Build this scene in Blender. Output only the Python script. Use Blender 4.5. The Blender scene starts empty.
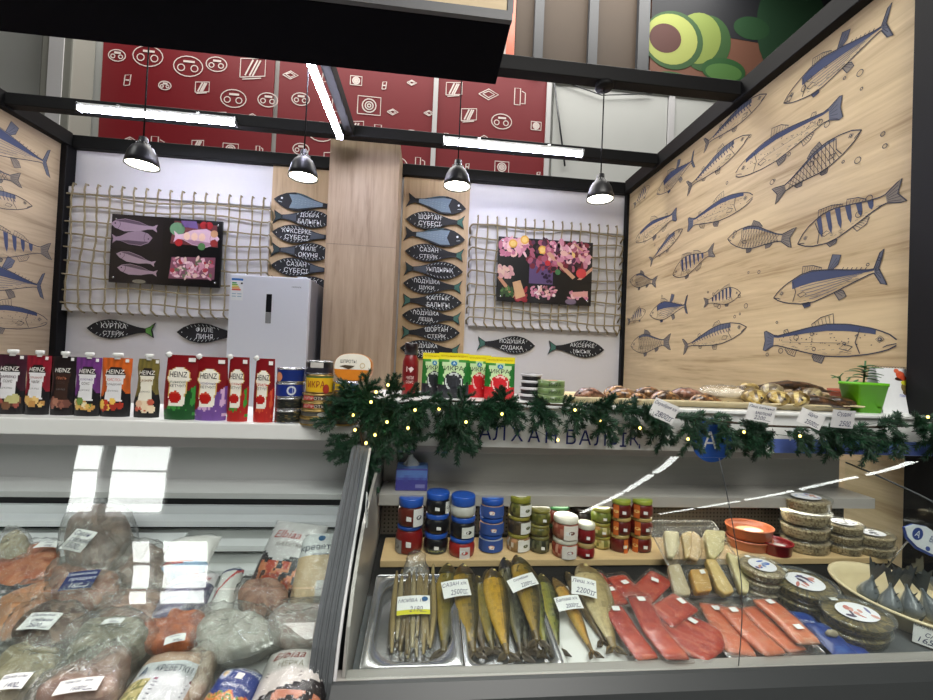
import bpy, bmesh, math, random
from mathutils import Vector, Matrix, noise as mnoise
from math import sin, cos, pi, radians, sqrt, atan2
V = Vector
C = bpy.context.scene.collection
random.seed(7)
# ------------------------------------------------------------------ camera
E = 1.45
F = 406.0
YAW, PIT, ROL = radians(5.5), math.atan(7 / F), math.atan(0.042)
EYE = V((0, 0, E))
fw = V((sin(YAW) * cos(PIT), cos(YAW) * cos(PIT), sin(PIT)))
r0 = V((cos(YAW), -sin(YAW), 0))
u0 = r0.cross(fw)
rt = r0 * cos(ROL) + u0 * sin(ROL)
up = u0 * cos(ROL) - r0 * sin(ROL)

def ray(px, py):
    return fw + rt * ((px - 466.5) / F) + up * ((350 - py) / F)
def onY(px, py, Y):
    d = ray(px, py); return EYE + d * (Y / d.y)
def onX(px, py, X):
    d = ray(px, py); return EYE + d * (X / d.x)
def onZ(px, py, z):
    d = ray(px, py); return EYE + d * ((z - E) / d.z)
def Xat(px, Y, z):
    c0 = V((0, Y, z - E)); k = (px - 466.5) / F
    return (k * c0.dot(fw) - c0.dot(rt)) / (rt.x - k * fw.x)
def proj(P):
    c = P - EYE; d = c.dot(fw)
    return 466.5 + F * c.dot(rt) / d, 350 - F * c.dot(up) / d
def pxm(Y, X=0):            # metres per pixel at that depth
    return V((X, Y, 0)).dot(fw) / F

# ------------------------------------------------------------------ colour and materials
def lin(c):
    c = c / 255.0
    return c / 12.92 if c <= .04045 else ((c + .055) / 1.055) ** 2.4
def col(r, g=None, b=None):
    if isinstance(r, (tuple, list)): r, g, b = r[:3]
    return (lin(r), lin(g), lin(b), 1.0)
MATS = {}
def newmat(name):
    m = bpy.data.materials.new(name); m.use_nodes = True
    nt = m.node_tree; nt.nodes.clear()
    o = nt.nodes.new('ShaderNodeOutputMaterial')
    MATS[name] = m
    return m, nt, o
def mat(name, c, rough=.5, metal=0, var=.08, scale=30, bump=0, coat=0, spec=.5, emit=0, stretch=None, sss=0):
    m, nt, o = newmat(name)
    p = nt.nodes.new('ShaderNodeBsdfPrincipled')
    nt.links.new(p.outputs[0], o.inputs[0])
    p.inputs['Roughness'].default_value = rough
    p.inputs['Metallic'].default_value = metal
    p.inputs['Specular IOR Level'].default_value = spec
    p.inputs['Coat Weight'].default_value = coat
    p.inputs['Coat Roughness'].default_value = .1
    tc = nt.nodes.new('ShaderNodeTexCoord')
    n = nt.nodes.new('ShaderNodeTexNoise'); n.inputs['Scale'].default_value = scale; n.inputs['Detail'].default_value = 4
    if stretch:
        mp = nt.nodes.new('ShaderNodeMapping'); mp.inputs['Scale'].default_value = stretch
        nt.links.new(tc.outputs['Object'], mp.inputs[0]); nt.links.new(mp.outputs[0], n.inputs['Vector'])
    else:
        nt.links.new(tc.outputs['Object'], n.inputs['Vector'])
    mx = nt.nodes.new('ShaderNodeMix'); mx.data_type = 'RGBA'
    nt.links.new(n.outputs['Fac'], mx.inputs['Factor'])
    if c == 'attr':
        a = nt.nodes.new('ShaderNodeAttribute'); a.attribute_name = 'Col'
        mx.blend_type = 'MULTIPLY'
        inv = nt.nodes.new('ShaderNodeMapRange'); inv.inputs['To Min'].default_value = 1 - var * 2; inv.inputs['To Max'].default_value = 1 + var
        nt.links.new(n.outputs['Fac'], inv.inputs['Value'])
        mx.inputs['Factor'].default_value = 1
        for l in list(mx.inputs['Factor'].links): nt.links.remove(l)
        nt.links.new(a.outputs['Color'], mx.inputs['A']); nt.links.new(inv.outputs[0], mx.inputs['B'])
    else:
        cc = col(c) if max(c) > 1.001 else (*c[:3], 1)
        mx.inputs['A'].default_value = tuple(min(1, x * (1 - var)) for x in cc[:3]) + (1,)
        mx.inputs['B'].default_value = tuple(min(1, x * (1 + var)) for x in cc[:3]) + (1,)
    nt.links.new(mx.outputs['Result'], p.inputs['Base Color'])
    if emit:
        nt.links.new(mx.outputs['Result'], p.inputs['Emission Color']); p.inputs['Emission Strength'].default_value = emit
    if sss:
        p.inputs['Subsurface Weight'].default_value = sss; p.inputs['Subsurface Radius'].default_value = (.01, .005, .003)
    if bump:
        b = nt.nodes.new('ShaderNodeBump'); b.inputs['Strength'].default_value = bump; b.inputs['Distance'].default_value = .004
        nt.links.new(n.outputs['Fac'], b.inputs['Height']); nt.links.new(b.outputs[0], p.inputs['Normal'])
    return m
def emat(name, c, s):
    m, nt, o = newmat(name)
    e = nt.nodes.new('ShaderNodeEmission'); e.inputs[0].default_value = col(c); e.inputs[1].default_value = s
    nt.links.new(e.outputs[0], o.inputs[0])
    return m
def thin(name, tint=(255, 255, 255), base=.03, edge=.5, rough=.02, bump=0, scale=40, haze=0, hazecol=(230, 232, 235)):
    """clear sheet: transparent, with a mirror coat that grows at grazing angles and an optional milky share"""
    m, nt, o = newmat(name)
    t = nt.nodes.new('ShaderNodeBsdfTransparent'); t.inputs[0].default_value = col(tint)
    g = nt.nodes.new('ShaderNodeBsdfGlossy'); g.inputs['Roughness'].default_value = rough
    lw = nt.nodes.new('ShaderNodeLayerWeight'); lw.inputs[0].default_value = .5
    pw = nt.nodes.new('ShaderNodeMath'); pw.operation = 'POWER'; pw.inputs[1].default_value = 5 if edge < .99 else 4
    nt.links.new(lw.outputs['Facing'], pw.inputs[0])
    mr = nt.nodes.new('ShaderNodeMapRange'); mr.inputs['To Min'].default_value = base; mr.inputs['To Max'].default_value = edge
    nt.links.new(pw.outputs[0], mr.inputs['Value'])
    mix = nt.nodes.new('ShaderNodeMixShader')
    nt.links.new(mr.outputs[0], mix.inputs[0])
    if haze:
        d = nt.nodes.new('ShaderNodeBsdfDiffuse'); d.inputs[0].default_value = col(hazecol)
        n2 = nt.nodes.new('ShaderNodeTexNoise'); n2.inputs['Scale'].default_value = scale * .7; n2.inputs['Detail'].default_value = 5
        r2 = nt.nodes.new('ShaderNodeMapRange'); r2.inputs['From Min'].default_value = .35; r2.inputs['From Max'].default_value = .7
        r2.inputs['To Min'].default_value = haze * .4; r2.inputs['To Max'].default_value = min(1, haze * 1.8)
        tc2 = nt.nodes.new('ShaderNodeTexCoord'); nt.links.new(tc2.outputs['Object'], n2.inputs['Vector'])
        nt.links.new(n2.outputs['Fac'], r2.inputs['Value'])
        m2 = nt.nodes.new('ShaderNodeMixShader'); nt.links.new(r2.outputs[0], m2.inputs[0])
        nt.links.new(t.outputs[0], m2.inputs[1]); nt.links.new(d.outputs[0], m2.inputs[2])
        nt.links.new(m2.outputs[0], mix.inputs[1])
    else:
        nt.links.new(t.outputs[0], mix.inputs[1])
    nt.links.new(g.outputs[0], mix.inputs[2])
    nt.links.new(mix.outputs[0], o.inputs[0])
    if bump:
        tc = nt.nodes.new('ShaderNodeTexCoord'); n = nt.nodes.new('ShaderNodeTexNoise'); n.inputs['Scale'].default_value = scale; n.inputs['Detail'].default_value = 4
        n.inputs['Distortion'].default_value = 1.2
        b = nt.nodes.new('ShaderNodeBump'); b.inputs['Strength'].default_value = bump; b.inputs['Distance'].default_value = .01
        nt.links.new(tc.outputs['Object'], n.inputs['Vector']); nt.links.new(n.outputs['Fac'], b.inputs['Height'])
        nt.links.new(b.outputs[0], g.inputs['Normal'])
    return m
def wood(name, c1, c2, axis='x', freq=2.2, rough=.5, knots=True):
    """plank-like grain running along one axis of the object"""
    m, nt, o = newmat(name)
    p = nt.nodes.new('ShaderNodeBsdfPrincipled'); p.inputs['Roughness'].default_value = rough
    p.inputs['Specular IOR Level'].default_value = .35
    nt.links.new(p.outputs[0], o.inputs[0])
    tc = nt.nodes.new('ShaderNodeTexCoord'); mp = nt.nodes.new('ShaderNodeMapping')
    s = {'x': (.5, 7, 7), 'y': (7, .5, 7), 'z': (7, 7, .5)}[axis]
    mp.inputs['Scale'].default_value = tuple(q * freq / 2.2 for q in s)
    nt.links.new(tc.outputs['Object'], mp.inputs[0])
    n1 = nt.nodes.new('ShaderNodeTexNoise'); n1.inputs['Scale'].default_value = 1.6; n1.inputs['Detail'].default_value = 8; n1.inputs['Roughness'].default_value = .62; n1.inputs['Distortion'].default_value = .7
    n2 = nt.nodes.new('ShaderNodeTexNoise'); n2.inputs['Scale'].default_value = 9; n2.inputs['Detail'].default_value = 6
    nt.links.new(mp.outputs[0], n1.inputs['Vector']); nt.links.new(mp.outputs[0], n2.inputs['Vector'])
    a = nt.nodes.new('ShaderNodeMath'); a.operation = 'MULTIPLY_ADD'; a.inputs[1].default_value = .35
    nt.links.new(n2.outputs['Fac'], a.inputs[0]); nt.links.new(n1.outputs['Fac'], a.inputs[2])
    r = nt.nodes.new('ShaderNodeValToRGB')
    r.color_ramp.elements[0].position = .42; r.color_ramp.elements[0].color = col(c2)
    r.color_ramp.elements[1].position = .82; r.color_ramp.elements[1].color = col(c1)
    e = r.color_ramp.elements.new(.6); e.color = tuple((x * .35 + y * .65) for x, y in zip(col(c2), col(c1)))
    nt.links.new(a.outputs[0], r.inputs[0]); nt.links.new(r.outputs[0], p.inputs['Base Color'])
    return m

# ------------------------------------------------------------------ text
TXT = {}
def textmesh(s):
    if s in TXT: return TXT[s]
    cu = bpy.data.curves.new('tmp', 'FONT'); cu.body = s; cu.size = 1; cu.resolution_u = 2
    o = bpy.data.objects.new('tmp', cu); C.objects.link(o)
    dg = bpy.context.evaluated_depsgraph_get(); dg.update()
    me = bpy.data.meshes.new_from_object(o.evaluated_get(dg))
    vs = [(v.co.x, v.co.y) for v in me.vertices]; fs = [tuple(p.vertices) for p in me.polygons]
    bpy.data.objects.remove(o); bpy.data.curves.remove(cu); bpy.data.meshes.remove(me)
    if vs:
        x0 = min(v[0] for v in vs); x1 = max(v[0] for v in vs); y0 = min(v[1] for v in vs); y1 = max(v[1] for v in vs)
        k = 1 / max(y1 - y0, 1e-6); w = max(x1 - x0, 1e-6)
        vs = [((x - x0) / w, (y - y0) * k) for x, y in vs]; asp = w * k
    else: asp = 1
    TXT[s] = (vs, fs, asp)
    return TXT[s]

# ------------------------------------------------------------------ mesh builder
def frame(o, x, y):
    """matrix with origin o, x axis, y axis (z = x cross y)"""
    x = V(x).normalized(); y = V(y); y = (y - x * y.dot(x)).normalized(); z = x.cross(y)
    return Matrix(((x.x, y.x, z.x, o[0]), (x.y, y.y, z.y, o[1]), (x.z, y.z, z.z, o[2]), (0, 0, 0, 1)))
def TRS(loc=(0, 0, 0), rz=0, rx=0, ry=0, s=1):
    return Matrix.Translation(loc) @ Matrix.Rotation(rz, 4, 'Z') @ Matrix.Rotation(ry, 4, 'Y') @ Matrix.Rotation(rx, 4, 'X') @ Matrix.Scale(s, 4)
I4 = Matrix.Identity(4)
class MB:
    def __init__(s): s.v = []; s.f = []; s.m = []; s.c = []; s.s = []; s.any = False
    def add(s, vs, fs, m, c=None, smooth=False):
        b = len(s.v); s.v += [V(x) for x in vs]
        for i, f in enumerate(fs):
            s.f.append(tuple(b + k for k in f)); s.m.append(m); s.s.append(smooth)
            cc = c[i] if isinstance(c, list) else c
            if cc is not None: s.any = True
            s.c.append(cc)
        return s
    def poly(s, pts, m, c=None, M=I4):
        return s.add([M @ V((*p, 0) if len(p) == 2 else p) for p in pts], [tuple(range(len(pts)))], m, c)
    def box(s, lo, hi, m, c=None, M=I4, bev=0, seg=2):
        lo, hi = V(lo), V(hi)
        if bev:
            bm = bmesh.new(); bmesh.ops.create_cube(bm, size=1)
            for v in bm.verts: v.co = V(((lo.x + hi.x) / 2 + v.co.x * (hi.x - lo.x), (lo.y + hi.y) / 2 + v.co.y * (hi.y - lo.y), (lo.z + hi.z) / 2 + v.co.z * (hi.z - lo.z)))
            bmesh.ops.bevel(bm, geom=list(bm.edges), offset=bev, segments=seg, affect='EDGES', profile=.6)
            s.bm(bm, m, c, M, False); return s
        vs = [(x, y, z) for z in (lo.z, hi.z) for y in (lo.y, hi.y) for x in (lo.x, hi.x)]
        fs = [(0, 2, 3, 1), (4, 5, 7, 6), (0, 1, 5, 4), (2, 6, 7, 3), (0, 4, 6, 2), (1, 3, 7, 5)]
        return s.add([M @ V(v) for v in vs], fs, m, c)
    def bm(s, bm, m, c=None, M=I4, smooth=False):
        bm.verts.index_update()
        s.add([M @ v.co for v in bm.verts], [tuple(v.index for v in f.verts) for f in bm.faces], m, c, smooth); bm.free(); return s
    def prism(s, pts, t, m, c=None, M=I4, side=None, sc=None):
        n = len(pts)
        a = [M @ V((p[0], p[1], 0)) for p in pts]; b = [M @ V((p[0], p[1], t)) for p in pts]
        s.add(a, [tuple(range(n))[::-1]], m, c); s.add(b, [tuple(range(n))], m, c)
        s.add(a + b, [(i, (i + 1) % n, n + (i + 1) % n, n + i) for i in range(n)], side or m, sc or c)
        return s
    def loft(s, rings, m, c=None, smooth=True, cap=(True, True), close=True, M=I4):
        n = len(rings[0]); vs = [M @ V(p) for r in rings for p in r]; fs = []; cs = []
        for i in range(len(rings) - 1):
            for j in range(n if close else n - 1):
                k = (j + 1) % n
                fs.append((i * n + j, i * n + k, (i + 1) * n + k, (i + 1) * n + j))
                cs.append(c(i / (len(rings) - 1), j / n) if callable(c) else c)
        if cap[0]: fs.append(tuple(range(n))[::-1]); cs.append(c(0, 0) if callable(c) else c)
        if cap[1]: fs.append(tuple((len(rings) - 1) * n + j for j in range(n))); cs.append(c(1, 0) if callable(c) else c)
        return s.add(vs, fs, m, cs, smooth)
    def lathe(s, prof, m, c=None, n=24, M=I4, sx=1, sy=1, smooth=True, cap=(False, False)):
        rings = [[(r * cos(2 * pi * j / n) * sx, r * sin(2 * pi * j / n) * sy, z) for j in range(n)] for r, z in prof]
        return s.loft(rings, m, c, smooth, cap, True, M)
    def tube(s, pts, r, m, c=None, n=8, cap=True, M=I4):
        pts = [V(p) for p in pts]; rings = []; q = None
        for i, p in enumerate(pts):
            t = (pts[min(i + 1, len(pts) - 1)] - pts[max(i - 1, 0)])
            t = t.normalized() if t.length > 1e-9 else V((0, 0, 1))
            if q is None:
                q = t.cross(V((0, 0, 1)));
                if q.length < .1: q = t.cross(V((1, 0, 0)))
            q = (q - t * q.dot(t)).normalized(); w = t.cross(q)
            rr = r(i / (len(pts) - 1)) if callable(r) else r
            rings.append([p + (q * cos(2 * pi * k / n) + w * sin(2 * pi * k / n)) * rr for k in range(n)])
        return s.loft(rings, m, c, True, (cap, cap), True, M)
    def grid(s, fn, nu, nv, m, c=None, smooth=True, flip=False):
        vs = [fn(i / nu, j / nv) for j in range(nv + 1) for i in range(nu + 1)]; fs = []; cs = []
        for j in range(nv):
            for i in range(nu):
                a = j * (nu + 1) + i; q = (a, a + 1, a + nu + 2, a + nu + 1)
                fs.append(q[::-1] if flip else q); cs.append(c((i + .5) / nu, (j + .5) / nv) if callable(c) else c)
        return s.add(vs, fs, m, cs, smooth)
    def stroke(s, pts, w, m, c=None, M=I4, z=0, closed=False):
        """flat ribbon along a 2D line"""
        P = [V((p[0], p[1])) for p in pts]
        if closed: P = P + [P[0], P[1]]
        L = []; R = []
        for i, p in enumerate(P):
            t = P[min(i + 1, len(P) - 1)] - P[max(i - 1, 0)]
            if t.length < 1e-9: t = V((1, 0))
            t.normalize(); nn = V((-t.y, t.x)); ww = w(i / (len(P) - 1)) if callable(w) else w
            L.append(M @ V((p.x + nn.x * ww / 2, p.y + nn.y * ww / 2, z))); R.append(M @ V((p.x - nn.x * ww / 2, p.y - nn.y * ww / 2, z)))
        n = len(P)
        return s.add(R + L, [(i, i + 1, n + i + 1, n + i) for i in range(n - 1)], m, c)
    def disc(s, cx, cy, rx, ry, m, c=None, M=I4, z=0, n=20, a=0):
        return s.add([M @ V((cx + rx * cos(2 * pi * i / n) * cos(a) - ry * sin(2 * pi * i / n) * sin(a), cy + rx * cos(2 * pi * i / n) * sin(a) + ry * sin(2 * pi * i / n) * cos(a), z)) for i in range(n)], [tuple(range(n))], m, c)
    def text(s, t, x, y, w=None, h=None, m='ink', c=None, surf=None, M=I4, z=.0006, ang=0, shear=0, center=True):
        vs, fs, asp = textmesh(t)
        if h is None: h = w / asp
        if w is None: w = h * asp
        out = []
        for a, b in vs:
            px, py = (a - .5 * center) * w + shear * b * h, (b - .5 * center) * h
            qx, qy = x + px * cos(ang) - py * sin(ang), y + px * sin(ang) + py * cos(ang)
            out.append(surf(qx, qy) if surf else M @ V((qx, qy, z)))
        return s.add(out, fs, m, c)
    def ball(s, p, r, m, c=None, n=10, sc=(1, 1, 1), M=I4):
        k = max(4, n // 2)
        rings = [[(p[0] + r * sc[0] * sin(pi * i / k) * cos(2 * pi * j / n), p[1] + r * sc[1] * sin(pi * i / k) * sin(2 * pi * j / n), p[2] - r * sc[2] * cos(pi * i / k)) for j in range(n)] for i in range(k + 1)]
        rings[0] = [tuple(V(q) + V((1e-5 * cos(j), 1e-5 * sin(j), 0))) for j, q in enumerate(rings[0])]
        return s.loft(rings, m, c, True, (False, False), True, M)
    def xf(s, M):
        s.v = [M @ v for v in s.v]; return s
    def join(s, o, M=I4):
        b = len(s.v); s.v += [M @ v for v in o.v]; s.f += [tuple(b + k for k in f) for f in o.f]; s.m += o.m; s.c += o.c; s.s += o.s; s.any |= o.any
        return s
    def build(s, name, parent=None, label=None, world=False):
        me = bpy.data.meshes.new(name)
        vs = s.v
        if parent is not None and world:
            Mi = WM[parent.name].inverted(); vs = [Mi @ v for v in vs]
        me.from_pydata([tuple(v) for v in vs], [], s.f)
        keys = list(dict.fromkeys(s.m))
        for k in keys: me.materials.append(MATS[k])
        ix = {k: i for i, k in enumerate(keys)}
        me.polygons.foreach_set('material_index', [ix[k] for k in s.m])
        me.polygons.foreach_set('use_smooth', s.s)
        if s.any:
            at = me.color_attributes.new('Col', 'FLOAT_COLOR', 'CORNER'); dat = []
            for p, cc in zip(me.polygons, s.c):
                q = col(cc) if cc is not None else (1, 1, 1, 1)
                for _ in range(p.loop_total): dat += q
            at.data.foreach_set('color', dat)
        me.validate()
        o = bpy.data.objects.new(name, me); C.objects.link(o)
        if parent is not None: o.parent = parent
        if label: o['label'] = label
        return o
WM = {}
def thing(name, label, cat, M=I4, group=None):
    o = bpy.data.objects.new(name, None); C.objects.link(o)
    o.empty_display_size = .05
    if not isinstance(M, Matrix): M = Matrix.Translation(M)
    o.matrix_world = M; WM[o.name] = M.copy()
    o['label'] = label; o['category'] = cat
    if group: o['group'] = group
    return o
def tag(o, label, cat, group=None, kind=None):
    o['label'] = label; o['category'] = cat
    if group: o['group'] = group
    if kind: o['kind'] = kind
    return o
def struct(name, mb, label=None):
    o = mb.build(name); o['kind'] = 'structure'
    if label: o['label'] = label
    return o
def solo(name, mb, label, cat, M=I4, group=None):
    """a thing that is one mesh; mesh given in local coordinates"""
    o = mb.build(name); o.matrix_world = M; WM[o.name] = M.copy()
    return tag(o, label, cat, group)
def dup(root, M, label, group=None):
    r = root.copy(); C.objects.link(r); r.matrix_world = M; WM[r.name] = M.copy(); r['label'] = label
    if group: r['group'] = group
    for ch in list(root.children):
        c = ch.copy(); C.objects.link(c); c.parent = r
        for g in list(ch.children):
            d = g.copy(); C.objects.link(d); d.parent = c
    return r
def smoothstep(a, b, x):
    t = max(0, min(1, (x - a) / (b - a))); return t * t * (3 - 2 * t)
def interp(tab, t):
    for (a, x), (b, y) in zip(tab, tab[1:]):
        if t <= b: 
            k = (t - a) / (b - a) if b > a else 0
            return x + (y - x) * max(0, k)
    return tab[-1][1]
def mixc(a, b, t): return tuple(x + (y - x) * t for x, y in zip(a, b))
def nz(x, y=0, z=0): return mnoise.noise(V((x, y, z)))
# ------------------------------------------------------------------ materials
mat('white_panel', (214, 213, 214), .45, var=.02)
mat('store_white', (206, 208, 204), .6, var=.03, scale=3)
mat('white_gloss', (226, 228, 226), .25, var=.02)
mat('black_metal', (9, 9, 11), .6, var=.15, spec=.25)
mat('black_soffit', (3, 3, 10), .8, var=.1, spec=.08)
mat('dark_grey', (52, 54, 58), .5)
mat('lamp_black', (36, 36, 38), .4)
mat('lamp_inside', (240, 240, 236), .6)
mat('steel_lit', (196, 195, 196), .38, metal=.1, var=.06, scale=6, stretch=(.6, 8, 8))  # lighter copy of steel, reflected brightness put into its colour
mat('steel', (176, 172, 167), .36, metal=.25, var=.14, scale=6, stretch=(.6, 8, 8))
mat('steel_tray', (205, 206, 208), .22, metal=.9, var=.05)
mat('fascia_wood_trim', (70, 70, 74), .5)
mat('bumper_grey', (47, 50, 51), .42, var=.05, scale=8)
mat('end_cap_grey', (80, 84, 87), .75, var=.06)
mat('ink', (30, 34, 60), .6)
mat('print', 'attr', .32, var=.05, scale=60, coat=.15)
mat('paper', 'attr', .75, var=.03, scale=60)
mat('matte', 'attr', .7, var=.12, scale=80, bump=.15)
mat('fishskin', 'attr', .33, var=.16, scale=140, bump=.35, coat=.25)
mat('meat', 'attr', .3, var=.14, scale=60, bump=.25, coat=.4, sss=.08)
mat('frost', 'attr', .5, var=.22, scale=35, bump=.7, coat=.1)
mat('rope', (150, 138, 108), .9, var=.25, scale=200, bump=.5)
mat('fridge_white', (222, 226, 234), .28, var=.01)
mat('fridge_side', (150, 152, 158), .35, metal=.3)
mat('board_black', (12, 15, 21), .6, var=.2, scale=60)
mat('tin_gold', (178, 150, 92), .3, metal=.85, var=.15)
mat('tin_steel', (190, 192, 195), .25, metal=.9, var=.08)
mat('floor_tile', (150, 148, 142), .35, var=.1, scale=2)
mat('ceiling_grey', (70, 70, 72), .8, var=.1, scale=1)
mat('store_far', (120, 120, 122), .8, var=.1, scale=1)
mat('red_panel', (126, 14, 27), .5, var=.05, scale=2)
mat('doodle', (240, 224, 218), .6, var=.02)
mat('brown_sheet', (58, 42, 23), .7, var=.12, scale=4)
mat('terracotta', (150, 72, 48), .75, var=.15)
mat('green_pot', (104, 188, 30), .35, var=.04)
mat('soil', (50, 36, 26), .95, var=.4, scale=120, bump=.6)
mat('leaf', (46, 96, 44), .45, var=.3, scale=40)
mat('needle', (15, 52, 31), .55, var=.45, scale=35)
mat('needle_tip', (40, 92, 58), .55, var=.3, scale=35)
mat('twig', (52, 40, 26), .9, var=.2)
mat('cream_plastic', (226, 210, 170), .4, var=.04)
mat('wood_shelf', (206, 178, 132), .5, var=.16, scale=9, stretch=(.7, 9, 9))
def perforated(name):
    m, nt, o = newmat(name); p = nt.nodes.new('ShaderNodeBsdfPrincipled'); p.inputs['Roughness'].default_value = .5
    tc = nt.nodes.new('ShaderNodeTexCoord'); v = nt.nodes.new('ShaderNodeTexVoronoi'); v.inputs['Scale'].default_value = 72; v.inputs['Randomness'].default_value = 0
    r = nt.nodes.new('ShaderNodeValToRGB'); r.color_ramp.interpolation = 'CONSTANT'
    r.color_ramp.elements[0].color = (.004, .004, .004, 1); r.color_ramp.elements[1].position = .36; r.color_ramp.elements[1].color = col(96, 92, 86)
    nt.links.new(tc.outputs['Object'], v.inputs['Vector']); nt.links.new(v.outputs['Distance'], r.inputs[0]); nt.links.new(r.outputs[0], p.inputs['Base Color']); nt.links.new(p.outputs[0], o.inputs[0])
perforated('perforated')
mat('freezer_white', (222, 224, 222), .35, var=.02)
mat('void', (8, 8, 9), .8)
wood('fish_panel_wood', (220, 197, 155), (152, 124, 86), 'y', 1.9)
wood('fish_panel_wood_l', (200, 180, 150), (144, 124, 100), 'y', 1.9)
wood('pillar_wood', (186, 164, 138), (140, 117, 93), 'z', 2.6)
wood('strip_wood', (206, 180, 142), (170, 142, 108), 'z', 2.4)
wood('fascia_wood', (206, 184, 146), (160, 136, 100), 'x', 2.0)
thin('glass', (250, 253, 252), .035, .7, .0)
thin('glass_clean', (252, 254, 253), .02, .45, .0)
thin('film', (252, 252, 252), .08, .6, .12, bump=1, scale=34)
thin('film_milky', (246, 246, 246), .09, .5, .14, bump=1, scale=26, haze=.13, hazecol=(206, 206, 198))
thin('film_tight', (253, 251, 250), .07, .6, .09, bump=.9, scale=46, haze=.02, hazecol=(240, 225, 220))
thin('tub_clear', (246, 247, 244), .07, .6, .1, haze=.05, scale=14)
mat('pale_pillar', (140, 140, 132), .7, var=.04, scale=3)
thin('jar_glass', (244, 248, 246), .08, .6, .03)
emat('led', (228, 228, 255), 48)
emat('store_led', (248, 250, 246), 9)
emat('bulb_warm', (255, 246, 226), 22)
emat('fairy', (255, 206, 96), 5)
wm = bpy.data.worlds.new('store_air'); bpy.context.scene.world = wm; wm.use_nodes = True
wm.node_tree.nodes['Background'].inputs[0].default_value = (.55, .56, .58, 1)
wm.node_tree.nodes['Background'].inputs[1].default_value = .12

# ------------------------------------------------------------------ the setting
XL, XR, YB, YF = -3.22, 1.94, 3.9, 1.44
ZT = E + 1.69
b = MB(); b.box((-13, -14, -.1), (13, 9, 0), 'floor_tile'); struct('floor', b, 'pale grey store floor')
b = MB(); b.box((-13, -14, 8.2), (13, 9, 8.3), 'ceiling_grey'); struct('ceiling', b)
b = MB(); b.box((-13, -14.1, 0), (13, -14, 8.2), 'store_far'); struct('wall_front', b)
b = MB(); b.box((-13.1, -14, 0), (-13, 9, 8.2), 'store_far'); b.build('wall_west')['kind'] = 'structure'
b = MB(); b.box((13, -14, 0), (13.1, 9, 8.2), 'store_far'); b.build('wall_east')['kind'] = 'structure'
# kiosk back wall with the two wooden strips set on it
b = MB(); b.box((XL, YB, 0), (XR, YB + .06, ZT + .02), 'white_panel'); struct('wall_back', b, 'white back wall of the kiosk')
def strip(pxa, pxb, name, lab):
    x0, x1 = Xat(pxa, YB, 2.4), Xat(pxb, YB, 2.4)
    q = MB(); q.box((x0, YB - .018, 0), (x1, YB - .001, ZT), 'strip_wood'); struct(name, q, lab)
strip(270, 330, 'wall_strip_panel', 'light wooden strip panel behind the fridge')
strip(401, 467, 'wall_strip_panel', 'light wooden strip panel beside the wooden column')
# wooden column
xa, xb = Xat(326, 3.5, 2.4), Xat(396, 3.5, 2.4)
b = MB()
b.box((xa, 3.5, 0), (xb, YB - .02, E + .905), 'pillar_wood'); b.box((xa, 3.5, E + .908), (xb, YB - .02, E + 1.80), 'pillar_wood')
b.box((xa + .004, 3.504, E + .9), (xb - .004, YB - .02, E + .913), 'dark_grey')
struct('column', b, 'wood-clad column between the two fish sign strips')
# side walls with printed fish -----------------------------------------------------------------
INK = (58, 60, 74); NAVY = (66, 76, 108); SHADE = (138, 128, 116); MID = (104, 108, 124)
def bodycurve(t, tab): return interp(tab, t)
TOPS = {
 'tuna': [(0, 0), (.06, .055), (.15, .1), (.3, .15), (.42, .155), (.6, .11), (.75, .06), (.88, .022), (.92, .018)],
 'salmon': [(0, .02), (.05, .06), (.15, .095), (.3, .125), (.45, .13), (.6, .105), (.75, .07), (.86, .045), (.9, .05)],
 'perch': [(0, .0), (.07, .075), (.16, .13), (.3, .175), (.42, .17), (.58, .12), (.72, .07), (.82, .045), (.86, .045)],
 'mackerel': [(0, .0), (.08, .055), (.2, .095), (.35, .115), (.5, .1), (.68, .06), (.82, .022), (.9, .015)],
 'carp': [(0, .0), (.07, .065), (.18, .115), (.32, .15), (.46, .14), (.62, .09), (.76, .05), (.84, .04)],
}
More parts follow.
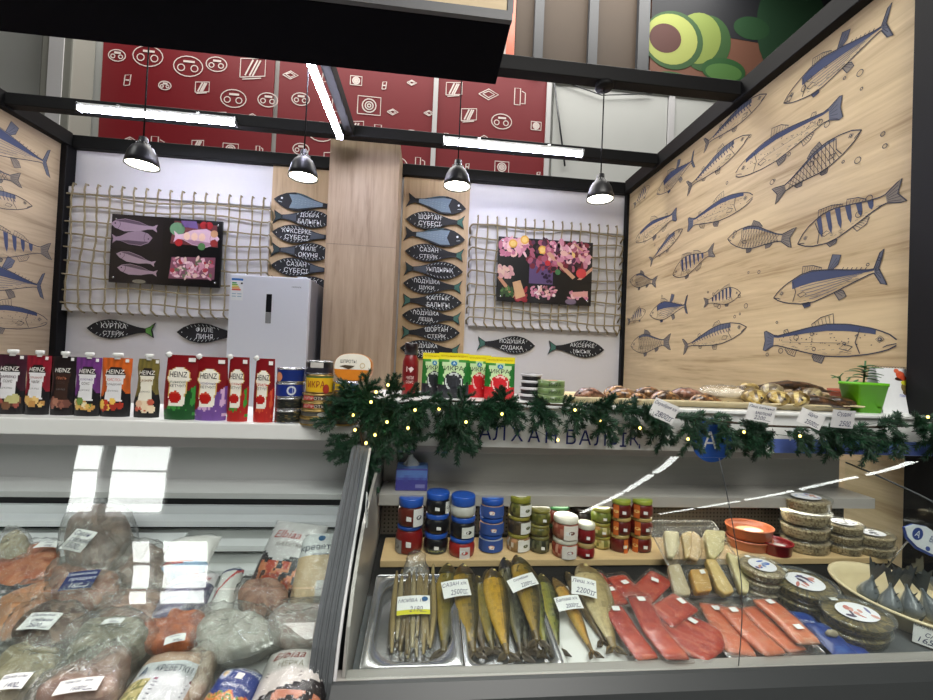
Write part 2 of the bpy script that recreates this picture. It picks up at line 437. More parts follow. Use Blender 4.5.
def draw_fish(q, head, tail, kind, nrm, w=.0046):
    """line drawing of a fish printed flat on a wall: head and tail are points of that wall, nrm points into the room"""
    ax = (tail - head); L = ax.length; ax.normalize()
    upv = V((0, 0, 1)); upv = (upv - ax * upv.dot(ax)).normalized()
    o = head + nrm * .0012
    def P(x, y, k=0): return o + ax * (x * L) + upv * (y * L) + nrm * (k * .0006)
    M = Matrix(((ax.x, upv.x, nrm.x, o.x), (ax.y, upv.y, nrm.y, o.y), (ax.z, upv.z, nrm.z, o.z), (0, 0, 0, 1)))
    w = max(.0028, w * min(1, L / .5))
    def st(pts, ww=1, c=INK, k=2): q.stroke([(x * L, y * L) for x, y in pts], w * ww, 'paper', c, M, k * .0006)
    def fill(pts, c, k=0): q.add([P(x, y, k) for x, y in pts], [tuple(range(len(pts)))], 'paper', c)
    T = TOPS[kind]; te = T[-1][0]; N = 22
    xs = [te * i / N for i in range(N + 1)]
    top = [(x, interp(T, x)) for x in xs]; bot = [(x, -interp(T, x) * (.8 if kind != 'tuna' else .85)) for x in xs]
    pale = (196, 178, 146)
    hatch = random.Random(int(abs(head.y * 997 + head.z * 331) * 100))
    # dorsal shading
    if kind == 'tuna':
        fill([(x, y * .96) for x, y in top if x >= .2] + [(x, y * .30) for x, y in reversed(top) if x >= .2], NAVY)
        for k in range(5):
            f = .18 - k * .2
            st([(x, interp(T, x) * f) for x in xs if .26 + .02 * k < x < .86 - k * .05], .7, MID)
    elif kind == 'salmon':
        fill([(x, y * .97) for x, y in top if x >= .1] + [(x, y * .62) for x, y in reversed(top) if x >= .1], NAVY)
        for k in range(46):
            x = hatch.uniform(.14, .85); y = interp(T, x) * hatch.uniform(-.2, .6)
            q.disc(x * L, y * L, w * .75, w * .6, 'paper', INK, M, .0008, 6)
        st([(x, 0 - .006) for x in xs if .28 < x < .85], .5, SHADE)
    elif kind == 'perch':
        for k in range(6):
            x0 = .24 + k * .095; ww = .05
            fill([(x0, interp(T, x0) * .96), (x0 + ww, interp(T, x0 + ww) * .96), (x0 + ww * .85, 0), (x0 + ww * .5, -interp(T, x0) * .4), (x0 + ww * .12, 0)], NAVY)
    elif kind == 'mackerel':
        fill([(x, y * .97) for x, y in top if .2 <= x <= .85] + [(x, y * .5) for x, y in reversed(top) if .2 <= x <= .85], MID)
        for k in range(15):
            x0 = .22 + k * .042
            st([(x0, interp(T, x0) * .95), (x0 + .012, interp(T, x0) * .5), (x0 - .004, interp(T, x0) * .12)], 1.3, NAVY)
    elif kind == 'carp':
        for k in range(13):
            x0 = .24 + k * .042
            st([(x0, interp(T, x0) * .95), (x0 + .06, -interp(T, min(te, x0 + .06)) * .75)], .55, INK)
            st([(x0 + .06, interp(T, min(te, x0 + .06)) * .95), (x0, -interp(T, x0) * .75)], .55, INK)
        fill([(x, y * .97) for x, y in top if x >= .2] + [(x, y * .78) for x, y in reversed(top) if x >= .2], MID)
    for k in range(26):   # belly hatching
        x = hatch.uniform(.25, .8); y = -interp(T, x) * hatch.uniform(.3, .7)
        st([(x, y), (x + .025, y - .004)], .45, SHADE)
    st(top, 1.2); st(bot, 1.2)
    # head, gill, mouth, eye
    g = .2
    st([(g + .02, interp(T, g) * .9), (g + .045, 0), (g + .01, -interp(T, g) * .72)], .9)
    st([(0, -.004), (.05, -.016), (.075, -.03)], .9)
    q.disc(.095 * L, .022 * L, .013 * L, .013 * L, 'paper', INK, M, .0016, 12); q.disc(.095 * L, .022 * L, .006 * L, .006 * L, 'paper', pale, M, .0022, 10)
    st([(.07, .022), (.095, .045), (.12, .022), (.095, 0), (.07, .022)], .5)
    # tail
    s0 = interp(T, te)
    if kind in ('tuna', 'mackerel'):
        tl = [(te, s0), (.97, .13 if kind == 'tuna' else .09), (1.0, .15 if kind == 'tuna' else .1), (.955, .01), (1.0, -.13 if kind == 'tuna' else -.1), (.96, -.11 if kind == 'tuna' else -.08), (te, -s0)]
    elif kind == 'salmon': tl = [(te, s0), (.98, .085), (1, .08), (.985, 0), (1, -.08), (.975, -.085), (te, -s0 * .8)]
    else: tl = [(te, s0), (.96, .095), (1, .11), (.95, .0), (1, -.1), (.96, -.09), (te, -s0 * .8)]
    fill(tl, MID if kind in ('tuna', 'salmon') else SHADE, 0); st(tl, 1.1)
    for k in range(5): st([(te + .01, s0 * (.6 - .3 * k)), (.965, .07 - .035 * k)], .5)
    # fins
    def fin(a, bb, h, lean, sgn=1, c=None, n=6):
        ya, yb = sgn * interp(T, a) * (1 if sgn > 0 else .8), sgn * interp(T, bb) * (1 if sgn > 0 else .8)
        pk = [(a, ya), (a + lean * .5, ya + sgn * h), (a + (bb - a) * .5 + lean, (ya + yb) / 2 + sgn * h * .8), (bb + lean * .5, yb + sgn * h * .25), (bb, yb)]
        if c: fill(pk, c)
        st(pk, .9)
        for k in range(1, n):
            x = a + (bb - a) * k / n; y = sgn * interp(T, x) * (1 if sgn > 0 else .8)
            st([(x, y), (x + lean * .7, y + sgn * h * (.85 - .5 * k / n))], .5)
    if kind == 'perch': fin(.26, .5, .075, .03, 1, None, 9); fin(.54, .7, .055, .03); fin(.56, .68, .06, .06, -1); fin(.3, .38, .05, .05, -1, SHADE)
    elif kind == 'tuna': fin(.32, .5, .07, .02, 1, None, 8); fin(.56, .6, .12, .1, 1, MID, 3); fin(.6, .64, .08, .08, -1, SHADE, 3); fin(.3, .36, .05, .05, -1, NAVY)
    elif kind == 'salmon': fin(.4, .56, .075, .02); fin(.76, .79, .03, .03, 1, None, 2); fin(.45, .53, .055, .04, -1, SHADE); fin(.68, .77, .05, .03, -1, None)
    elif kind == 'mackerel': fin(.34, .44, .05, .04); fin(.66, .7, .03, .03, 1, None, 3); fin(.42, .48, .05, .04, -1); fin(.66, .7, .03, .03, -1, None, 3)
    else: fin(.36, .52, .065, .03, 1, SHADE); fin(.36, .43, .05, .04, -1, SHADE); fin(.64, .72, .045, .03, -1, SHADE)
    # pectoral fin
    st([(g + .06, -.03), (g + .12, -.015), (g + .15, -.045), (g + .09, -.06), (g + .06, -.03)], .8)
    if kind == 'tuna':
        for k in range(6): st([(.68 + k * .035, interp(T, .68 + k * .035)), (.695 + k * .035, interp(T, .68 + k * .035) + .018)], .8)
b = MB(); b.box((XR, YF, 0), (XR + .04, YB, ZT), 'fish_panel_wood')
FR = [((784, 103), (893, 20), 'tuna'), ((767, 94), (704, 146), 'mackerel'), ((736, 175), (843, 106), 'salmon'), ((862, 130), (774, 197), 'carp'),
      ((750, 135), (687, 189), 'mackerel'), ((657, 194), (695, 159), 'tuna'), ((650, 186), (634, 206), 'perch'), ((753, 197), (688, 225), 'salmon'),
      ((636, 241), (677, 214), 'salmon'), ((683, 229), (650, 262), 'mackerel'), ((728, 239), (794, 238), 'carp'), ((798, 244), (905, 190), 'perch'),
      ((673, 275), (715, 250), 'perch'), ((630, 281), (657, 282), 'carp'), ((774, 298), (886, 268), 'tuna'), ((741, 293), (704, 303), 'perch'),
      ((650, 315), (688, 305), 'tuna'), ((646, 311), (628, 322), 'perch'), ((631, 346), (671, 342), 'carp'), ((747, 327), (683, 347), 'mackerel'), ((897, 343), (764, 341), 'salmon')]
for h, t, k in FR: draw_fish(b, onX(*h, XR), onX(*t, XR), k, V((-1, 0, 0)))
rb = random.Random(3)
for k in range(64):
    p = onX(rb.choice((0, 1)) * 0 + rb.uniform(640, 893), rb.uniform(60, 355), XR)
    if not (YF + .1 < p.y < YB - .1 and p.z < ZT - .15): continue
    M = frame(p + V((-.0045, 0, 0)), (0, -1, 0), (0, 0, 1)); r = rb.choice((.006, .009, .014))
    b.stroke([(r * cos(a * pi / 6), r * sin(a * pi / 6)) for a in range(13)], .0035, 'paper', INK, M)
struct('wall_right', b, 'pale wooden side wall printed with ink drawings of fish')
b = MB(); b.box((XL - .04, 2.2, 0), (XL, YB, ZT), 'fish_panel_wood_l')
for h, t, k in [((-70, 112), (50, 165), 'tuna'), ((-60, 160), (21, 181), 'carp'), ((32, 206), (-60, 190), 'mackerel'), ((-40, 240), (51, 252), 'perch'), ((-70, 268), (44, 287), 'tuna'), ((47, 322), (-60, 312), 'salmon')]:
    draw_fish(b, onX(*h, XL), onX(*t, XL), k, V((1, 0, 0)))
struct('wall_left', b, 'wooden side wall printed with fish drawings')
# black frame of the kiosk: posts and beams
def beam(lo, hi, lab): q = MB(); q.box(lo, hi, 'black_metal', bev=.004, seg=1); return q
nb = [0]
def trim(lo, hi, lab):
    nb[0] += 1; struct('trim_%d' % nb[0], beam(lo, hi, lab), lab)
ZB0, ZB1 = ZT, ZT + .11
trim((XL - .05, YB - .06, ZB0), (XR + .05, YB + .07, ZB1), 'black beam along the top of the back wall')
trim((XL - .05, 3.26, ZB0 + .02), (XR + .05, 3.34, ZB1), 'black cross beam over the fridge')
trim((XL - .05, 2.34, ZB0 + .02), (XR + .05, 2.42, ZB1), 'black cross beam holding the pendant cables')
trim((XR - .06, YF, ZB0), (XR + .06, YB - .06, ZB1 + .01), 'black beam on top of the right fish wall')
trim((XL - .06, 2.2, ZB0), (XL + .06, YB - .06, ZB1 + .01), 'black beam on top of the left fish wall')
trim((XR - .045, YF - .12, 0), (XR + .16, YF, ZB1 + .01), 'black front post at the end of the right fish wall')
trim((XR - .03, YB - .05, 0), (XR + .03, YB, ZB0), 'black post in the right back corner')
trim((XL - .03, YB - .1, 0), (XL + .05, YB, ZB0), 'black post in the left back corner')
trim((-.715, 1.7, ZB0 + .02), (-.65, 3.26, ZB1), 'black beam running towards the back over the counter')

# the shop beyond: panels high on the far wall
YS = 6.0
b = MB(); b.box((-13, YS + .05, 0), (13, YS + .15, 8.2), 'store_white'); struct('wall_store', b, 'white wall of the shop beyond the kiosk')
def wx(px, py=120): return onY(px, py, YS).x
zc = onY(650, 92, YS).z
zt, zb = zc - .95, onY(420, 190, YS).z - .3
GROUPR = 'red advertising panels'
def doodles(q, x0, x1, z0, z1, seed, y):
    rd = random.Random(seed)
    M0 = frame((0, y, 0), (1, 0, 0), (0, 0, 1))
    def S(pts, w=.014): q.stroke(pts, w, 'doodle', None, M0, .004)
    cells = []
    nx = max(2, int((x1 - x0) / .42)); nzz = int((z1 - z0) / .36)
    for i in range(nx):
        for j in range(nzz):
            cx = x0 + (i + .5 + (.22 if j % 2 else -.22)) * (x1 - x0) / nx + rd.uniform(-.05, .05); cz = z0 + (j + .5) * (z1 - z0) / nzz + rd.uniform(-.07, .07)
            k = rd.randrange(6); s = rd.uniform(.07, .17)
            if cx - s * 1.5 < x0 or cx + s * 1.5 > x1: s *= .7
            if k == 0:   # tilted slate with stripes
                S([(cx - s, cz - s * .9), (cx + s, cz - s * .6), (cx + s, cz + s * .9), (cx - s, cz + s * .7), (cx - s, cz - s * .9)])
                for d in (0, .18, .3): S([(cx - s * .6 + d * s * 2, cz - s * .7), (cx + d * s * 2, cz + s * .7)], .022)
                S([(cx - s * .8, cz - s * 1.05), (cx + s * .7, cz - s * .8)])
            elif k == 1:  # handset pair
                S([(cx - s * .7, cz - s), (cx, cz - s), (cx, cz + s), (cx - s * .7, cz + s), (cx - s * .7, cz - s)])
                S([(cx + .02, cz - s * .8), (cx + s * .6, cz - s * .8), (cx + s * .6, cz + s * .5), (cx + .02, cz + s * .7)])
            elif k == 2:  # lens box
                S([(cx - s, cz - s * .8), (cx + s, cz - s * .8), (cx + s, cz + s * .8), (cx - s, cz + s * .8), (cx - s, cz - s * .8)])
                for r in (.6, .35, .15): S([(cx + s * r * cos(a * pi / 7), cz + s * r * sin(a * pi / 7)) for a in range(15)], .018)
            elif k == 3:  # mixer
                S([(cx + 1.15 * s * cos(a * pi / 9), cz + .85 * s * sin(a * pi / 9)) for a in range(19)])
                for d in (-.55, .5): S([(cx + d * s + .28 * s * cos(a * pi / 5), cz - .15 * s + .28 * s * sin(a * pi / 5)) for a in range(11)])
                S([(cx - s * .4, cz + s * .4), (cx + s * .5, cz + s * .4)], .03)
            elif k == 4:  # tablet diamond
                S([(cx - s, cz), (cx, cz - s * .5), (cx + s, cz + s * .1), (cx, cz + s * .6), (cx - s, cz)]); S([(cx - s * .6, cz + .01), (cx, cz - s * .28), (cx + s * .6, cz + s * .08), (cx, cz + s * .38), (cx - s * .6, cz + .01)])
            else:         # small bars
                S([(cx - s * .3, cz - s * .6), (cx + s * .25, cz - s * .5), (cx + s * .35, cz + s * .6), (cx - s * .2, cz + s * .5), (cx - s * .3, cz - s * .6)])
                S([(cx - s * .15, cz), (cx + s * .2, cz)], .02)
edges = [(99, 277, 'behind the hanging lamp by the left fish wall'), (277, 437, 'above the wooden column'), (437, 550, 'above the long light tube by the food poster')]
for i, (pa, pb, where) in enumerate(edges):
    x0, x1 = wx(pa), wx(pb)
    t = thing('advertising_panel', 'red panel printed with white gadget outlines, ' + where, 'advertising panel', (x0, YS, zb), GROUPR)
    q = MB(); q.box((x0, YS, zb), (x1 - .071, YS + .03, zt + .94), 'red_panel'); doodles(q, x0 + .05, x1 - .05, zb + .1, zt + .85, 11 + i, YS - .002); q.build('panel', t, None, True)
    q = MB()
    q.box((x0 - .07, YS - .03, zb - .06), (x0 - .001, YS + .03, zt + .95), 'white_panel')
    q.box((x0, YS - .025, zb - .06), (x1 - .071, YS + .03, zb - .001), 'white_panel')
    if i == 2: q.box((x1 - .07, YS - .03, zb), (x1, YS + .03, zt + .95), 'white_panel'); q.build('frame', t, None, True)
# white and brown sheets to the right
zc = onY(650, 92, YS).z
t = thing('wall_cladding', 'white sheet cladding with thin joints behind the pendant cable', 'wall panel', (wx(551), YS, 3))
q = MB(); q.box((wx(553), YS, 2.2), (wx(667), YS + .03, zc), 'store_white'); q.box((wx(674), YS, 2.2), (wx(900), YS + .03, zc), 'store_white'); q.build('sheet', t, None, True)
q = MB(); q.box((wx(552), YS - .02, zc - .03), (wx(900), YS + .03, zc + .05), 'store_white'); q.box((wx(668), YS - .015, 2.2), (wx(674), YS + .03, zc), 'white_panel')
q.tube([(wx(552), YS - .03, zc - .02), (wx(566), YS - .03, zc - 1.3)], .014, 'dark_grey'); q.tube([(wx(552), YS - .04, zc + .02), (wx(600), YS - .04, zc - .16), (wx(650), YS - .04, zc - .05)], .008, 'dark_grey'); q.build('joint', t, None, True)
t = thing('corrugated_cladding', 'brown sheet cladding divided by dark grey uprights above the white sheets', 'wall panel', (wx(510), YS, zc))
q = MB(); q.box((wx(512), YS + .01, zc + .06), (wx(650), YS + .04, 8.0), 'brown_sheet'); q.build('sheet', t, None, True)
for pa, pb in ((534, 543), (588, 597), (637, 648)):
    q = MB(); q.box((wx(pa, 20), YS - .06, zc + .06), (wx(pb, 20), YS + .01, 8.0), 'dark_grey'); q.build('upright', t, None, True)
# orange strip edge
q = MB(); q.box((wx(503), YS - .03, zc + .05), (wx(511), YS + .01, 8.0), 'print', (196, 92, 60)); solo('orange_post', q, 'narrow orange post beside the black sign box', 'post')
# fruit poster
t = thing('fruit_poster', 'large poster of cut avocados beyond the top of the fish wall', 'poster', (wx(650, 30), YS, zc))
q = MB(); x0, x1 = wx(650, 30), wx(650, 30) + 3.2
q.box((x0, YS - .03, zc + .03), (x1, YS, 8.0), 'paper', (112, 72, 54)); q.build('sheet', t, None, True)
q = MB(); M = frame((0, YS - .032, 0), (1, 0, 0), (0, 0, 1))
def blob(px, py, rx, ry, c, z, a=0):
    p = onY(px, py, YS); k = YS / F * 1.05; q.disc(p.x, p.z, rx * k, ry * k, 'paper', c, M, z, 28, a)
q.poly([(x0, zc + 1.05), (x1, zc + .9), (x1, 7.99), (x0, 7.99)], 'paper', (22, 24, 30), M @ Matrix.Translation((0, 0, .001)))
blob(705, 45, 26, 30, (44, 80, 34), .002, -.4); blob(697, 40, 24, 27, (122, 138, 62), .003, -.4)
blob(672, 42, 32, 30, (40, 76, 32), .004); blob(670, 41, 28, 26, (150, 158, 80), .005); blob(664, 40, 17, 15, (72, 32, 24), .006)
blob(722, 72, 24, 13, (30, 78, 30), .004); blob(722, 74, 20, 9, (70, 112, 50), .005); blob(670, 82, 22, 9, (32, 82, 32), .004); blob(750, 30, 20, 12, (30, 70, 36), .004); blob(790, 30, 40, 60, (24, 60, 34), .0035)
q.build('picture', t, None, True)
# grey duct on the left behind the red panels
b = MB(); b.box((wx(62), YS - .35, 2.5), (wx(92), YS, 8.0), 'pale_pillar', bev=.02); b.box((wx(70), YS - .36, 3.6), (wx(84), YS - .35, 5.4), 'white_panel'); struct('trim_20', b, 'pale wall pillar beside the red panels')
# ------------------------------------------------------------------ hanging sign box (its underside shows)
zs = E + 1.2
xe = onZ(511, 25, zs).x
t = thing('sign_box', 'big black hanging sign box with a pale wooden front edge', 'sign', (0, 1.6, zs))
yb_ = onZ(497, 85, zs).y; yf_ = onZ(511, 25, zs).y
q = MB(); q.box((-2.6, yf_, zs), (xe, yb_, zs + .62), 'black_soffit', bev=.006); q.build('housing', t, None, True)
q = MB(); q.box((-2.58, yf_ - .014, zs + .035), (xe - .02, yf_ - .001, zs + .6), 'fascia_wood'); q.build('front_panel', t, None, True)
q = MB(); q.box((-2.6, yf_ - .02, zs), (xe, yf_ - .001, zs + .034), 'fascia_wood_trim'); q.box((xe - .018, yf_ - .02, zs + .034), (xe + .003, yf_ - .001, zs + .62), 'fascia_wood_trim'); q.build('edge_strip', t, None, True)

# ------------------------------------------------------------------ pendant lamps
PEND = [(142, 157, 'first', 'black dome pendant lamp in front of the net board with two whole-fish photos'), (303, 169, '', 'black dome pendant lamp over the fridge beside the wooden column'),
        (457, 178, '', 'black dome pendant lamp over the strip of fish signs right of the column'), (600, 191, '', 'black dome pendant lamp nearest the fish wall, cable from a round ceiling cap')]
def pendant(M, ztop, lab):
    t = thing('pendant_lamp', lab, 'pendant lamp', M, 'black pendant lamps')
    q = MB(); q.lathe([(.012, .16), (.02, .158), (.024, .13), (.03, .118), (.05, .1), (.066, .07), (.077, .03), (.081, .0), (.0795, .0), (.074, .03), (.06, .075), (.04, .1), (.0, .108)], 'lamp_black', n=32)
    for k in range(14):
        a = 2 * pi * k / 14; q.ball((.031 * cos(a), .031 * sin(a), .122), .0035, 'white_gloss', n=6)
    q.build('shade', t)
    q = MB(); q.lathe([(.0745, .006), (.07, .035), (.055, .074), (.0, .1)], 'lamp_inside', n=28); q.build('reflector', t)
    q = MB(); q.lathe([(.0, .012), (.03, .013), (.052, .022), (.06, .04), (.045, .07), (.0, .085)][::1], 'bulb_warm', n=20); q.build('bulb', t)
    q = MB(); q.tube([(0, 0, .158), (0, 0, ztop)], .004, 'black_metal', n=6); q.build('cable', t)
    q = MB(); q.lathe([(0, ztop - .03), (.05, ztop - .028), (.055, ztop - .02), (.055, ztop), (0, ztop)], 'black_metal', n=24); q.build('ceiling_cap', t)
    return t
for px, py, _, lab in PEND:
    Yp = 2.38; p = onY(px, py + 9, Yp)
    pendant(TRS(p), ZB0 + .02 - p.z, lab)

# ------------------------------------------------------------------ light tubes
def tube_light(p0, p1, lab):
    p0, p1 = V(p0), V(p1); L = (p1 - p0).length; M = frame(p0, p1 - p0, V((0, 0, 1)).cross(p1 - p0))
    t = thing('tube_light', lab, 'light', M, 'long tube lights under the beams')
    q = MB(); q.box((0, -.022, .012), (L, .022, .04), 'white_gloss', bev=.003); q.build('housing', t)
    q = MB(); q.loft([[(x, .024 * cos(a), .014 - .03 * sin(a)) for a in [pi * k / 8 for k in range(9)]] for x in (.012, L - .012)], 'led', None, True); q.build('diffuser', t)
    for x in (0, L - .014):
        q = MB(); q.box((x, -.027, -.018), (x + .014, .027, .04), 'tin_steel', bev=.002); q.build('end_cap', t)
    q = MB()
    for x in (.25 * L, .75 * L): q.box((x - .012, -.01, .04), (x + .012, .01, .058), 'tin_steel')
    q.build('clip', t)
    return t
zt_ = ZB0 - .04
tube_light(onY(78, 109, 3.24), V((onY(237, 123, 3.24).x, 3.24, onY(78, 109, 3.24).z)), 'lit tube light in front of the red panel by the left fish wall')
tube_light(onY(443, 142, 3.24), V((onY(583, 152, 3.24).x, 3.24, onY(443, 142, 3.24).z)), 'lit tube light over the net board with the seafood photos')
tube_light(V((-.745, 3.2, zt_)), V((-.745, 1.95, zt_)), 'lit tube light running away from the sign box, under the middle beam')

# ------------------------------------------------------------------ rope nets on white boards
def netboard(c4, Yn, nvv, nh, lab, seed):
    (ax, ay), (bx, by), (cx, cy), (dx, dy) = c4       # tl tr br bl pixels
    tl, tr, br, bl = [onY(*p, Yn) for p in c4]
    x0 = (tl.x + bl.x) / 2; x1 = (tr.x + br.x) / 2; z1 = (tl.z + tr.z) / 2; z0 = (bl.z + br.z) / 2
    W, H = x1 - x0, z1 - z0
    t = thing('net_board', lab, 'wall decoration', (x0, Yn, z0), 'rope nets on white boards')
    q = MB(); q.box((0, .01, 0), (W, .045, H), 'white_panel', bev=.003); q.build('board', t)
    q = MB(); q.box((-.005, -.012, H - .05), (W + .005, .01, H), 'white_panel'); q.build('rail', t)
    q = MB(); q.box((-.005, -.012, 0), (W + .005, .01, .05), 'white_panel'); q.build('rail', t)
    rd = random.Random(seed)
    q = MB(); r = .0075
    for i in range(nvv):
        u = (i + .5) / nvv * W; ph = rd.uniform(0, 6)
        pts = [(u + rd.uniform(-.003, .003), .012, H + .028), (u, -.012, H + .03), (u, -.022, H - .012)]
        for k in range(15):
            f = k / 14; z = H - .03 - f * (H - .06)
            pts.append((u + .010 * sin(ph + f * 9) + .02 * (f - .5) * sin(ph), -.02 + .004 * (-1) ** (i + k), z))
        pts += [(u + .01, -.024, .02), (u + .03, -.02, -.005), (u + .035, .004, -.012)]
        q.tube(pts, r, 'rope', n=6)
    q.build('vertical_rope', t)
    q = MB()
    for j in range(nh):
        z = (j + .6) / (nh + .2) * H; ph = rd.uniform(0, 6); sg = rd.uniform(-.02, .02)
        pts = [(-.02, .04, z - .04 - rd.uniform(0, .05)), (-.028, .0, z - .02), (-.012, -.02, z)]
        for k in range(2 * nvv + 1):
            f = k / (2 * nvv); pts.append((f * W, -.022 - .006 * (-1) ** (j + k // 2), z + .012 * sin(ph + f * 11) + sg * sin(pi * f)))
        pts += [(W + .012, -.02, z), (W + .026, .0, z - .025), (W + .018, .04, z - .05 - rd.uniform(0, .05))]
        q.tube(pts, r, 'rope', n=6)
    q.build('horizontal_rope', t)
    return t
netboard([(70, 183), (268, 205), (266, 321), (60, 309)], 3.85, 17, 9, 'beige rope net stretched over a white board, behind the fridge', 5)
netboard([(473, 219), (620, 229), (618, 333), (469, 325)], 3.85, 16, 9, 'beige rope net stretched over a white board, beside the right fish wall', 9)

# ------------------------------------------------------------------ food photo boards hung on the nets
def fishpic(q, M, cx, cy, L, H, a, c, dark):
    pts = [(-.5, 0), (-.4, .3), (-.2, .48), (.1, .36), (.3, .14), (.4, .12), (.5, .3), (.47, 0), (.5, -.28), (.4, -.1), (.3, -.14), (.1, -.36), (-.2, -.46), (-.4, -.26)]
    def tr(x, y): return (cx + x * L * cos(a) - y * H * sin(a), cy + x * L * sin(a) + y * H * cos(a))
    q.poly([tr(*p) for p in pts], 'print', c, M)
    q.poly([tr(x, y) for x, y in [(-.42, .24), (-.2, .44), (.1, .33), (.3, .12), (.1, .12), (-.2, .2)]], 'print', dark, M @ Matrix.Translation((0, 0, .0004)))
    q.disc(*tr(-.4, .06), L * .018, L * .018, 'print', (30, 24, 30), M, .0008, 8)
    q.stroke([tr(-.32, .34), tr(-.29, 0), tr(-.33, -.32)], L * .012, 'print', dark, M, .0007)
def photo_board(c4, Yn, lab, fn):
    tl, tr_, br, bl = [onY(*p, Yn) for p in c4]
    x0 = (tl.x + bl.x) / 2; x1 = (tr_.x + br.x) / 2; z1 = (tl.z + tr_.z) / 2; z0 = (bl.z + br.z) / 2; W, H = x1 - x0, z1 - z0
    t = thing('photo_board', lab, 'photo board', (x0, Yn, z0), 'dark photo boards on the nets')
    q = MB(); q.box((0, 0, 0), (W, .02, H), 'print', (5, 4, 7), bev=.002); q.build('board', t)
    q = MB(); M = frame((0, -.001, 0), (1, 0, 0), (0, 0, 1)); fn(q, M, W, H); q.build('picture', t)
    for sx in (.04, .96):
        for sz in (.07, .93):
            q = MB(); q.lathe([(.009, -.002), (.009, .004), (.006, .007), (0, .007)], 'tin_steel', n=12, M=frame((sx * W, -.001, sz * H), (1, 0, 0), (0, 0, 1))); q.build('screw', t)
def pic_a(q, M, W, H):
    A = lambda x, y: (x * W, y * H)
    q.poly([A(0, .5), A(.46, .5), A(.46, 1), A(0, 1)], 'print', (16, 12, 19), M); q.poly([A(0, 0), A(.46, 0), A(.46, .49), A(0, .49)], 'print', (13, 10, 15), M)
    M1 = M @ Matrix.Translation((0, 0, .001))
    fishpic(q, M1, .2 * W, .84 * H, .42 * W, .2 * H, -.05, (160, 140, 156), (90, 74, 92)); fishpic(q, M1, .19 * W, .66 * H, .36 * W, .24 * H, pi + .08, (148, 128, 144), (88, 72, 88))
    fishpic(q, M1, .23 * W, .36 * H, .36 * W, .16 * H, -.22, (164, 144, 152), (92, 76, 88)); fishpic(q, M1, .25 * W, .19 * H, .36 * W, .17 * H, -.1, (158, 136, 146), (88, 74, 82))
    q.disc(.27 * W, .03 * H, .06 * W, .03 * H, 'print', (120, 116, 100), M1)
    M2 = M1
    q.poly([A(.53, .62), A(.97, .6), A(.95, .93), A(.56, .96)], 'print', (110, 56, 60), M)
    q.disc(.59 * W, .84 * H, .07 * W, .1 * H, 'print', (104, 146, 110), M2, 0, 12); q.poly([A(.63, .88), A(.78, .86), A(.76, .97), A(.62, .97)], 'print', (110, 88, 140), M2)
    fishpic(q, M2 @ Matrix.Translation((0, 0, .001)), .77 * W, .73 * H, .42 * W, .3 * H, pi, (214, 180, 196), (170, 130, 150))
    for dx in (.68, .75, .82): q.disc(dx * W, .74 * H, .03 * W, .06 * H, 'print', (232, 196, 170), M2, .0025, 12)
    for dx, dy, c in ((.61, .64, (176, 40, 44)), (.83, .92, (170, 44, 50)), (.88, .92, (160, 36, 44)), (.82, .6, (86, 130, 80)), (.93, .66, (150, 52, 50)), (.93, .8, (196, 150, 110))): q.disc(dx * W, dy * H, .035 * W, .055 * H, 'print', c, M2, .003, 12)
    rd = random.Random(4)
    q.poly([A(.53, .1), A(.95, .12), A(.95, .45), A(.55, .42)], 'print', (130, 80, 96), M)
    for k in range(80):
        c = rd.choice([(222, 178, 190), (206, 150, 164), (236, 206, 206), (190, 110, 130), (226, 196, 180), (176, 60, 70), (110, 120, 90)])
        q.disc(rd.uniform(.55, .93) * W, rd.uniform(.13, .42) * H, rd.uniform(.012, .035) * W, rd.uniform(.012, .035) * H, 'print', c, M1, .0002 * k / 10 + .0002, 7, rd.uniform(0, 3))
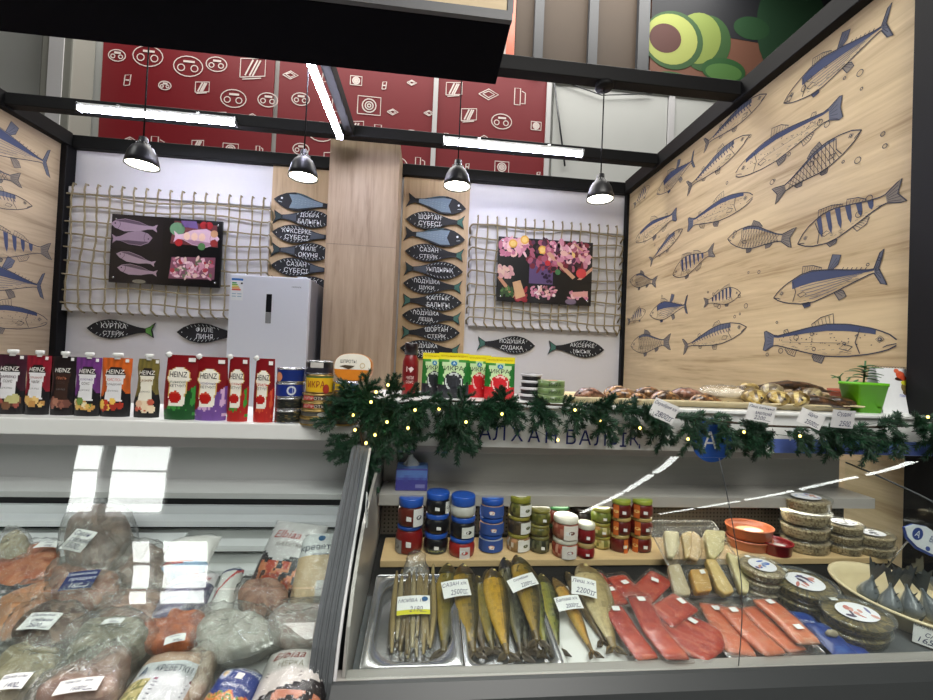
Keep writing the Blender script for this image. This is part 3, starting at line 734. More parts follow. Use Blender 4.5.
def pic_b(q, M, W, H):
    A = lambda x, y: (x * W, y * H); rd = random.Random(8)
    def patch(x0, x1, y0, y1, n, cols, s=(.02, .05), zz=.001, M=M):
        for k in range(n):
            q.disc(rd.uniform(x0, x1) * W, rd.uniform(y0, y1) * H, rd.uniform(*s) * W, rd.uniform(*s) * W * .6, 'print', rd.choice(cols), M, zz + .00004 * k, 9, rd.uniform(0, 3))
    pink = [(222, 160, 176), (206, 136, 154), (236, 196, 196), (190, 110, 136), (230, 184, 170)]
    patch(.02, .31, .72, .97, 46, pink); 
    for x, y in ((.15, .9), (.27, .97), (.46, .83), (.78, .78)): q.disc(x * W, y * H, .045 * W, .045 * W, 'print', (230, 176, 70), M, .004, 16); q.disc(x * W, y * H, .03 * W, .03 * W, 'print', (240, 206, 120), M, .0045, 16)
    patch(.33, .95, .52, .97, 120, [(150, 60, 80), (120, 36, 50), (86, 40, 70), (170, 90, 110), (60, 30, 40)], (.02, .06), .0008)
    patch(.52, .95, .62, .97, 70, pink, (.02, .05), .003)
    q.poly([A(.33, .3), A(.58, .3), A(.58, .66), A(.33, .66)], 'print', (96, 76, 118), M @ Matrix.Translation((0, 0, .0035)))
    for k in range(10): q.disc(rd.uniform(.46, .57) * W, rd.uniform(.34, .54) * H, .016 * W, .016 * W, 'print', (50, 26, 60), M, .0045, 9)
    for pts in ([(.5, .78), (.54, .81), (.82, .44), (.79, .4)], [(.8, .97), (.99, .78), (1, .74), (.78, .95)], [(.84, .4), (.88, .4), (1, .56), (1, .62)]): q.poly([A(*p) for p in pts], 'print', (206, 160, 128), M @ Matrix.Translation((0, 0, .005)))
    q.disc(.88 * W, .5 * H, .055 * W, .05 * W, 'print', (214, 70, 70), M, .006, 14); q.disc(.52 * W, .63 * H, .03 * W, .03 * W, 'print', (196, 50, 56), M, .006, 12); q.disc(.63 * W, .5 * H, .03 * W, .03 * W, 'print', (70, 130, 80), M, .006, 9)
    patch(.02, .16, .38, .52, 26, [(226, 176, 170), (214, 160, 160), (232, 196, 176)], (.02, .04), .003)
    q.poly([A(.0, .36), A(.02, .4), A(.2, .1), A(.17, .06)], 'print', (196, 140, 108), M @ Matrix.Translation((0, 0, .002))); q.poly([A(.16, .3), A(.24, .34), A(.3, .1), A(.2, .04)], 'print', (214, 172, 128), M @ Matrix.Translation((0, 0, .0042)))
    patch(.05, .17, .1, .22, 26, [(60, 96, 50), (80, 120, 60), (50, 76, 40)], (.015, .03), .004); patch(.2, .31, .02, .22, 20, [(150, 40, 50), (170, 60, 70)], (.02, .035), .003)
    patch(.36, .62, .08, .26, 60, pink + [(236, 220, 216), (150, 90, 100)], (.012, .03), .002); patch(.76, .95, .1, .2, 24, pink, (.015, .03), .002); q.poly([A(.8, .13), A(.96, .14), A(.96, .23), A(.79, .2)], 'print', (220, 160, 150), M @ Matrix.Translation((0, 0, .004))); q.disc(.78 * W, .05 * H, .06 * W, .03 * W, 'print', (120, 104, 124), M, .002, 12)
photo_board([(111, 213), (222, 222), (220, 289), (110, 281)], 3.796, 'black photo board of whole raw fish and fish with vegetables', pic_a)
photo_board([(498, 237), (593, 242), (591, 306), (497, 301)], 3.796, 'dark photo board of pink seafood with orange slices', pic_b)

# ------------------------------------------------------------------ fish-shaped sign boards
def fish_outline(L, H, n=18):
    T = [(0, 0), (.08, .23), (.2, .42), (.33, .5), (.46, .46), (.6, .3), (.74, .16), (.86, .11)]
    top = [(t * .86 / 1.0, 0) for t in ()]
    xs = [.86 * i / n for i in range(n + 1)]
    up_ = [(x * L, interp(T, x) * H) for x in xs]; dn = [(x * L, -interp(T, x) * H) for x in reversed(xs[1:])]
    return up_ + [(.93 * L, .22 * H), (L, .42 * H), (.955 * L, .05 * H), (.985 * L, -.36 * H), (.92 * L, -.22 * H)] + dn
def fish_sign(pxh, pxt, Yn, lines, lab, style, group):
    hd, tl = onY(*pxh, Yn), onY(*pxt, Yn); d = tl - hd; L = d.length; H = L * .31
    flip = d.x < 0
    M = frame(hd, d, (0, 0, 1)); 
    if flip: M = frame(hd, d, (0, 0, -1))     # keeps the face towards the room
    # the face must look to -Y
    t = thing('fish_sign', lab, 'sign', Matrix.Translation(hd), group)
    out = fish_outline(L, H); q = MB(); Ml = Matrix.Translation(-hd) @ M
    zdir = (M.to_3x3() @ V((0, 0, 1))).y
    if zdir > 0: raise RuntimeError('sign faces wall')
    q.prism(out, .012, 'board_black', None, Ml @ Matrix.Translation((0, 0, -.006))); q.build('board', t)
    s = -1 if flip else 1
    q = MB(); zf = .0075
    def P(m): return Ml @ Matrix.Translation((0, 0, m))
    if style == 'blue':
        T = [(x, y) for x, y in out]
        body = [(x * L, y * H) for x, y in [(.24, .36), (.4, .4), (.6, .22), (.8, .09), (.8, -.09), (.6, -.22), (.4, -.38), (.26, -.38), (.3, 0)]]
        q.poly(body, 'matte', (124, 144, 158), P(zf))
        q.stroke([(.36 * L, s * .44 * H), (.5 * L, s * .38 * H), (.66 * L, s * .2 * H)], .012, 'matte', (60, 84, 92), Ml, zf + .001)
        q.disc(.13 * L, s * .1 * H, .018 * L, .018 * L, 'paper', (226, 230, 232), Ml, zf + .001, 12)
        q.stroke([(.08 * L, -s * .08 * H), (.14 * L, -s * .12 * H)], .005, 'paper', (190, 200, 200), Ml, zf)
        for k in range(26):
            x = .3 + .45 * (k % 9) / 9; y = (k // 9 - 1) * .12; q.stroke([(x * L, y * H), ((x + .03) * L, (y + .03) * H)], .003, 'matte', (160, 178, 188), Ml, zf + .0008)
    else:
        n = 9
        for k in range(n):    # white dashes along both edges
            x = .14 + .5 * k / n; T = [(0, 0), (.08, .23), (.2, .42), (.33, .5), (.46, .46), (.6, .3), (.74, .16), (.86, .11)]
            y = interp(T, x) * .86
            for sg in (1, -1): q.stroke([(x * L, sg * y * H), ((x + .022) * L, sg * (y - .09) * H)], .0045, 'paper', (196, 204, 204), Ml, zf)
        q.disc(.075 * L, 0, .008 * L, .008 * L, 'paper', (210, 214, 214), Ml, zf, 8)
        g = {'green': (92, 150, 66), 'teal': (66, 112, 100), 'dark': (44, 62, 64)}[style]
        q.poly([(.87 * L, .1 * H), (.93 * L, .18 * H), (.985 * L, .34 * H), (.945 * L, .04 * H), (.97 * L, -.29 * H), (.92 * L, -.17 * H), (.87 * L, -.1 * H)], 'matte', g, P(zf))
        if style == 'dark': q.poly([(.62 * L, .2 * H), (.84 * L, .08 * H), (.84 * L, -.08 * H), (.62 * L, -.2 * H)], 'matte', (74, 82, 92), P(zf))
        # lettering, upright whichever way the fish swims
        Mt = frame(hd, -d if flip else d, (0, 0, 1)); Mt = Matrix.Translation(-hd) @ Mt
        cx = (-.40 if flip else .40) * L
        hh = .25 * H if len(lines) > 1 else .3 * H
        for i, ln in enumerate(lines):
            y = (.17 if i == 0 else -.17) * H if len(lines) > 1 else 0
            w = min(.46 * L, len(ln) * .062 * L)
            q.text(ln, cx, y, w, hh, 'paper', (232, 236, 236), M=Mt, z=zf + .001)
    q.build('lettering' if style != 'blue' else 'painted_body', t)
GR = 'fish signs in a column beside the wooden column'; GL = 'fish signs in a column above the fridge'
Yn = YB - .035
R = [((466, 209), (407, 199), (), 'blue', 'blue-bodied fish sign with no writing, topmost beside the wooden column'),
     ((406, 219), (465, 223), ('ШОРТАН', 'СҮБЕСІ'), 'teal', 'black fish sign with teal tail under the topmost blue fish'),
     ((465, 240), (404, 233), (), 'blue', 'blue-bodied fish sign with no writing between two black fish signs'),
     ((405, 251), (464, 256), ('САЗАН', 'СТЕЙК'), 'teal', 'black two-line fish sign just under the lower blue fish'),
     ((463, 272), (404, 268), ('УЫЛДЫРЫҚ',), 'dark', 'black fish sign with a single line of writing'),
     ((403, 283), (462, 288), ('ПОДУШКА', 'ЩУКИ'), 'teal', 'black fish sign just below the single-line sign'),
     ((462, 303), (402, 300), ('ҚАПТЫК', 'БАЛЫҒЫ'), 'teal', 'black fish sign, fourth from the bottom of the right column'),
     ((402, 315), (461, 319), ('ПОДУШКА', 'ЛЕЩА'), 'teal', 'black fish sign, third from the bottom of the right column'),
     ((460, 333), (401, 332), ('ШОРТАН', 'СТЕЙК'), 'teal', 'black fish sign just above the one the sauce bottle covers'),
     ((400, 348), (460, 351), ('ПОДУШКА', 'САЗАНА'), 'teal', 'black fish sign partly hidden behind the red sauce bottle')]
for h, tl, ln, st, lab in R: fish_sign(h, tl, Yn, ln, lab, st, GR)
Lc = [((274, 199), (335, 207), (), 'blue', 'blue-bodied fish sign with no writing, topmost above the fridge'),
      ((334, 221), (273, 216), ('ДОБРА', 'БАЛЫҒЫ'), 'dark', 'black fish sign under the blue fish above the fridge'),
      ((272, 232), (334, 238), ('КӨКСЕРКЕ', 'СҮБЕСІ'), 'dark', 'black fish sign, middle of the five above the fridge'),
      ((333, 254), (271, 249), ('ФИЛЕ', 'ОКУНЯ'), 'dark', 'black fish sign, second above the fridge top'),
      ((271, 265), (334, 271), ('САЗАН', 'СҮБЕСІ'), 'dark', 'black fish sign just above the fridge top'),
      ((334, 288), (270, 282), ('АМУР', 'СТЕЙК'), 'dark', 'black fish sign half hidden behind the fridge top')]
for h, tl, ln, st, lab in Lc: fish_sign(h, tl, Yn, ln, lab, st, GL)
GW = 'fish signs under the nets'
for h, tl, ln, st, lab in [((87, 328), (155, 331), ('КУРТКА', 'СТЕЙК'), 'green', 'black fish sign with bright green tail under the left net'),
                           ((177, 332), (246, 335), ('ФИЛЕ', 'ЛИНЯ'), 'green', 'black fish sign whose tail the fridge hides'),
                           ((535, 346), (477, 343), ('ПОДУШКА', 'СУДАКА'), 'teal', 'black fish sign under the right net, above the caviar pouches'),
                           ((604, 350), (548, 347), ('АҚСЕРКЕ', 'МЫСЫҚ'), 'teal', 'black fish sign under the right net, by the fish wall corner')]:
    fish_sign(h, tl, YB - .012, ln, lab, st, GW)

# ------------------------------------------------------------------ fridge
Yf = 3.26; xl, xr = Xat(229.5, Yf, 1.9), Xat(309, Yf, 1.9); zt2 = onY(268, 276, Yf).z
t = thing('fridge', 'tall white fridge with a dark display strip standing before the wooden strip', 'fridge', (xl, Yf, 0))
Wf = xr - xl
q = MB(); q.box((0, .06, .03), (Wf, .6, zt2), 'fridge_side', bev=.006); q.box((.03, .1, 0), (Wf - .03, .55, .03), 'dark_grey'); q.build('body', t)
zsplit = .75
q = MB(); q.box((0, 0, zsplit + .006), (Wf, .055, zt2), 'fridge_white', bev=.008)
dr = q.build('door', t)
q = MB(); q.box((Wf * .5 - .02, -.004, zt2 - .28), (Wf * .5 + .02, .001, zt2 - .14), 'print', (14, 15, 20), bev=.001); q.box((Wf * .5 - .02, -.004, zt2 - .365), (Wf * .5 + .02, .001, zt2 - .282), 'print', (140, 142, 142), bev=.001); q.build('display', dr)
q = MB(); Mf = frame((0, -.0015, 0), (1, 0, 0), (0, 0, 1))
q.poly([(.012, zt2 - .2), (.1, zt2 - .2), (.1, zt2 - .03), (.012, zt2 - .03)], 'paper', (232, 236, 238), Mf)
q.poly([(.014, zt2 - .048), (.098, zt2 - .048), (.098, zt2 - .032), (.014, zt2 - .032)], 'paper', (40, 110, 190), Mf @ Matrix.Translation((0, 0, .0006)))
for k, c in enumerate([(40, 150, 70), (120, 180, 60), (220, 200, 40), (236, 160, 40), (220, 70, 40)]):
    w = .03 + .008 * k; z = zt2 - .062 - .013 * k; q.poly([(.018, z - .01), (.018 + w, z - .01), (.024 + w, z - .005), (.018 + w, z), (.018, z)], 'paper', c, Mf @ Matrix.Translation((0, 0, .0006)))
q.poly([(.082, zt2 - .075), (.096, zt2 - .075), (.096, zt2 - .062), (.082, zt2 - .062)], 'paper', (30, 30, 34), Mf @ Matrix.Translation((0, 0, .0006)))
for k in range(4): q.stroke([(.02 + .02 * (k % 2) * 2, zt2 - .15 - .02 * (k // 2)), (.05 + .02 * (k % 2) * 2, zt2 - .15 - .02 * (k // 2))], .006, 'paper', (150, 180, 200), Mf, .0006)
q.build('energy_label', dr)
q = MB(); q.text('HISENSE', Wf * .84, zt2 - .075, .07, .011, 'paper', (90, 96, 104), M=Mf); q.build('lettering', dr)
q = MB(); q.box((0, 0, .05), (Wf, .055, zsplit - .004), 'fridge_white', bev=.008); q.build('drawer_door', t)
for sx in (.03, Wf - .1):
    q = MB(); q.box((sx, .02, zt2), (sx + .07, .09, zt2 + .012), 'fridge_white', bev=.003); q.build('hinge_cover', t)
# ------------------------------------------------------------------ counters and cases
ZL, ZR, YC = 1.211, 1.30, 1.35
GP_L = [(1.262, 1.15), (1.185, 1.088), (1.105, 1.02), (1.035, .962), (.972, .906)]     # sloping glass of the freezer (Y, z)
GP_L2 = [(.968, .902), (.925, .862), (.89, .815), (.87, .77), (.862, .69)]
GP_R = [(.952, 1.225), (.935, 1.18), (.917, 1.13), (.902, 1.085), (.89, 1.045), (.879, 1.005), (.870, .965), (.866, .925), (.865, .88), (.867, .83), (.871, .775)]
GP_E = [(1.44, 1.10), (1.36, 1.088), (1.28, 1.072), (1.2, 1.055), (1.14, 1.038), (1.07, 1.012), (1.0, .97), (.94, .92), (.9, .86), (.88, .81), (.873, .775)]
SMOOTH_SHEET = True
def sheet(q, prof, x0, x1, m, n=1, t=.005):
    """bent sheet with a real thickness"""
    k = [V((0, y, z)) for y, z in prof]; a = []
    for i in range(len(k) - 1):
        p0, p1, p2, p3 = k[max(i - 1, 0)], k[i], k[i + 1], k[min(i + 2, len(k) - 1)]
        for j in range(4):
            t_ = j / 4; a.append(.5 * ((2 * p1) + (p2 - p0) * t_ + (2 * p0 - 5 * p1 + 4 * p2 - p3) * t_ ** 2 + (3 * p1 - p0 - 3 * p2 + p3) * t_ ** 3))
    a.append(k[-1]); off = []
    for i, p in enumerate(a):
        d = (a[min(i + 1, len(a) - 1)] - a[max(i - 1, 0)]).normalized(); off.append(p + V((0, d.z, -d.y)) * t)
    ring = [*a, *off[::-1]]
    n = len(a)
    for side in (a, off[::-1]):
        q.add([(x, p.y, p.z) for x in (x0, x1) for p in side], [(i, i + 1, n + i + 1, n + i) for i in range(n - 1)], m, None, True)
    for i, j in ((0, -1), (-1, 0)):
        p, o_ = a[i], off[i]; q.add([(x0, p.y, p.z), (x1, p.y, p.z), (x1, o_.y, o_.z), (x0, o_.y, o_.z)], [(0, 1, 2, 3)], m)
    for x in (x0, x1): q.add([(x, p.y, p.z) for p in ring], [tuple(range(2 * n))], m)
XLL, XLR = -2.3, -.215
t = thing('freezer_case', 'long freezer case with sloping glass and white slatted back, full of wrapped fish', 'freezer', ((XLL + XLR) / 2, 1.2, 0))
q = MB(); q.box((XLL, YC, 1.161), (-.19, 1.74, ZL), 'white_gloss', bev=.004); q.build('top_shelf', t, None, True)
q = MB(); q.box((XLL, 1.462, 1.0), (XLR, 1.475, 1.16), 'steel_lit'); q.build('canopy_panel', t, None, True)
q = MB(); q.box((XLL, 1.33, .985), (XLR, 1.475, 1.0), 'steel_lit', bev=.003); q.box((XLL, 1.325, .982), (XLR, 1.335, .999), 'steel_lit'); q.build('canopy_ledge', t, None, True)
q = MB()
for k in range(4):
    z = .9 - .083 * k
    q.loft([[(x, y, zz) for y, zz in ((1.5, z), (1.49, z - .002), (1.488, z - .03), (1.465, z - .045), (1.462, z - .062), (1.5, z - .066))] for x in (XLL, XLR)], 'freezer_white', None, False)
q.build('slatted_back', t, None, True)
q = MB(); q.box((XLL, 1.505, .55), (XLR, 1.53, 1.16), 'void'); q.build('duct', t, None, True)  # near-black sheet standing for the dark in the gaps of the slats
q = MB(); q.loft([[(x, .852, .672), (x, 1.47, .815), (x, 1.47, .61), (x, .852, .61)] for x in (XLL, -.78)], 'freezer_white', None, False); q.build('raised_deck', t, None, True)
q = MB(); q.loft([[(x, .852, .672), (x, 1.12, .735), (x, 1.135, .63), (x, 1.47, .63), (x, 1.47, .61), (x, .852, .61)] for x in (-.779, XLR)], 'freezer_white', None, False); q.build('deck', t, None, True)
q = MB(); q.box((XLL, .84, .05), (XLR, 1.55, .54), 'bumper_grey', bev=.01); q.box((XLL, .83, .54), (XLR, .848, .68), 'bumper_grey', bev=.006); q.build('base', t, None, True)
q = MB(); q.box((XLL, 1.53, .1), (-.19, 1.56, 1.16), 'freezer_white'); q.build('rear_wall', t, None, True)
for xa_, xb_, nm in ((-.215, -.165, 'end_cap'),):
    prof = [(1.56, .3), (1.56, 1.155), (1.3, 1.16), (1.262, 1.158), (1.2, 1.11), (1.12, 1.042), (1.04, .975), (.98, .92), (.93, .875), (.89, .825), (.865, .77), (.855, .7), (.85, .6), (.845, .3)]
    q = MB(); q.loft([[(x, y, z) for y, z in prof] for x in (xa_, xb_)], 'end_cap_grey', None, False); q.build(nm, t, None, True)
    q = MB()
    for xx in (-.203, -.19, -.177): q.tube([(xx, y, z + .002) for y, z in prof[3:13]], .003, 'end_cap_grey', n=6)
    q.build('end_cap_rib', t, None, True)
    q = MB(); q.tube([(-.161, y + .006, z) for y, z in prof[3:13]], .004, 'white_panel', n=8); q.build('edge_seal', t, None, True)
q = MB(); sheet(q, GP_L, XLL, -.217, 'glass'); q.build('top_glass', t, None, True)
q = MB(); sheet(q, GP_L2, XLL, -.217, 'glass'); q.build('front_glass', t, None, True)

XRL, XRR = -.135, 1.64
t = thing('display_case', 'refrigerated display case with curved glass, perforated back and a wooden shelf', 'display case', (.6, 1.2, 0))
q = MB(); q.box((-.185, YC - .012, ZR - .012), (1.9, 1.40, ZR), 'white_gloss', bev=.003); q.box((-.185, 1.401, ZR - .012), (1.9, 1.72, ZR), 'white_gloss', bev=.003); q.build('counter_top', t, None, True)
q = MB(); q.box((-.163, YC, 1.152), (1.1, YC + .016, ZR - .013), 'white_gloss'); q.box((1.101, YC, 1.152), (1.93, YC + .016, ZR - .013), 'white_gloss'); sb = q.build('sign_band', t, None, True)
q = MB(); Mb = frame((0, YC - .001, 0), (1, 0, 0), (0, 0, 1))
for ch, px in zip('АЛХАНБАЛЬІҚ', (485, 499, 517, 534, 551, 571, 585, 600, 614, 623, 635)):
    x = Xat(px, YC, 1.195); z = onY(px, 432 + (px - 485) * .055, YC).z
    q.text(ch, x, z, None, .056 if ch == 'Қ' else .05, 'paper', (26, 42, 116), M=Mb, z=.001)
q.build('lettering', t, None, True)
q = MB(); pc = onY(712, 440, YC); q.disc(pc.x, pc.z, .078, .078, 'paper', (28, 84, 178), Mb, .001, 36); q.text('А', pc.x - .01, pc.z + .0, None, .06, 'paper', (232, 236, 240), M=Mb, z=.0025); q.build('round_emblem', t, None, True)
q = MB(); x0, x1 = Xat(775, YC, 1.18), 1.93; zb0 = 1.153
q.poly([(x0, zb0), (x1, zb0), (x1, zb0 + .05), (x0 - .05, zb0 + .05)], 'paper', (88, 112, 190), Mb @ Matrix.Translation((0, 0, .001)))
for ch, px in (('А', 786), ('В', 841)): q.text(ch, Xat(px + 8, YC, 1.2), zb0 + .07, None, .05, 'paper', (200, 206, 216), M=Mb, z=.002)
q.build('blue_stripe', t, None, True)
q = MB(); q.box((XRL, 1.462, 1.0), (XRR, 1.475, 1.152), 'steel'); q.build('canopy_panel', t, None, True)
q = MB(); q.box((XRL, 1.34, .985), (XRR, 1.475, 1.0), 'steel', bev=.003); q.box((XRL, 1.33, .962), (XRR, 1.34, .999), 'steel', bev=.002); q.build('canopy_ledge', t, None, True)
q = MB(); q.box((XRL, 1.44, .80), (XRR, 1.45, .985), 'perforated'); q.build('perforated_back', t, None, True)
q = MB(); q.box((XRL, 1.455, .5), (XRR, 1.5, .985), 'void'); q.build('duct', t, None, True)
ZS, YS0 = .82, 1.262
q = MB(); q.box((XRL + .02, YS0, ZS - .02), (XRR - .03, 1.438, ZS), 'wood_shelf', bev=.002); q.build('shelf', t, None, True)
deck = lambda y: .742 + (y - .90) * .15
q = MB(); q.loft([[(x, .885, deck(.885)), (x, 1.15, deck(1.15)), (x, 1.15, deck(1.15) - .02), (x, .885, deck(.885) - .02)] for x in (XRL, XRR)], 'end_cap_grey', None, False); q.build('deck', t, None, True)
q = MB(); q.loft([[(x, 1.151, deck(1.151) - .001), (x, 1.44, deck(1.44)), (x, 1.44, deck(1.44) - .02), (x, 1.151, deck(1.151) - .02)] for x in (XRL, XRR)], 'void', None, False); q.build('shaded_deck_rear', t, None, True)  # rear of the deck, near-black for the shade under the shelf
q = MB(); q.box((XRL - .03, .868, .70), (XRR + .3, .9, .772), 'steel', bev=.006); q.loft([[(x, y, z) for y, z in ((.866, .772), (.858, .77), (.835, .75), (.82, .72), (.815, .66), (.82, .56), (.866, .56))] for x in (XRL - .03, XRR + .3)], 'bumper_grey', None, False)
q.box((XRL - .03, .817, .655), (XRR + .3, .8185, .66), 'dark_grey'); q.build('bumper', t, None, True)
q = MB(); q.box((XRL - .03, .83, .05), (XRR + .3, 1.7, .56), 'bumper_grey', bev=.01); q.build('base', t, None, True)
q = MB(); q.box((XRL - .03, 1.50, .56), (XRR + .02, 1.53, 1.287), 'freezer_white'); q.build('rear_wall', t, None, True)
sidep = [(1.50, .60), (1.50, 1.15), (1.35, 1.15)] + GP_E + [(.885, .60)]
q = MB(); q.loft([[(x, y, z) for y, z in sidep] for x in (XRL - .012, XRL - .004)], 'steel', None, False); q.build('side_panel', t, None, True)
q = MB(); q.loft([[(x, y, z) for y, z in GP_E + [(.9, .775), (1.44, .80)]] for x in (XRR, XRR + .006)], 'glass_clean', None, False); q.build('end_glass', t, None, True)
Xs = Xat(737, .873, .79)
q = MB(); sheet(q, GP_R, XRL - .004, Xs - .0015, 'glass'); q.build('front_glass', t, None, True)
q = MB(); sheet(q, GP_R, Xs + .0015, XRR, 'glass'); q.build('front_glass', t, None, True)
q = MB(); q.tube([(Xs, y - .003, z) for y, z in GP_R], .0011, 'dark_grey', n=6); q.build('glass_joint', t, None, True)
q = MB(); q.tube([(XRR + .003, y, z + .001) for y, z in GP_E], .003, 'end_cap_grey', n=6); q.build('glass_edge', t, None, True)

# ------------------------------------------------------------------ pouches with printed fronts
def pouch(q, W, H, D, wf, df, paint, nu=26, nv=38, m='print', back=None):
    def S(u, v, s):
        e = abs(2 * u - 1); return V(((u - .5) * W * wf(v), s * D / 2 * df(v) * max(0, 1 - e ** 2.6) ** .7, v * H))
    q.grid(lambda u, v: S(u, v, -1), nu, nv, m, lambda u, v: paint(2 * u - 1, v))
    q.grid(lambda u, v: S(u, v, 1), max(6, nu // 3), max(8, nv // 3), m, back or (lambda u, v: paint(.99, v)), True, True)
    n = 10
    q.add([S(i / n, 0, -1) for i in range(n + 1)] + [S(i / n, 0, 1) for i in range(n, -1, -1)], [tuple(range(2 * n + 2))], m, paint(.9, .02))
    def surf(x, z):
        v = max(0, min(1, z / H)); u = max(0, min(1, .5 + x / (W * wf(v)))); return S(u, v, -1) + V((0, -.0012, 0))
    return surf
HZ = (236, 232, 220)
def sauce_pouch(M, W, H, top, pic, dark=(24, 22, 26), label=(222, 222, 224), lab='', slim=False, words_=('СОУС',), tcol=(120, 40, 40), group='spouted sauce pouches on the left shelf'):
    t = thing('sauce_pouch', lab, 'sauce pouch', M, group)
    hh = H * .93
    wf = (lambda v: interp([(0, .96), (.25, 1), (.5, .8), (.68, .76), (.85, .84), (1, .76)], v)) if slim else (lambda v: interp([(0, .97), (.2, 1), (.45, .93), (.62, .9), (.8, .97), (1, .97)], v))
    rd = random.Random(lab); ar = 2 * hh / W; bl = [(rd.uniform(-.75, .7), rd.uniform(.14, .27), rd.uniform(.16, .3), rd.choice(pic)) for _ in range(12)]
    def paint(x, v):
        for bx, bv, r, c in bl:
            if ((x - bx) ** 2 + ((v - bv) * ar * .9) ** 2) < r * r: return c
        hw = interp([(.28, .56), (.5, .5), (.68, .66), (.72, .7)], v)
        if .27 < v < .72 and abs(x - .02) < hw: return label
        if .72 <= v < .83 and abs(x) < .72 - (v - .72) * 3: return (36, 30, 30)
        if v > .45 + .25 * nz(x * 2 + 3, v * 3): return mixc(top, dark, .35 * max(0, nz(x * 4, v * 5, 2) + .2))
        return dark
    surf = pouch(q := MB(), W, hh, W * .36, wf, lambda v: interp([(0, .95), (.2, 1), (.7, .6), (.95, .12), (1, .06)], v), paint)
    q.text('HEINZ', 0, hh * .765, W * .58, hh * .07, 'print', (238, 236, 230), surf=surf)
    for i, wd in enumerate(words_): q.text(wd, 0, hh * (.63 - .075 * i), W * min(.48, .075 * len(wd)), hh * .045, 'print', tcol if i == 0 else (70, 60, 60), surf=surf)
    q.text('ДЛЯ БЛЮД', 0, hh * .44, W * .34, hh * .03, 'print', (110, 110, 112), surf=surf)
    q.disc(0, 0, 0, 0, 'print', HZ)
    q.build('pouch', t)
    q = MB(); s = W * .16; q.lathe([(s * .62, hh - .004), (s * .62, hh + .004), (s, hh + .005), (s, H), (s * .9, H + .002), (0, H + .002)], 'white_gloss', n=18, sy=.8); q.build('spout_cap', t)
    q = MB(); q.poly([(W * .3, hh * .93), (W * .42, hh * .93), (W * .42, hh * .985), (W * .3, hh * .985)], 'paper', (238, 238, 236), frame((0, -.007, 0), (1, 0, 0), (0, 0, 1))); q.build('price_sticker', t)
    return t
Yp = 1.42
def sp(x0, x1, yt, yb, **k):
    xa_, xb_ = Xat(x0, Yp, ZL + .08), Xat(x1, Yp, ZL + .08); zt_ = onY((x0 + x1) / 2, yt, Yp).z
    return sauce_pouch(TRS(((xa_ + xb_) / 2, Yp + random.uniform(-.004, .004), ZL), rz=.0), xb_ - xa_, zt_ - ZL, **k)
sp(-4, 27, 350, 414, top=(64, 30, 44), pic=[(90, 56, 46), (120, 84, 60), (190, 186, 130), (150, 80, 70)], lab='dark plum sauce pouch with white spout cap, at the left end of the row', words_=('БАРБЕКЮ', 'СОУС'), tcol=(80, 40, 60))
sp(26, 51.5, 351, 415, top=(140, 28, 44), pic=[(210, 170, 100), (226, 190, 120), (190, 140, 80)], lab='crimson-topped sauce pouch with pale label, second in the row', words_=('СЛАДКИЙ', 'ЧИЛИ'), tcol=(180, 60, 60))
sp(50.5, 76, 352, 415, top=(30, 24, 24), dark=(22, 18, 20), label=(58, 40, 34), pic=[(140, 90, 76), (166, 116, 96), (110, 70, 60)], lab='near-black sauce pouch with brown label, standing before the black post', words_=('ГРИЛЬ', 'СОУС'), tcol=(190, 120, 90))
sp(75.5, 102, 353, 416, top=(112, 56, 128), pic=[(220, 180, 100), (200, 150, 80), (226, 214, 180), (110, 140, 70)], lab='violet-topped sauce pouch with pale label', words_=('ЧЕСНОЧНЫЙ', 'СОУС'), tcol=(110, 80, 140))
sp(100.5, 131.5, 353.5, 416, top=(206, 98, 36), pic=[(226, 160, 60), (190, 60, 40), (230, 190, 90), (160, 50, 36)], lab='orange-topped sauce pouch with pale label', words_=('КИСЛО-', 'СЛАДКИЙ'), tcol=(200, 70, 50))
sp(134.5, 161, 354.5, 416.5, top=(120, 108, 54), slim=True, label=(226, 222, 206), pic=[(226, 206, 176), (190, 90, 70), (214, 180, 150)], lab='slim waisted sauce pouch with leafy green-brown top, just left of the ketchups', words_=('ЦЕЗАРЬ',), tcol=(140, 100, 60))
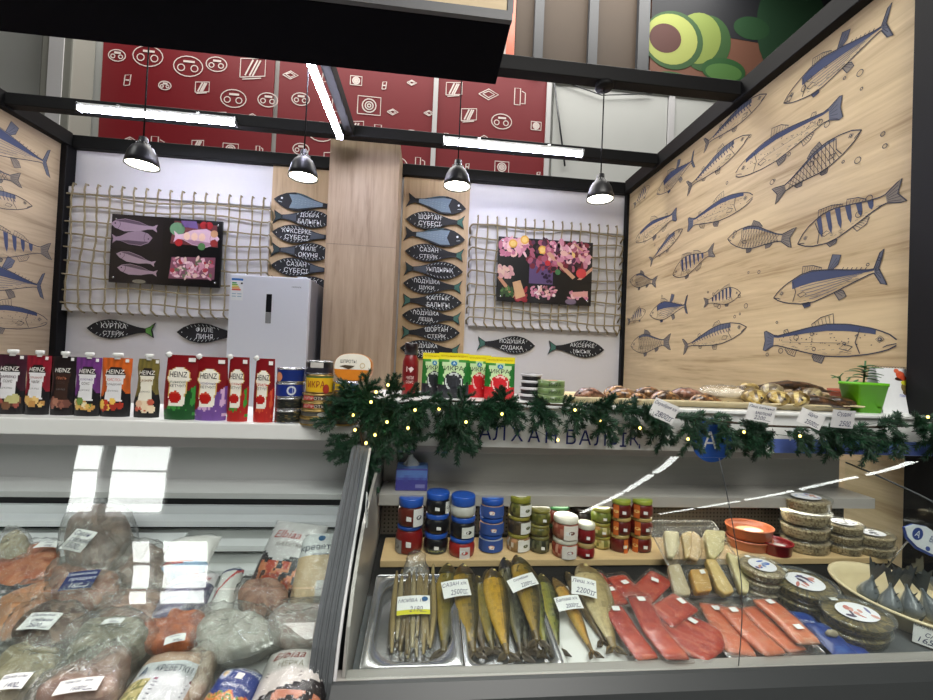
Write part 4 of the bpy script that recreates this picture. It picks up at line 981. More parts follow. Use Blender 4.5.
def ketchup(M, W, H, base, lab, wide, words_, tcol, leafc):
    t = thing('ketchup_pouch', lab, 'ketchup pouch', M, 'red ketchup pouches on the left shelf')
    red = (120, 14, 22)
    wf = (lambda v: interp([(0, .93), (.18, .98), (.4, 1), (.6, .97), (.8, .92), (1, .88)], v))
    def paint(x, v):
        lx = x + .12
        if (lx + .1) ** 2 + ((v - .35) * 2 * H / W) ** 2 < (.13 if wide else .2): return (176, 30, 26) if v < .41 else (200, 66, 44)
        hw = interp([(.2, .42), (.35, .5), (.58, .56), (.62, .74), (.75, .64), (.8, .3), (.83, .0)], v)
        if .22 < v < .82 and abs(lx) < hw:
            if abs(lx) > hw - .07 and v > .35: return (212, 176, 96)
            return HZ
        if v < .34 + .22 * x: 
            k = nz(x * 3.2, v * 7, 5)
            if k > .18 and v > .06: return leafc[1]
            return mixc(leafc[0], (20, 20, 20), .15 * max(0, -k))
        return red
    surf = pouch(q := MB(), W, H, W * (.34 if wide else .42), wf, lambda v: interp([(0, .95), (.2, 1), (.7, .62), (.94, .14), (1, .06)], v), paint, 28, 42)
    w2 = W * (.5 if wide else .62)
    q.text('HEINZ', -.06 * W, H * .7, w2, H * .085, 'print', (26, 24, 26), surf=surf)
    for i, wd in enumerate(words_): q.text(wd, -.06 * W, H * (.585 - .06 * i), w2 * .92, H * .042, 'print', tcol if i == 0 else (60, 50, 60), surf=surf)
    q.build('pouch', t)
    q = MB(); q.lathe([(.006, 0), (.006, .004), (.0085, .005), (.0085, .014), (.0075, .016), (0, .016)], 'white_gloss', n=16, M=TRS((-W * .36, 0, H * .965), ry=radians(-38))); q.build('spout_cap', t)
    q = MB(); q.poly([(W * .2, H * .9), (W * .4, H * .9), (W * .4, H * .96), (W * .2, H * .96)], 'paper', (238, 238, 236), frame((0, -.009, 0), (1, 0, 0), (0, 0, 1))); q.build('price_sticker', t)
for x0, x1, yt, yb, base, lab, wide, wd, tc_, lf in [
    (164, 199, 355, 418, 0, 'wide ketchup pouch with green leaves printed at its base', True, ('ИТАЛЬЯНСКИЙ', 'КЕТЧУП'), (40, 60, 40), ((24, 78, 36), (60, 140, 60))),
    (194.5, 228, 357, 420, 0, 'wide ketchup pouch with violet base and garlic picture', True, ('ЧЕСНОЧНЫЙ', 'КЕТЧУП'), (90, 70, 140), ((112, 76, 150), (206, 170, 206))),
    (227, 249, 357, 420, 0, 'narrow red ketchup pouch with a green chilli picture, in front of the fridge', False, ('ОСТРЫЙ', 'КЕТЧУП'), (180, 40, 40), ((170, 34, 30), (60, 140, 50))),
    (253.5, 274.5, 358.5, 421, 0, 'narrow red ketchup pouch with a red chilli picture, next to the blue tins', False, ('ГРИЛЬ', 'КЕТЧУП'), (196, 40, 36), ((176, 36, 32), (206, 84, 52)))]:
    Yk = 1.395 if x0 < 227 else 1.385
    xa_, xb_ = Xat(x0, Yk, ZL + .08), Xat(x1, Yk, ZL + .08); zt_ = onY((x0 + x1) / 2, yt, Yk).z
    ketchup(TRS(((xa_ + xb_) / 2, Yk, ZL)), xb_ - xa_, zt_ - ZL, base, lab, wide, wd, tc_, lf)

# ------------------------------------------------------------------ tins
def tin(M, r, h, side, lab, cat='tin', word=None, wcol=(240, 240, 240), group=None, lid='tin_steel', spots=(), name='fish_tin'):
    t = thing(name, lab, cat, M, group)
    q = MB(); n = 32
    zs_ = [0, .003, .006, h * .2, h * .4, h * .6, h * .8, h - .006, h - .003, h]
    q.lathe([(r * .985, .004), (r * .985, h - .004)], 'print', None, n)
    rings = [(r * .99, .005 + (h - .01) * k / 10) for k in range(11)]
    q2 = MB(); q2.lathe(rings, 'print', lambda t_, a: side(a, t_), n); 
    surf = lambda x, z: V(((r * .99 + .0012) * sin(x / r), -(r * .99 + .0012) * cos(x / r), z))
    if word: q2.text(word, 0, h * .5, r * 1.25, h * .34, 'print', wcol, surf=surf)
    for sx, sz, rx, rz_, c in spots:
        pts = [surf(sx * r + rx * r * cos(2 * pi * k / 14), sz * h + rz_ * h * sin(2 * pi * k / 14)) for k in range(14)]; q2.add(pts, [tuple(range(14))], 'print', c)
    q2.build('label', t)
    q = MB(); q.lathe([(0, .002), (r * .9, .002), (r, 0), (r * 1.01, .003), (r * .99, .0055)], lid, None, n); q.lathe([(r * .99, h - .0055), (r * 1.01, h - .003), (r * 1.0, h), (r * .93, h - .001), (r * .9, h - .004), (r * .5, h - .004), (0, h - .0035)], lid, None, n); q.build('metal_ends', t)
    return t
def stack(px, Y, z, w_px, items, off=.0):
    """items from the bottom up: (height in pixels, side paint, label, word, colour, spots, lid)"""
    x = Xat(px, Y, z); k = pxm(Y, x); zz = z
    for i, it in enumerate(items):
        hp, side, lab, word, wc, spots, lid = (list(it) + [None] * 7)[:7]
        wi = w_px[i] if isinstance(w_px, (list, tuple)) else w_px
        tin(TRS((x + random.uniform(-.002, .002), Y, zz), rz=random.uniform(-.1, .1)), wi * k / 2, hp * k - .0005, side, lab, 'tin', word, wc or (240, 240, 240), it[7] if len(it) > 7 else None, lid or 'tin_steel', spots or ())
        zz += hp * k
    return x, zz
def flat(c, c2=None, split=.5): return lambda a, t_: (c2 if c2 and t_ > split else c)
def speck(cols, s=8): 
    return lambda a, t_: cols[int(abs(nz(cos(a * 6.28) * s, sin(a * 6.28) * s, t_ * s * .5) * 9)) % len(cols)]
GT = 'tins stacked on the left shelf'
stack(289.5, 1.40, ZL, 27, [
    (13, speck([(26, 28, 26), (50, 54, 44), (20, 22, 24), (110, 96, 60)]), 'bottom tin of the leftmost stack, dark with olive mottling', None, None, (), 'tin_steel', GT),
    (12, speck([(24, 26, 26), (40, 44, 38), (18, 20, 22), (70, 66, 50)]), 'dark mottled tin right under the two blue tins', None, None, (), 'tin_steel', GT),
    (14.5, flat((24, 44, 122)), 'blue tin with a pale crest, lower of the two blue tins', None, None, ((.45, .5, .32, .32, (200, 206, 220)), (.45, .5, .2, .2, (40, 60, 140))), 'tin_steel', GT),
    (14.5, flat((20, 42, 112)), 'blue tin with an orange spot, topmost of the leftmost stack', None, None, ((-.7, .4, .3, .32, (222, 140, 100)),), 'tin_steel', GT)])
stack(317.5, 1.385, ZL, [33, 32.5, 32, 32, 26.5, 26], [
    (7.5, flat((94, 90, 80), (70, 66, 60)), 'flat grey tin at the bottom of the stack with the yellow roe tin', None, None, ((.5, .5, .3, .3, (196, 196, 190)),), 'tin_gold', GT),
    (7.5, flat((86, 84, 76), (60, 58, 54)), 'flat grey tin, second from the bottom below the red-labelled tins', None, None, ((.4, .45, .3, .3, (186, 186, 180)),), 'tin_gold', GT),
    (7.5, lambda a, t_: (176, 44, 40) if .6 < a < .72 else (58, 46, 42), 'flat red-and-dark tin, lower of the two', 'ШПРОТЫ', (216, 206, 190), (), 'tin_gold', GT),
    (8, lambda a, t_: (186, 44, 40) if .6 < a < .72 else (60, 48, 42), 'flat red-and-dark tin right under the yellow roe tin', 'ШПРОТЫ', (216, 206, 190), (), 'tin_gold', GT),
    (18.5, lambda a, t_: (228, 180, 34) if t_ < .86 else (70, 110, 60), 'yellow roe tin in the middle stack of tins', 'ИКРА', (150, 50, 40), ((.75, .25, .25, .25, (170, 60, 50)),), 'tin_gold', GT),
    (13.5, lambda a, t_: (40, 38, 48) if t_ < .5 else ((196, 192, 188) if .66 < a < .84 else (30, 28, 32)), 'dark tin with a pale patch on top of the yellow roe tin', None, None, (), 'tin_steel', GT)])
xC, zC = stack(345, 1.385, ZL, [25, 25, 25, 25, 25, 24], [
    (8.2, flat((66, 62, 50), (92, 84, 64)), 'flat dark gold tin at the bottom of the stack behind the garland end', None, None, (), 'tin_gold', GT),
    (8.2, flat((60, 58, 48), (88, 80, 60)), 'flat dark gold tin, second from the bottom behind the garland end', None, None, (), 'tin_gold', GT),
    (8.2, flat((62, 58, 48), (96, 86, 64)), 'flat dark gold tin, third from the bottom behind the garland end', None, None, (), 'tin_gold', GT),
    (8.2, flat((64, 60, 50), (98, 88, 66)), 'flat dark gold tin, two below the leaning oval tin', None, None, (), 'tin_gold', GT),
    (9.5, lambda a, t_: (228, 196, 50) if .62 < a < .84 else (40, 90, 140), 'flat tin with a yellow label under the leaning oval tin', 'САЙРА', (30, 60, 90), (), 'tin_steel', GT)])
# oval tin standing on its edge
t = thing('oval_tin', 'oval sprat tin standing on edge, white above and orange below', 'tin', TRS((Xat(353.5, 1.4, zC), 1.395, zC), rz=-.12))
k = pxm(1.4); W_, H_ = 37 * k, 27 * k; D_ = .03
ov = lambda s, n=40: [(W_ / 2 * s * (abs(cos(a)) ** .75) * (1 if cos(a) > 0 else -1), H_ / 2 * s * (abs(sin(a)) ** .75) * (1 if sin(a) > 0 else -1)) for a in [2 * pi * i / n for i in range(n)]]
Mo = TRS((0, 0, H_ / 2), rx=radians(-8)) @ frame((0, 0, 0), (1, 0, 0), (0, 0, 1))
q = MB(); q.loft([[(x, y, z) for x, y in ov(s)] for s, z in ((.97, -D_ / 2), (1, -D_ / 2 + .003), (1, D_ / 2 - .004), (.985, D_ / 2))], 'print', (190, 120, 40), True, (True, True), True, Mo); q.build('can', t)
q = MB(); q.poly(ov(.96), 'print', (236, 232, 220), Mo @ Matrix.Translation((0, 0, D_ / 2 + .001)))
q.poly([(x, y) for x, y in ov(.95, 60) if y < -.0] , 'print', (216, 130, 38), Mo @ Matrix.Translation((0, 0, D_ / 2 + .0016)))
q.text('ШПРОТЫ', -W_ * .12, H_ * .2, W_ * .42, H_ * .12, 'print', (60, 60, 56), M=Mo, z=D_ / 2 + .002)
q.poly([(-W_ * .34, .002), (-W_ * .2, .006), (-W_ * .05, .005), (W_ * .06, .004), (W_ * .0, -.002), (-W_ * .1, -.008), (-W_ * .2, -.003)], 'print', (80, 66, 50), Mo @ Matrix.Translation((0, 0, D_ / 2 + .0024)))
q.stroke([(W_ * .26 + .008 * cos(a * pi / 6), H_ * .06 + .008 * sin(a * pi / 6)) for a in range(13)], .002, 'print', (200, 170, 110), Mo, D_ / 2 + .0024); q.build('printed_lid', t)

# ------------------------------------------------------------------ right counter: bottle, roe pouches, flat tins
Yr = 1.47
x = Xat(410.5, Yr, ZR + .1); k = pxm(Yr, x)
t = thing('sauce_bottle', 'red hot-sauce bottle with black cap on the counter before the fish signs', 'bottle', TRS((x, Yr, ZR)))
hb = onY(410, 343, Yr).z - ZR; rb_ = 8 * k
q = MB(); q.lathe([(0, .001), (rb_ * .96, .001), (rb_, .006), (rb_, hb * .5), (rb_ * .97, hb * .66), (rb_ * .7, hb * .78), (rb_ * .62, hb * .8), (0, hb * .8)], 'print', (120, 18, 22), 28); q.build('bottle', t)
q = MB(); q.lathe([(rb_ * .66, hb * .78), (rb_ * .82, hb * .79), (rb_ * .82, hb * .985), (rb_ * .74, hb), (0, hb)], 'print', (26, 14, 18), 28); q.build('cap', t)
q = MB(); s1 = lambda xx, z: V(((rb_ + .001) * sin(xx / rb_), -(rb_ + .001) * cos(xx / rb_), z))
q.grid(lambda u, v: s1((u - .5) * 2.2 * rb_, hb * (.12 + .46 * v)), 14, 6, 'print', lambda u, v: (150, 26, 24) if v < .3 else (110, 14, 20))
q.add([s1((a - .5) * rb_ * .9, hb * (.47 + .1 * b)) + V((0, -.0006, 0)) for a, b in ((0, 0), (.6, -.15), (1, .5), (.7, .9), (.3, .6), (0, 1))], [(0, 1, 2, 3, 4, 5)], 'print', (230, 214, 208))
q.text('ЧИЛИ', 0, hb * .36, rb_ * .9, hb * .06, 'print', (232, 220, 214), surf=lambda a, z: s1(a, z) + V((0, -.0006, 0))); q.text('СОУС', 0, hb * .28, rb_ * .9, hb * .05, 'print', (232, 220, 214), surf=lambda a, z: s1(a, z) + V((0, -.0006, 0))); q.build('label', t)
def roe_pouch(x0, x1, yt, Y, black, lab, rz):
    xa_, xb_ = Xat(x0, Y, ZR + .06), Xat(x1, Y, ZR + .06); W = xb_ - xa_; H = onY((x0 + x1) / 2, yt, Y).z - ZR
    t = thing('roe_pouch', lab, 'roe pouch', TRS(((xa_ + xb_) / 2, Y, ZR), rz=rz), 'roe pouches with yellow header on the counter')
    roe = (34, 36, 42) if black else (196, 22, 34)
    def paint(x, v):
        if v > .86: return (236, 222, 40)
        if v > .8: return (60, 140, 50) if abs(x) > .3 else (180, 214, 150)
        rr = (x / .62) ** 2 + ((v - .36) / .22) ** 2
        if v < .30 or (rr < 1): 
            if .5 < rr < .8 and nz(x * 5, v * 5, 3) > .0 and v > .2: return (200, 206, 204) if black else (230, 190, 186)
            return mixc(roe, (90, 90, 96) if black else (230, 70, 70), max(0, nz(x * 9, v * 14, 1)) * .8)
        if abs(x) > .66 + .3 * nz(v * 6, 2 if x > 0 else 7): return (36, 110, 44)
        return (196, 222, 170)
    surf = pouch(q := MB(), W, H, W * .36, lambda v: 1 - .04 * v, lambda v: interp([(0, .9), (.25, 1), (.8, .25), (.9, .06), (1, .05)], v), paint, 26, 34)
    q.text('ИКРА', 0, H * .66, W * .6, H * .1, 'print', (24, 34, 30), surf=surf)
    q.text('НАТУРАЛЬНЫЙ ПРОДУКТ', 0, H * .93, W * .84, H * .045, 'print', (170, 110, 20), surf=surf)
    n = 12; c = [surf(W * .1 * cos(2 * pi * i / n), H * .77 + H * .055 * sin(2 * pi * i / n)) + V((0, -.0004, 0)) for i in range(n)]; q.add(c, [tuple(range(n))], 'print', (36, 120, 170))
    q.text('А', 0, H * .77, W * .09, H * .06, 'print', (230, 240, 244), surf=lambda a, z: surf(a, z) + V((0, -.001, 0)))
    q.build('pouch', t)
roe_pouch(421.5, 446, 353, 1.53, True, 'black roe pouch partly behind the front black roe pouch', .12)
roe_pouch(437.5, 469, 353, 1.475, True, 'black roe pouch standing in front of the other black one', .0)
roe_pouch(466, 491, 355, 1.53, False, 'red roe pouch partly behind the front red roe pouch', .1)
roe_pouch(484.5, 514.5, 357, 1.475, False, 'red roe pouch standing in front of the other red one', -.05)
GF = 'flat roe tubs stacked on the counter'
def flat_tub(x, y, z, r, h, kind, lab):
    t = thing('roe_tub', lab, 'tub', TRS((x, y, z)), GF); q = MB()
    if kind == 'black':
        q.lathe([(0, .0), (r * .86, .0), (r * .9, h * .62), (0, h * .62)], 'print', (26, 24, 30), 28); q.build('tub', t)
        q = MB(); q.lathe([(r * .9, h * .6), (r, h * .62), (r, h * .98), (r * .96, h), (r * .6, h), (0, h)], 'print', lambda t_, a: (206, 204, 208) if t_ < .55 else (44, 40, 40), 28); q.build('lid', t)
    else:
        q.lathe([(0, .0), (r * .95, .0), (r, .004), (r, h * .9), (0, h * .9)], 'print', (96, 120, 70), 28)
        s = lambda a, zz: V(((r + .001) * sin(a / r), -(r + .001) * cos(a / r), zz)); q.text('ИКРА', -.0, h * .5, r * .9, h * .5, 'print', (24, 30, 26), surf=s); q.build('tub', t)
        q = MB(); q.lathe([(r, h * .88), (r * 1.01, h * .9), (r * 1.01, h * .99), (r * .95, h), (r * .5, h), (0, h)], 'print', lambda t_, a: (150, 170, 120) if t_ < .7 else (206, 86, 60), 28); q.build('lid', t)
Yt = 1.49; xk = Xat(529, Yt, ZR); kk = pxm(Yt, xk); h1 = 6.6 * kk
nm = ['bottom', 'second from the bottom', 'third from the bottom', 'topmost']
for i in range(4): flat_tub(xk + .002 * i, Yt, ZR + i * h1, 10.5 * kk, h1 - .0006, 'black', 'black-and-white roe tub, %s in its stack of four' % nm[i])
Yt2 = 1.45; xk2 = Xat(550.5, Yt2, ZR)
for i in range(3): flat_tub(xk2, Yt2, ZR + i * 7 * kk, 13 * kk, 7 * kk - .0006, 'green', 'green roe tub, %s in its stack of three' % ['bottom', 'middle', 'red-lidded topmost'][i])
# ------------------------------------------------------------------ inside the display case
# every piece lies in the sloping deck's own frame: x along the case, y up the slope, z off the deck
MD = frame((0, .90, deck(.90)), (1, 0, 0), (0, 1, .15)); MDi = MD.inverted()
def dk(px, py, h=0.0):
    n = MD.to_3x3() @ V((0, 0, 1)); o = MD @ V((0, 0, h)); d = ray(px, py)
    return MDi @ (EYE + d * ((o - EYE).dot(n) / d.dot(n)))
def onplane(M, px, py, h=0.0):
    n = M.to_3x3() @ V((0, 0, 1)); o = M @ V((0, 0, h)); d = ray(px, py)
    return M.inverted() @ (EYE + d * ((o - EYE).dot(n) / d.dot(n)))
def rrect(x0, x1, y0, y1, r, n=6):
    out = []
    for cx, cy, a0 in ((x1 - r, y1 - r, 0), (x0 + r, y1 - r, 90), (x0 + r, y0 + r, 180), (x1 - r, y0 + r, 270)):
        for k in range(n + 1):
            a = radians(a0 + 90 * k / n); out.append((cx + r * cos(a), cy + r * sin(a)))
    return out
def tray(name, x0, x1, y0, y1, h, m, lab, rr=.03, rim=.012, M=MD):
    t = thing(name, lab, 'tray', M @ Matrix.Translation(((x0 + x1) / 2, (y0 + y1) / 2, 0)))
    q = MB(); R = lambda i, z, r: [(x, y, z) for x, y in rrect(x0 + i, x1 - i, y0 + i, y1 - i, r)]
    q.loft([R(rim + .006, .002, rr * .6)[::1], R(rim, h - .004, rr), R(rim - .002, h - .001, rr), R(.002, h, .008), R(0, h - .002, .008), R(.002, h - .006, .008)], m, None, True, (False, False), True, M)
    q.poly([(x, y, .0022) for x, y in rrect(x0 + rim + .006, x1 - rim - .006, y0 + rim + .006, y1 - rim - .006, rr * .6)], m, None, M)
    q.build('pan', t, None, True)
    q = MB(); q.tube([M @ V((x, y, h - .001)) for x, y in rrect(x0, x1, y0, y1, .008, 3)] + [M @ V((x1, y1 - .008, h - .001))], .002, m, n=6); q.build('rim', t, None, True)
    return t
mat('white_plastic', (226, 226, 222), .35, var=.02)
tray('steel_tray', -.115, .108, .0, .30, .028, 'steel_tray', 'steel tray with rounded opening holding the bag of small dried fish', .07, .02)
tray('steel_tray', .114, .338, .0, .255, .024, 'steel_tray', 'steel tray under the golden smoked mackerel')
tray('white_tray', .344, .70, .0, .262, .014, 'white_plastic', 'white plastic tray under the red fillets', .02, .008)
tray('steel_tray', .742, 1.0, .012, .24, .02, 'steel_tray', 'steel tray under the pink salmon strips right of the glass joint', .03, .012)

# ---- fish
def fishmesh(q, L, Hh, Th, dors, side, bel, pat=None, bend=0, fork=.11, seed=0, head=(60, 52, 34), dark_tail=(92, 74, 48)):
    """lying fish: head at the origin, tail along +x, back towards +y"""
    P = [(0, .06), (.04, .36), (.1, .62), (.2, .88), (.33, 1), (.5, .92), (.66, .68), (.8, .38), (.9, .2), (.95, .17)]
    N, K = 34, 24
    def ctr(t): return V((t * L, bend * sin(pi * t) * L, Th * .5 * max(.45, interp(P, min(t, .95)))))
    rings = []
    for i in range(N + 1):
        t = .95 * i / N; s = interp(P, t); c = ctr(t)
        rings.append([c + V((0, Hh / 2 * s * cos(2 * pi * j / K), Th / 2 * (s ** .8) * sin(2 * pi * j / K))) for j in range(K)])
    def c(ti, aj):
        f = cos(2 * pi * (aj + .03)); n = nz(ti * 9 + seed, aj * 5)
        if ti < .21: return mixc(head, side, .35 * max(0, -f) + .1 + n * .2)
        if ti > .9: return mixc(dark_tail, side, .2)
        k = smoothstep(-.1, .75, f + .28 * n); base = mixc(side, dors, k)
        if pat and sin(ti * 88 + f * 4 + 2 * n) > .2 and -.05 < f < .92: base = mixc(base, pat, .65)
        fl = nz(ti * 30 + seed, aj * 16, 4); base = mixc(base, mixc(dors, (20, 18, 10), .4), max(0, fl) * .5)
        return mixc(base, bel, smoothstep(.1, .9, -f) * .8)
    q.loft(rings, 'fishskin', c, True)
    # tail fin, forked, a little thick and folded
    z0 = ctr(.95).z
    for s in (1, -1):
        a = V((.92 * L, s * Hh * .06 + ctr(.93).y, z0)); b = V((L * 1.02, s * L * fork * 1.15 + s * .0, z0 + .004)); d = V((L * .985, s * L * fork * .25, z0 - .002)); e = V((.93 * L, -s * Hh * .04 + ctr(.93).y, z0))
        for zz in (.0012, -.0012): q.add([p + V((0, 0, zz)) for p in (a, (a + b) / 2 + V((-.004, s * .003, 0)), b, d, e)], [(0, 1, 2, 3, 4)], 'fishskin', mixc(dark_tail, (60, 50, 36), .2))
        q.add([a + V((0, 0, .0012)), b + V((0, 0, .0012)), b + V((0, 0, -.0012)), a + V((0, 0, -.0012))], [(0, 1, 2, 3)], 'fishskin', dark_tail)
        for k in range(4):
            m0 = a.lerp(e, .5); m1 = b.lerp(d, k / 4); q.tube([m0 + V((0, 0, .0015)), m1 + V((0, 0, .0016))], .0006, 'fishskin', (60, 48, 32), n=4)
    return ctr
def smoked(pxh, pxt, Hh, Th, lab, h=.0, kind='gold', bend=0.0, seed=0, roll=1, fork=.08, group='smoked fish lying heads up in the steel trays', name='smoked_fish'):
    hd, tl = dk(*pxh, h + .012), dk(*pxt, h + .008); hd.z = h; tl.z = max(.004, h * .55)
    d = tl - hd; L = d.length
    M = MD @ frame(hd, d, V((0, 0, 1)).cross(d) * roll)
    if roll < 0: M = MD @ frame(hd, d, V((0, 0, 1)).cross(d)) @ Matrix.Scale(-1, 4, (0, 1, 0))
    pal = {'gold': ((52, 46, 18), (190, 146, 32), (196, 156, 50), None), 'bronze': ((42, 38, 18), (134, 108, 34), (182, 148, 58), (66, 60, 26)), 'olive': ((44, 46, 26), (112, 100, 36), (158, 132, 54), None),
           'dark': ((24, 26, 26), (58, 60, 46), (140, 126, 72), (84, 88, 70)), 'striped': ((34, 38, 24), (132, 132, 52), (186, 168, 70), (96, 104, 50)),
           'amber': ((96, 70, 26), (190, 142, 56), (206, 170, 90), None), 'pale': ((140, 124, 84), (192, 172, 122), (206, 190, 146), None), 'shade': ((40, 36, 30), (84, 72, 50), (120, 100, 66), None)}[kind]
    t = thing(name, lab, 'fish', M if roll > 0 else M, group)
    WM[t.name] = M
    q = MB(); ctr = fishmesh(q, L, Hh, Th, *pal, bend=bend, seed=seed, fork=fork, head=mixc(pal[0], (70, 58, 36), .4), dark_tail=mixc(pal[0], (120, 96, 60), .55)); q.build('body', t)
    q = MB(); e = ctr(.07); q.ball((e.x, Hh * .06, e.z + Th * .20), Hh * .085, 'fishskin', (196, 176, 110), 10); q.ball((e.x, Hh * .06, e.z + Th * .24), Hh * .055, 'print', (16, 14, 12), 8); q.build('eye', t)
    q = MB(); g = ctr(.2); q.tube([(g.x, Hh * .32, g.z + Th * .3), (g.x + .008, Hh * .05, g.z + Th * .47), (g.x, -Hh * .3, g.z + Th * .3)], .0016, 'fishskin', mixc(pal[0], (0, 0, 0), .3), n=6); q.build('gill_edge', t)
    q = MB(); f0 = ctr(.24); q.add([(f0.x, -.02 * Hh, f0.z + Th * .46), (f0.x + L * .1, -.14 * Hh, f0.z + Th * .49), (f0.x + L * .08, -.26 * Hh, f0.z + Th * .42), (f0.x + .004, -.16 * Hh, f0.z + Th * .46)], [(0, 1, 2, 3)], 'fishskin', mixc(pal[1], pal[0], .5)); q.build('fin', t)
    return t
smoked((448, 561), (443, 657), .07, .03, 'golden smoked fish nearest the bag of dried fish', .006, 'olive', .01, 1)
smoked((463, 562), (475, 656), .075, .032, 'golden smoked fish under a price card at the edge of the first tray', .014, 'bronze', -.01, 2)
smoked((456, 570), (461, 652), .06, .026, 'dark smoked fish tucked between the two fish of the first tray', .002, 'shade', 0, 3)
smoked((477, 574), (494, 655), .056, .032, 'olive smoked mackerel at the start of the second tray', .004, 'olive', .0, 4)
smoked((487, 568), (500, 655), .055, .03, 'dark smoked mackerel under the brightest golden one', .0, 'dark', 0, 5)
smoked((492, 567), (509, 657), .07, .036, 'brightest golden smoked mackerel of the second tray', .02, 'gold', -.012, 6)
smoked((504, 556), (522, 660), .064, .034, 'dark smoked mackerel with patterned back in the middle of the tray', .012, 'dark', .012, 7)
smoked((470, 572), (484, 655), .06, .028, 'dark smoked fish lying low between the first and the second steel tray', .0, 'shade', 0, 21)  # this and the next two added low to darken the gaps between fish
smoked((512, 566), (528, 656), .06, .026, 'dark smoked fish lowest under the thick golden-olive mackerel', .0, 'dark', 0, 22)
smoked((534, 570), (536, 657), .055, .026, 'dark smoked fish lowest beneath the green-striped mackerels', .0, 'shade', 0, 23)
smoked((529, 565), (548, 656), .05, .03, 'green-striped smoked mackerel right behind the price card', .008, 'striped', 0, 8)
smoked((541, 572), (560, 655), .056, .03, 'green-striped smoked mackerel at the end of the second tray', .004, 'striped', .0, 9)
smoked((516, 554), (539, 642), .07, .04, 'thick golden-olive smoked mackerel lying on top under the price card', .034, 'bronze', .02, 10)
smoked((553, 576), (596, 655), .042, .03, 'slim amber smoked fish reaching over the edge of the white tray', .016, 'amber', .01, 11, fork=.06)
smoked((566, 570), (606, 646), .045, .03, 'dark smoked fish beneath the two price cards', .004, 'shade', 0, 12)
smoked((582, 562), (616, 650), .095, .034, 'broad pale dried bream with a price card on its head end', .02, 'pale', .012, 13, fork=.07)
smoked((592, 566), (640, 655), .05, .026, 'pale dried fish half hidden between the bream and the red fillets', .002, 'pale', .0, 14)

# ---- bag of small dried fish
a, b_ = dk(411, 566, .02), dk(411, 657, .02)
M = MD @ frame((b_.x, b_.y, .004), (1, 0, 0), (0, 1, 0)); Lb = a.y - b_.y; Wb = (dk(434, 630).x - dk(388, 630).x)
t = thing('dried_fish_bag', 'clear bag of thin silvery dried fish with a yellow and white price card', 'bag', M); WM[t.name] = M
rd = random.Random(12)
for k in range(18):
    x = (k % 9 - 4) / 4 * Wb * .42; z = .008 + .013 * (k // 9); q = MB()
    L = rd.uniform(.8, .92) * Lb; y0 = rd.uniform(.0, .05); sk = rd.uniform(-.22, .22); wv = rd.uniform(-.006, .006); dz = rd.uniform(-.004, .006)
    rings = []
    for i in range(9):
        f = i / 8; s = sin(pi * (f * .86 + .07)) ** .7; rings.append([(x + sk * .1 * (f - .4) + wv * sin(4.2 * f) + .0092 * s * cos(2 * pi * j / 7), y0 + f * L, z + dz * f + .0078 * s * sin(2 * pi * j / 7)) for j in range(7)])
    cc = rd.choice([(120, 102, 60), (160, 140, 90), (92, 78, 48), (180, 164, 116)])
    q.loft(rings, 'fishskin', lambda t_, a_: mixc(cc, (60, 52, 40), .7 if a_ > .8 or a_ < .08 else .1), True); q.build('dried_fish', t)
def pillow(q, W, L, T, m, nu=18, nv=26, amp=.004, seed=0, tape=lambda v: 1, z0=0, c=None, flatb=True):
    def S(u, v, s):
        e = max(0, 1 - abs(2 * u - 1) ** 2.4) ** .6 * max(0, 1 - abs(2 * v - 1) ** 5) ** .6
        n = nz(u * 5 + seed, v * 7, seed * 1.7) * amp + .6 * amp * abs(nz(u * 11, v * 13 + seed))
        return V(((u - .5) * W * tape(v), v * L, z0 + T * .08 + (s * T * .92 if s > 0 else -T * .06) * e + (n * min(1, e * 2) if s > 0 else 0)))
    q.grid(lambda u, v: S(u, v, 1), nu, nv, m, c); q.grid(lambda u, v: S(u, v, -1), nu, nv, m, c, True, True)
    return lambda x, y: S(max(0, min(1, .5 + x / W)), max(0, min(1, y / L)), 1) + V((0, 0, .001))
q = MB(); pillow(q, Wb * 1.04, Lb, .042, 'film', amp=.008, tape=lambda v: 1 if v < .7 else 1 - (v - .7) * 1.9, z0=-.002); q.build('film', t)
q = MB(); rings = []
for i in range(9):
    f = i / 8; rings.append([((Wb * (.36 - .16 * f) + .012 * nz(f * 4, j * 1.3, 1)) * cos(2 * pi * j / 22), Lb * (.80 + .2 * f) + .01 * nz(j * .9, f * 3, 5), .024 + .03 * f + (.014 + .012 * nz(j * 1.1, f * 5, 9)) * sin(2 * pi * j / 22)) for j in range(22)])
q.loft(rings, 'film_milky', None, True, (False, True)); q.build('bag_neck', t)
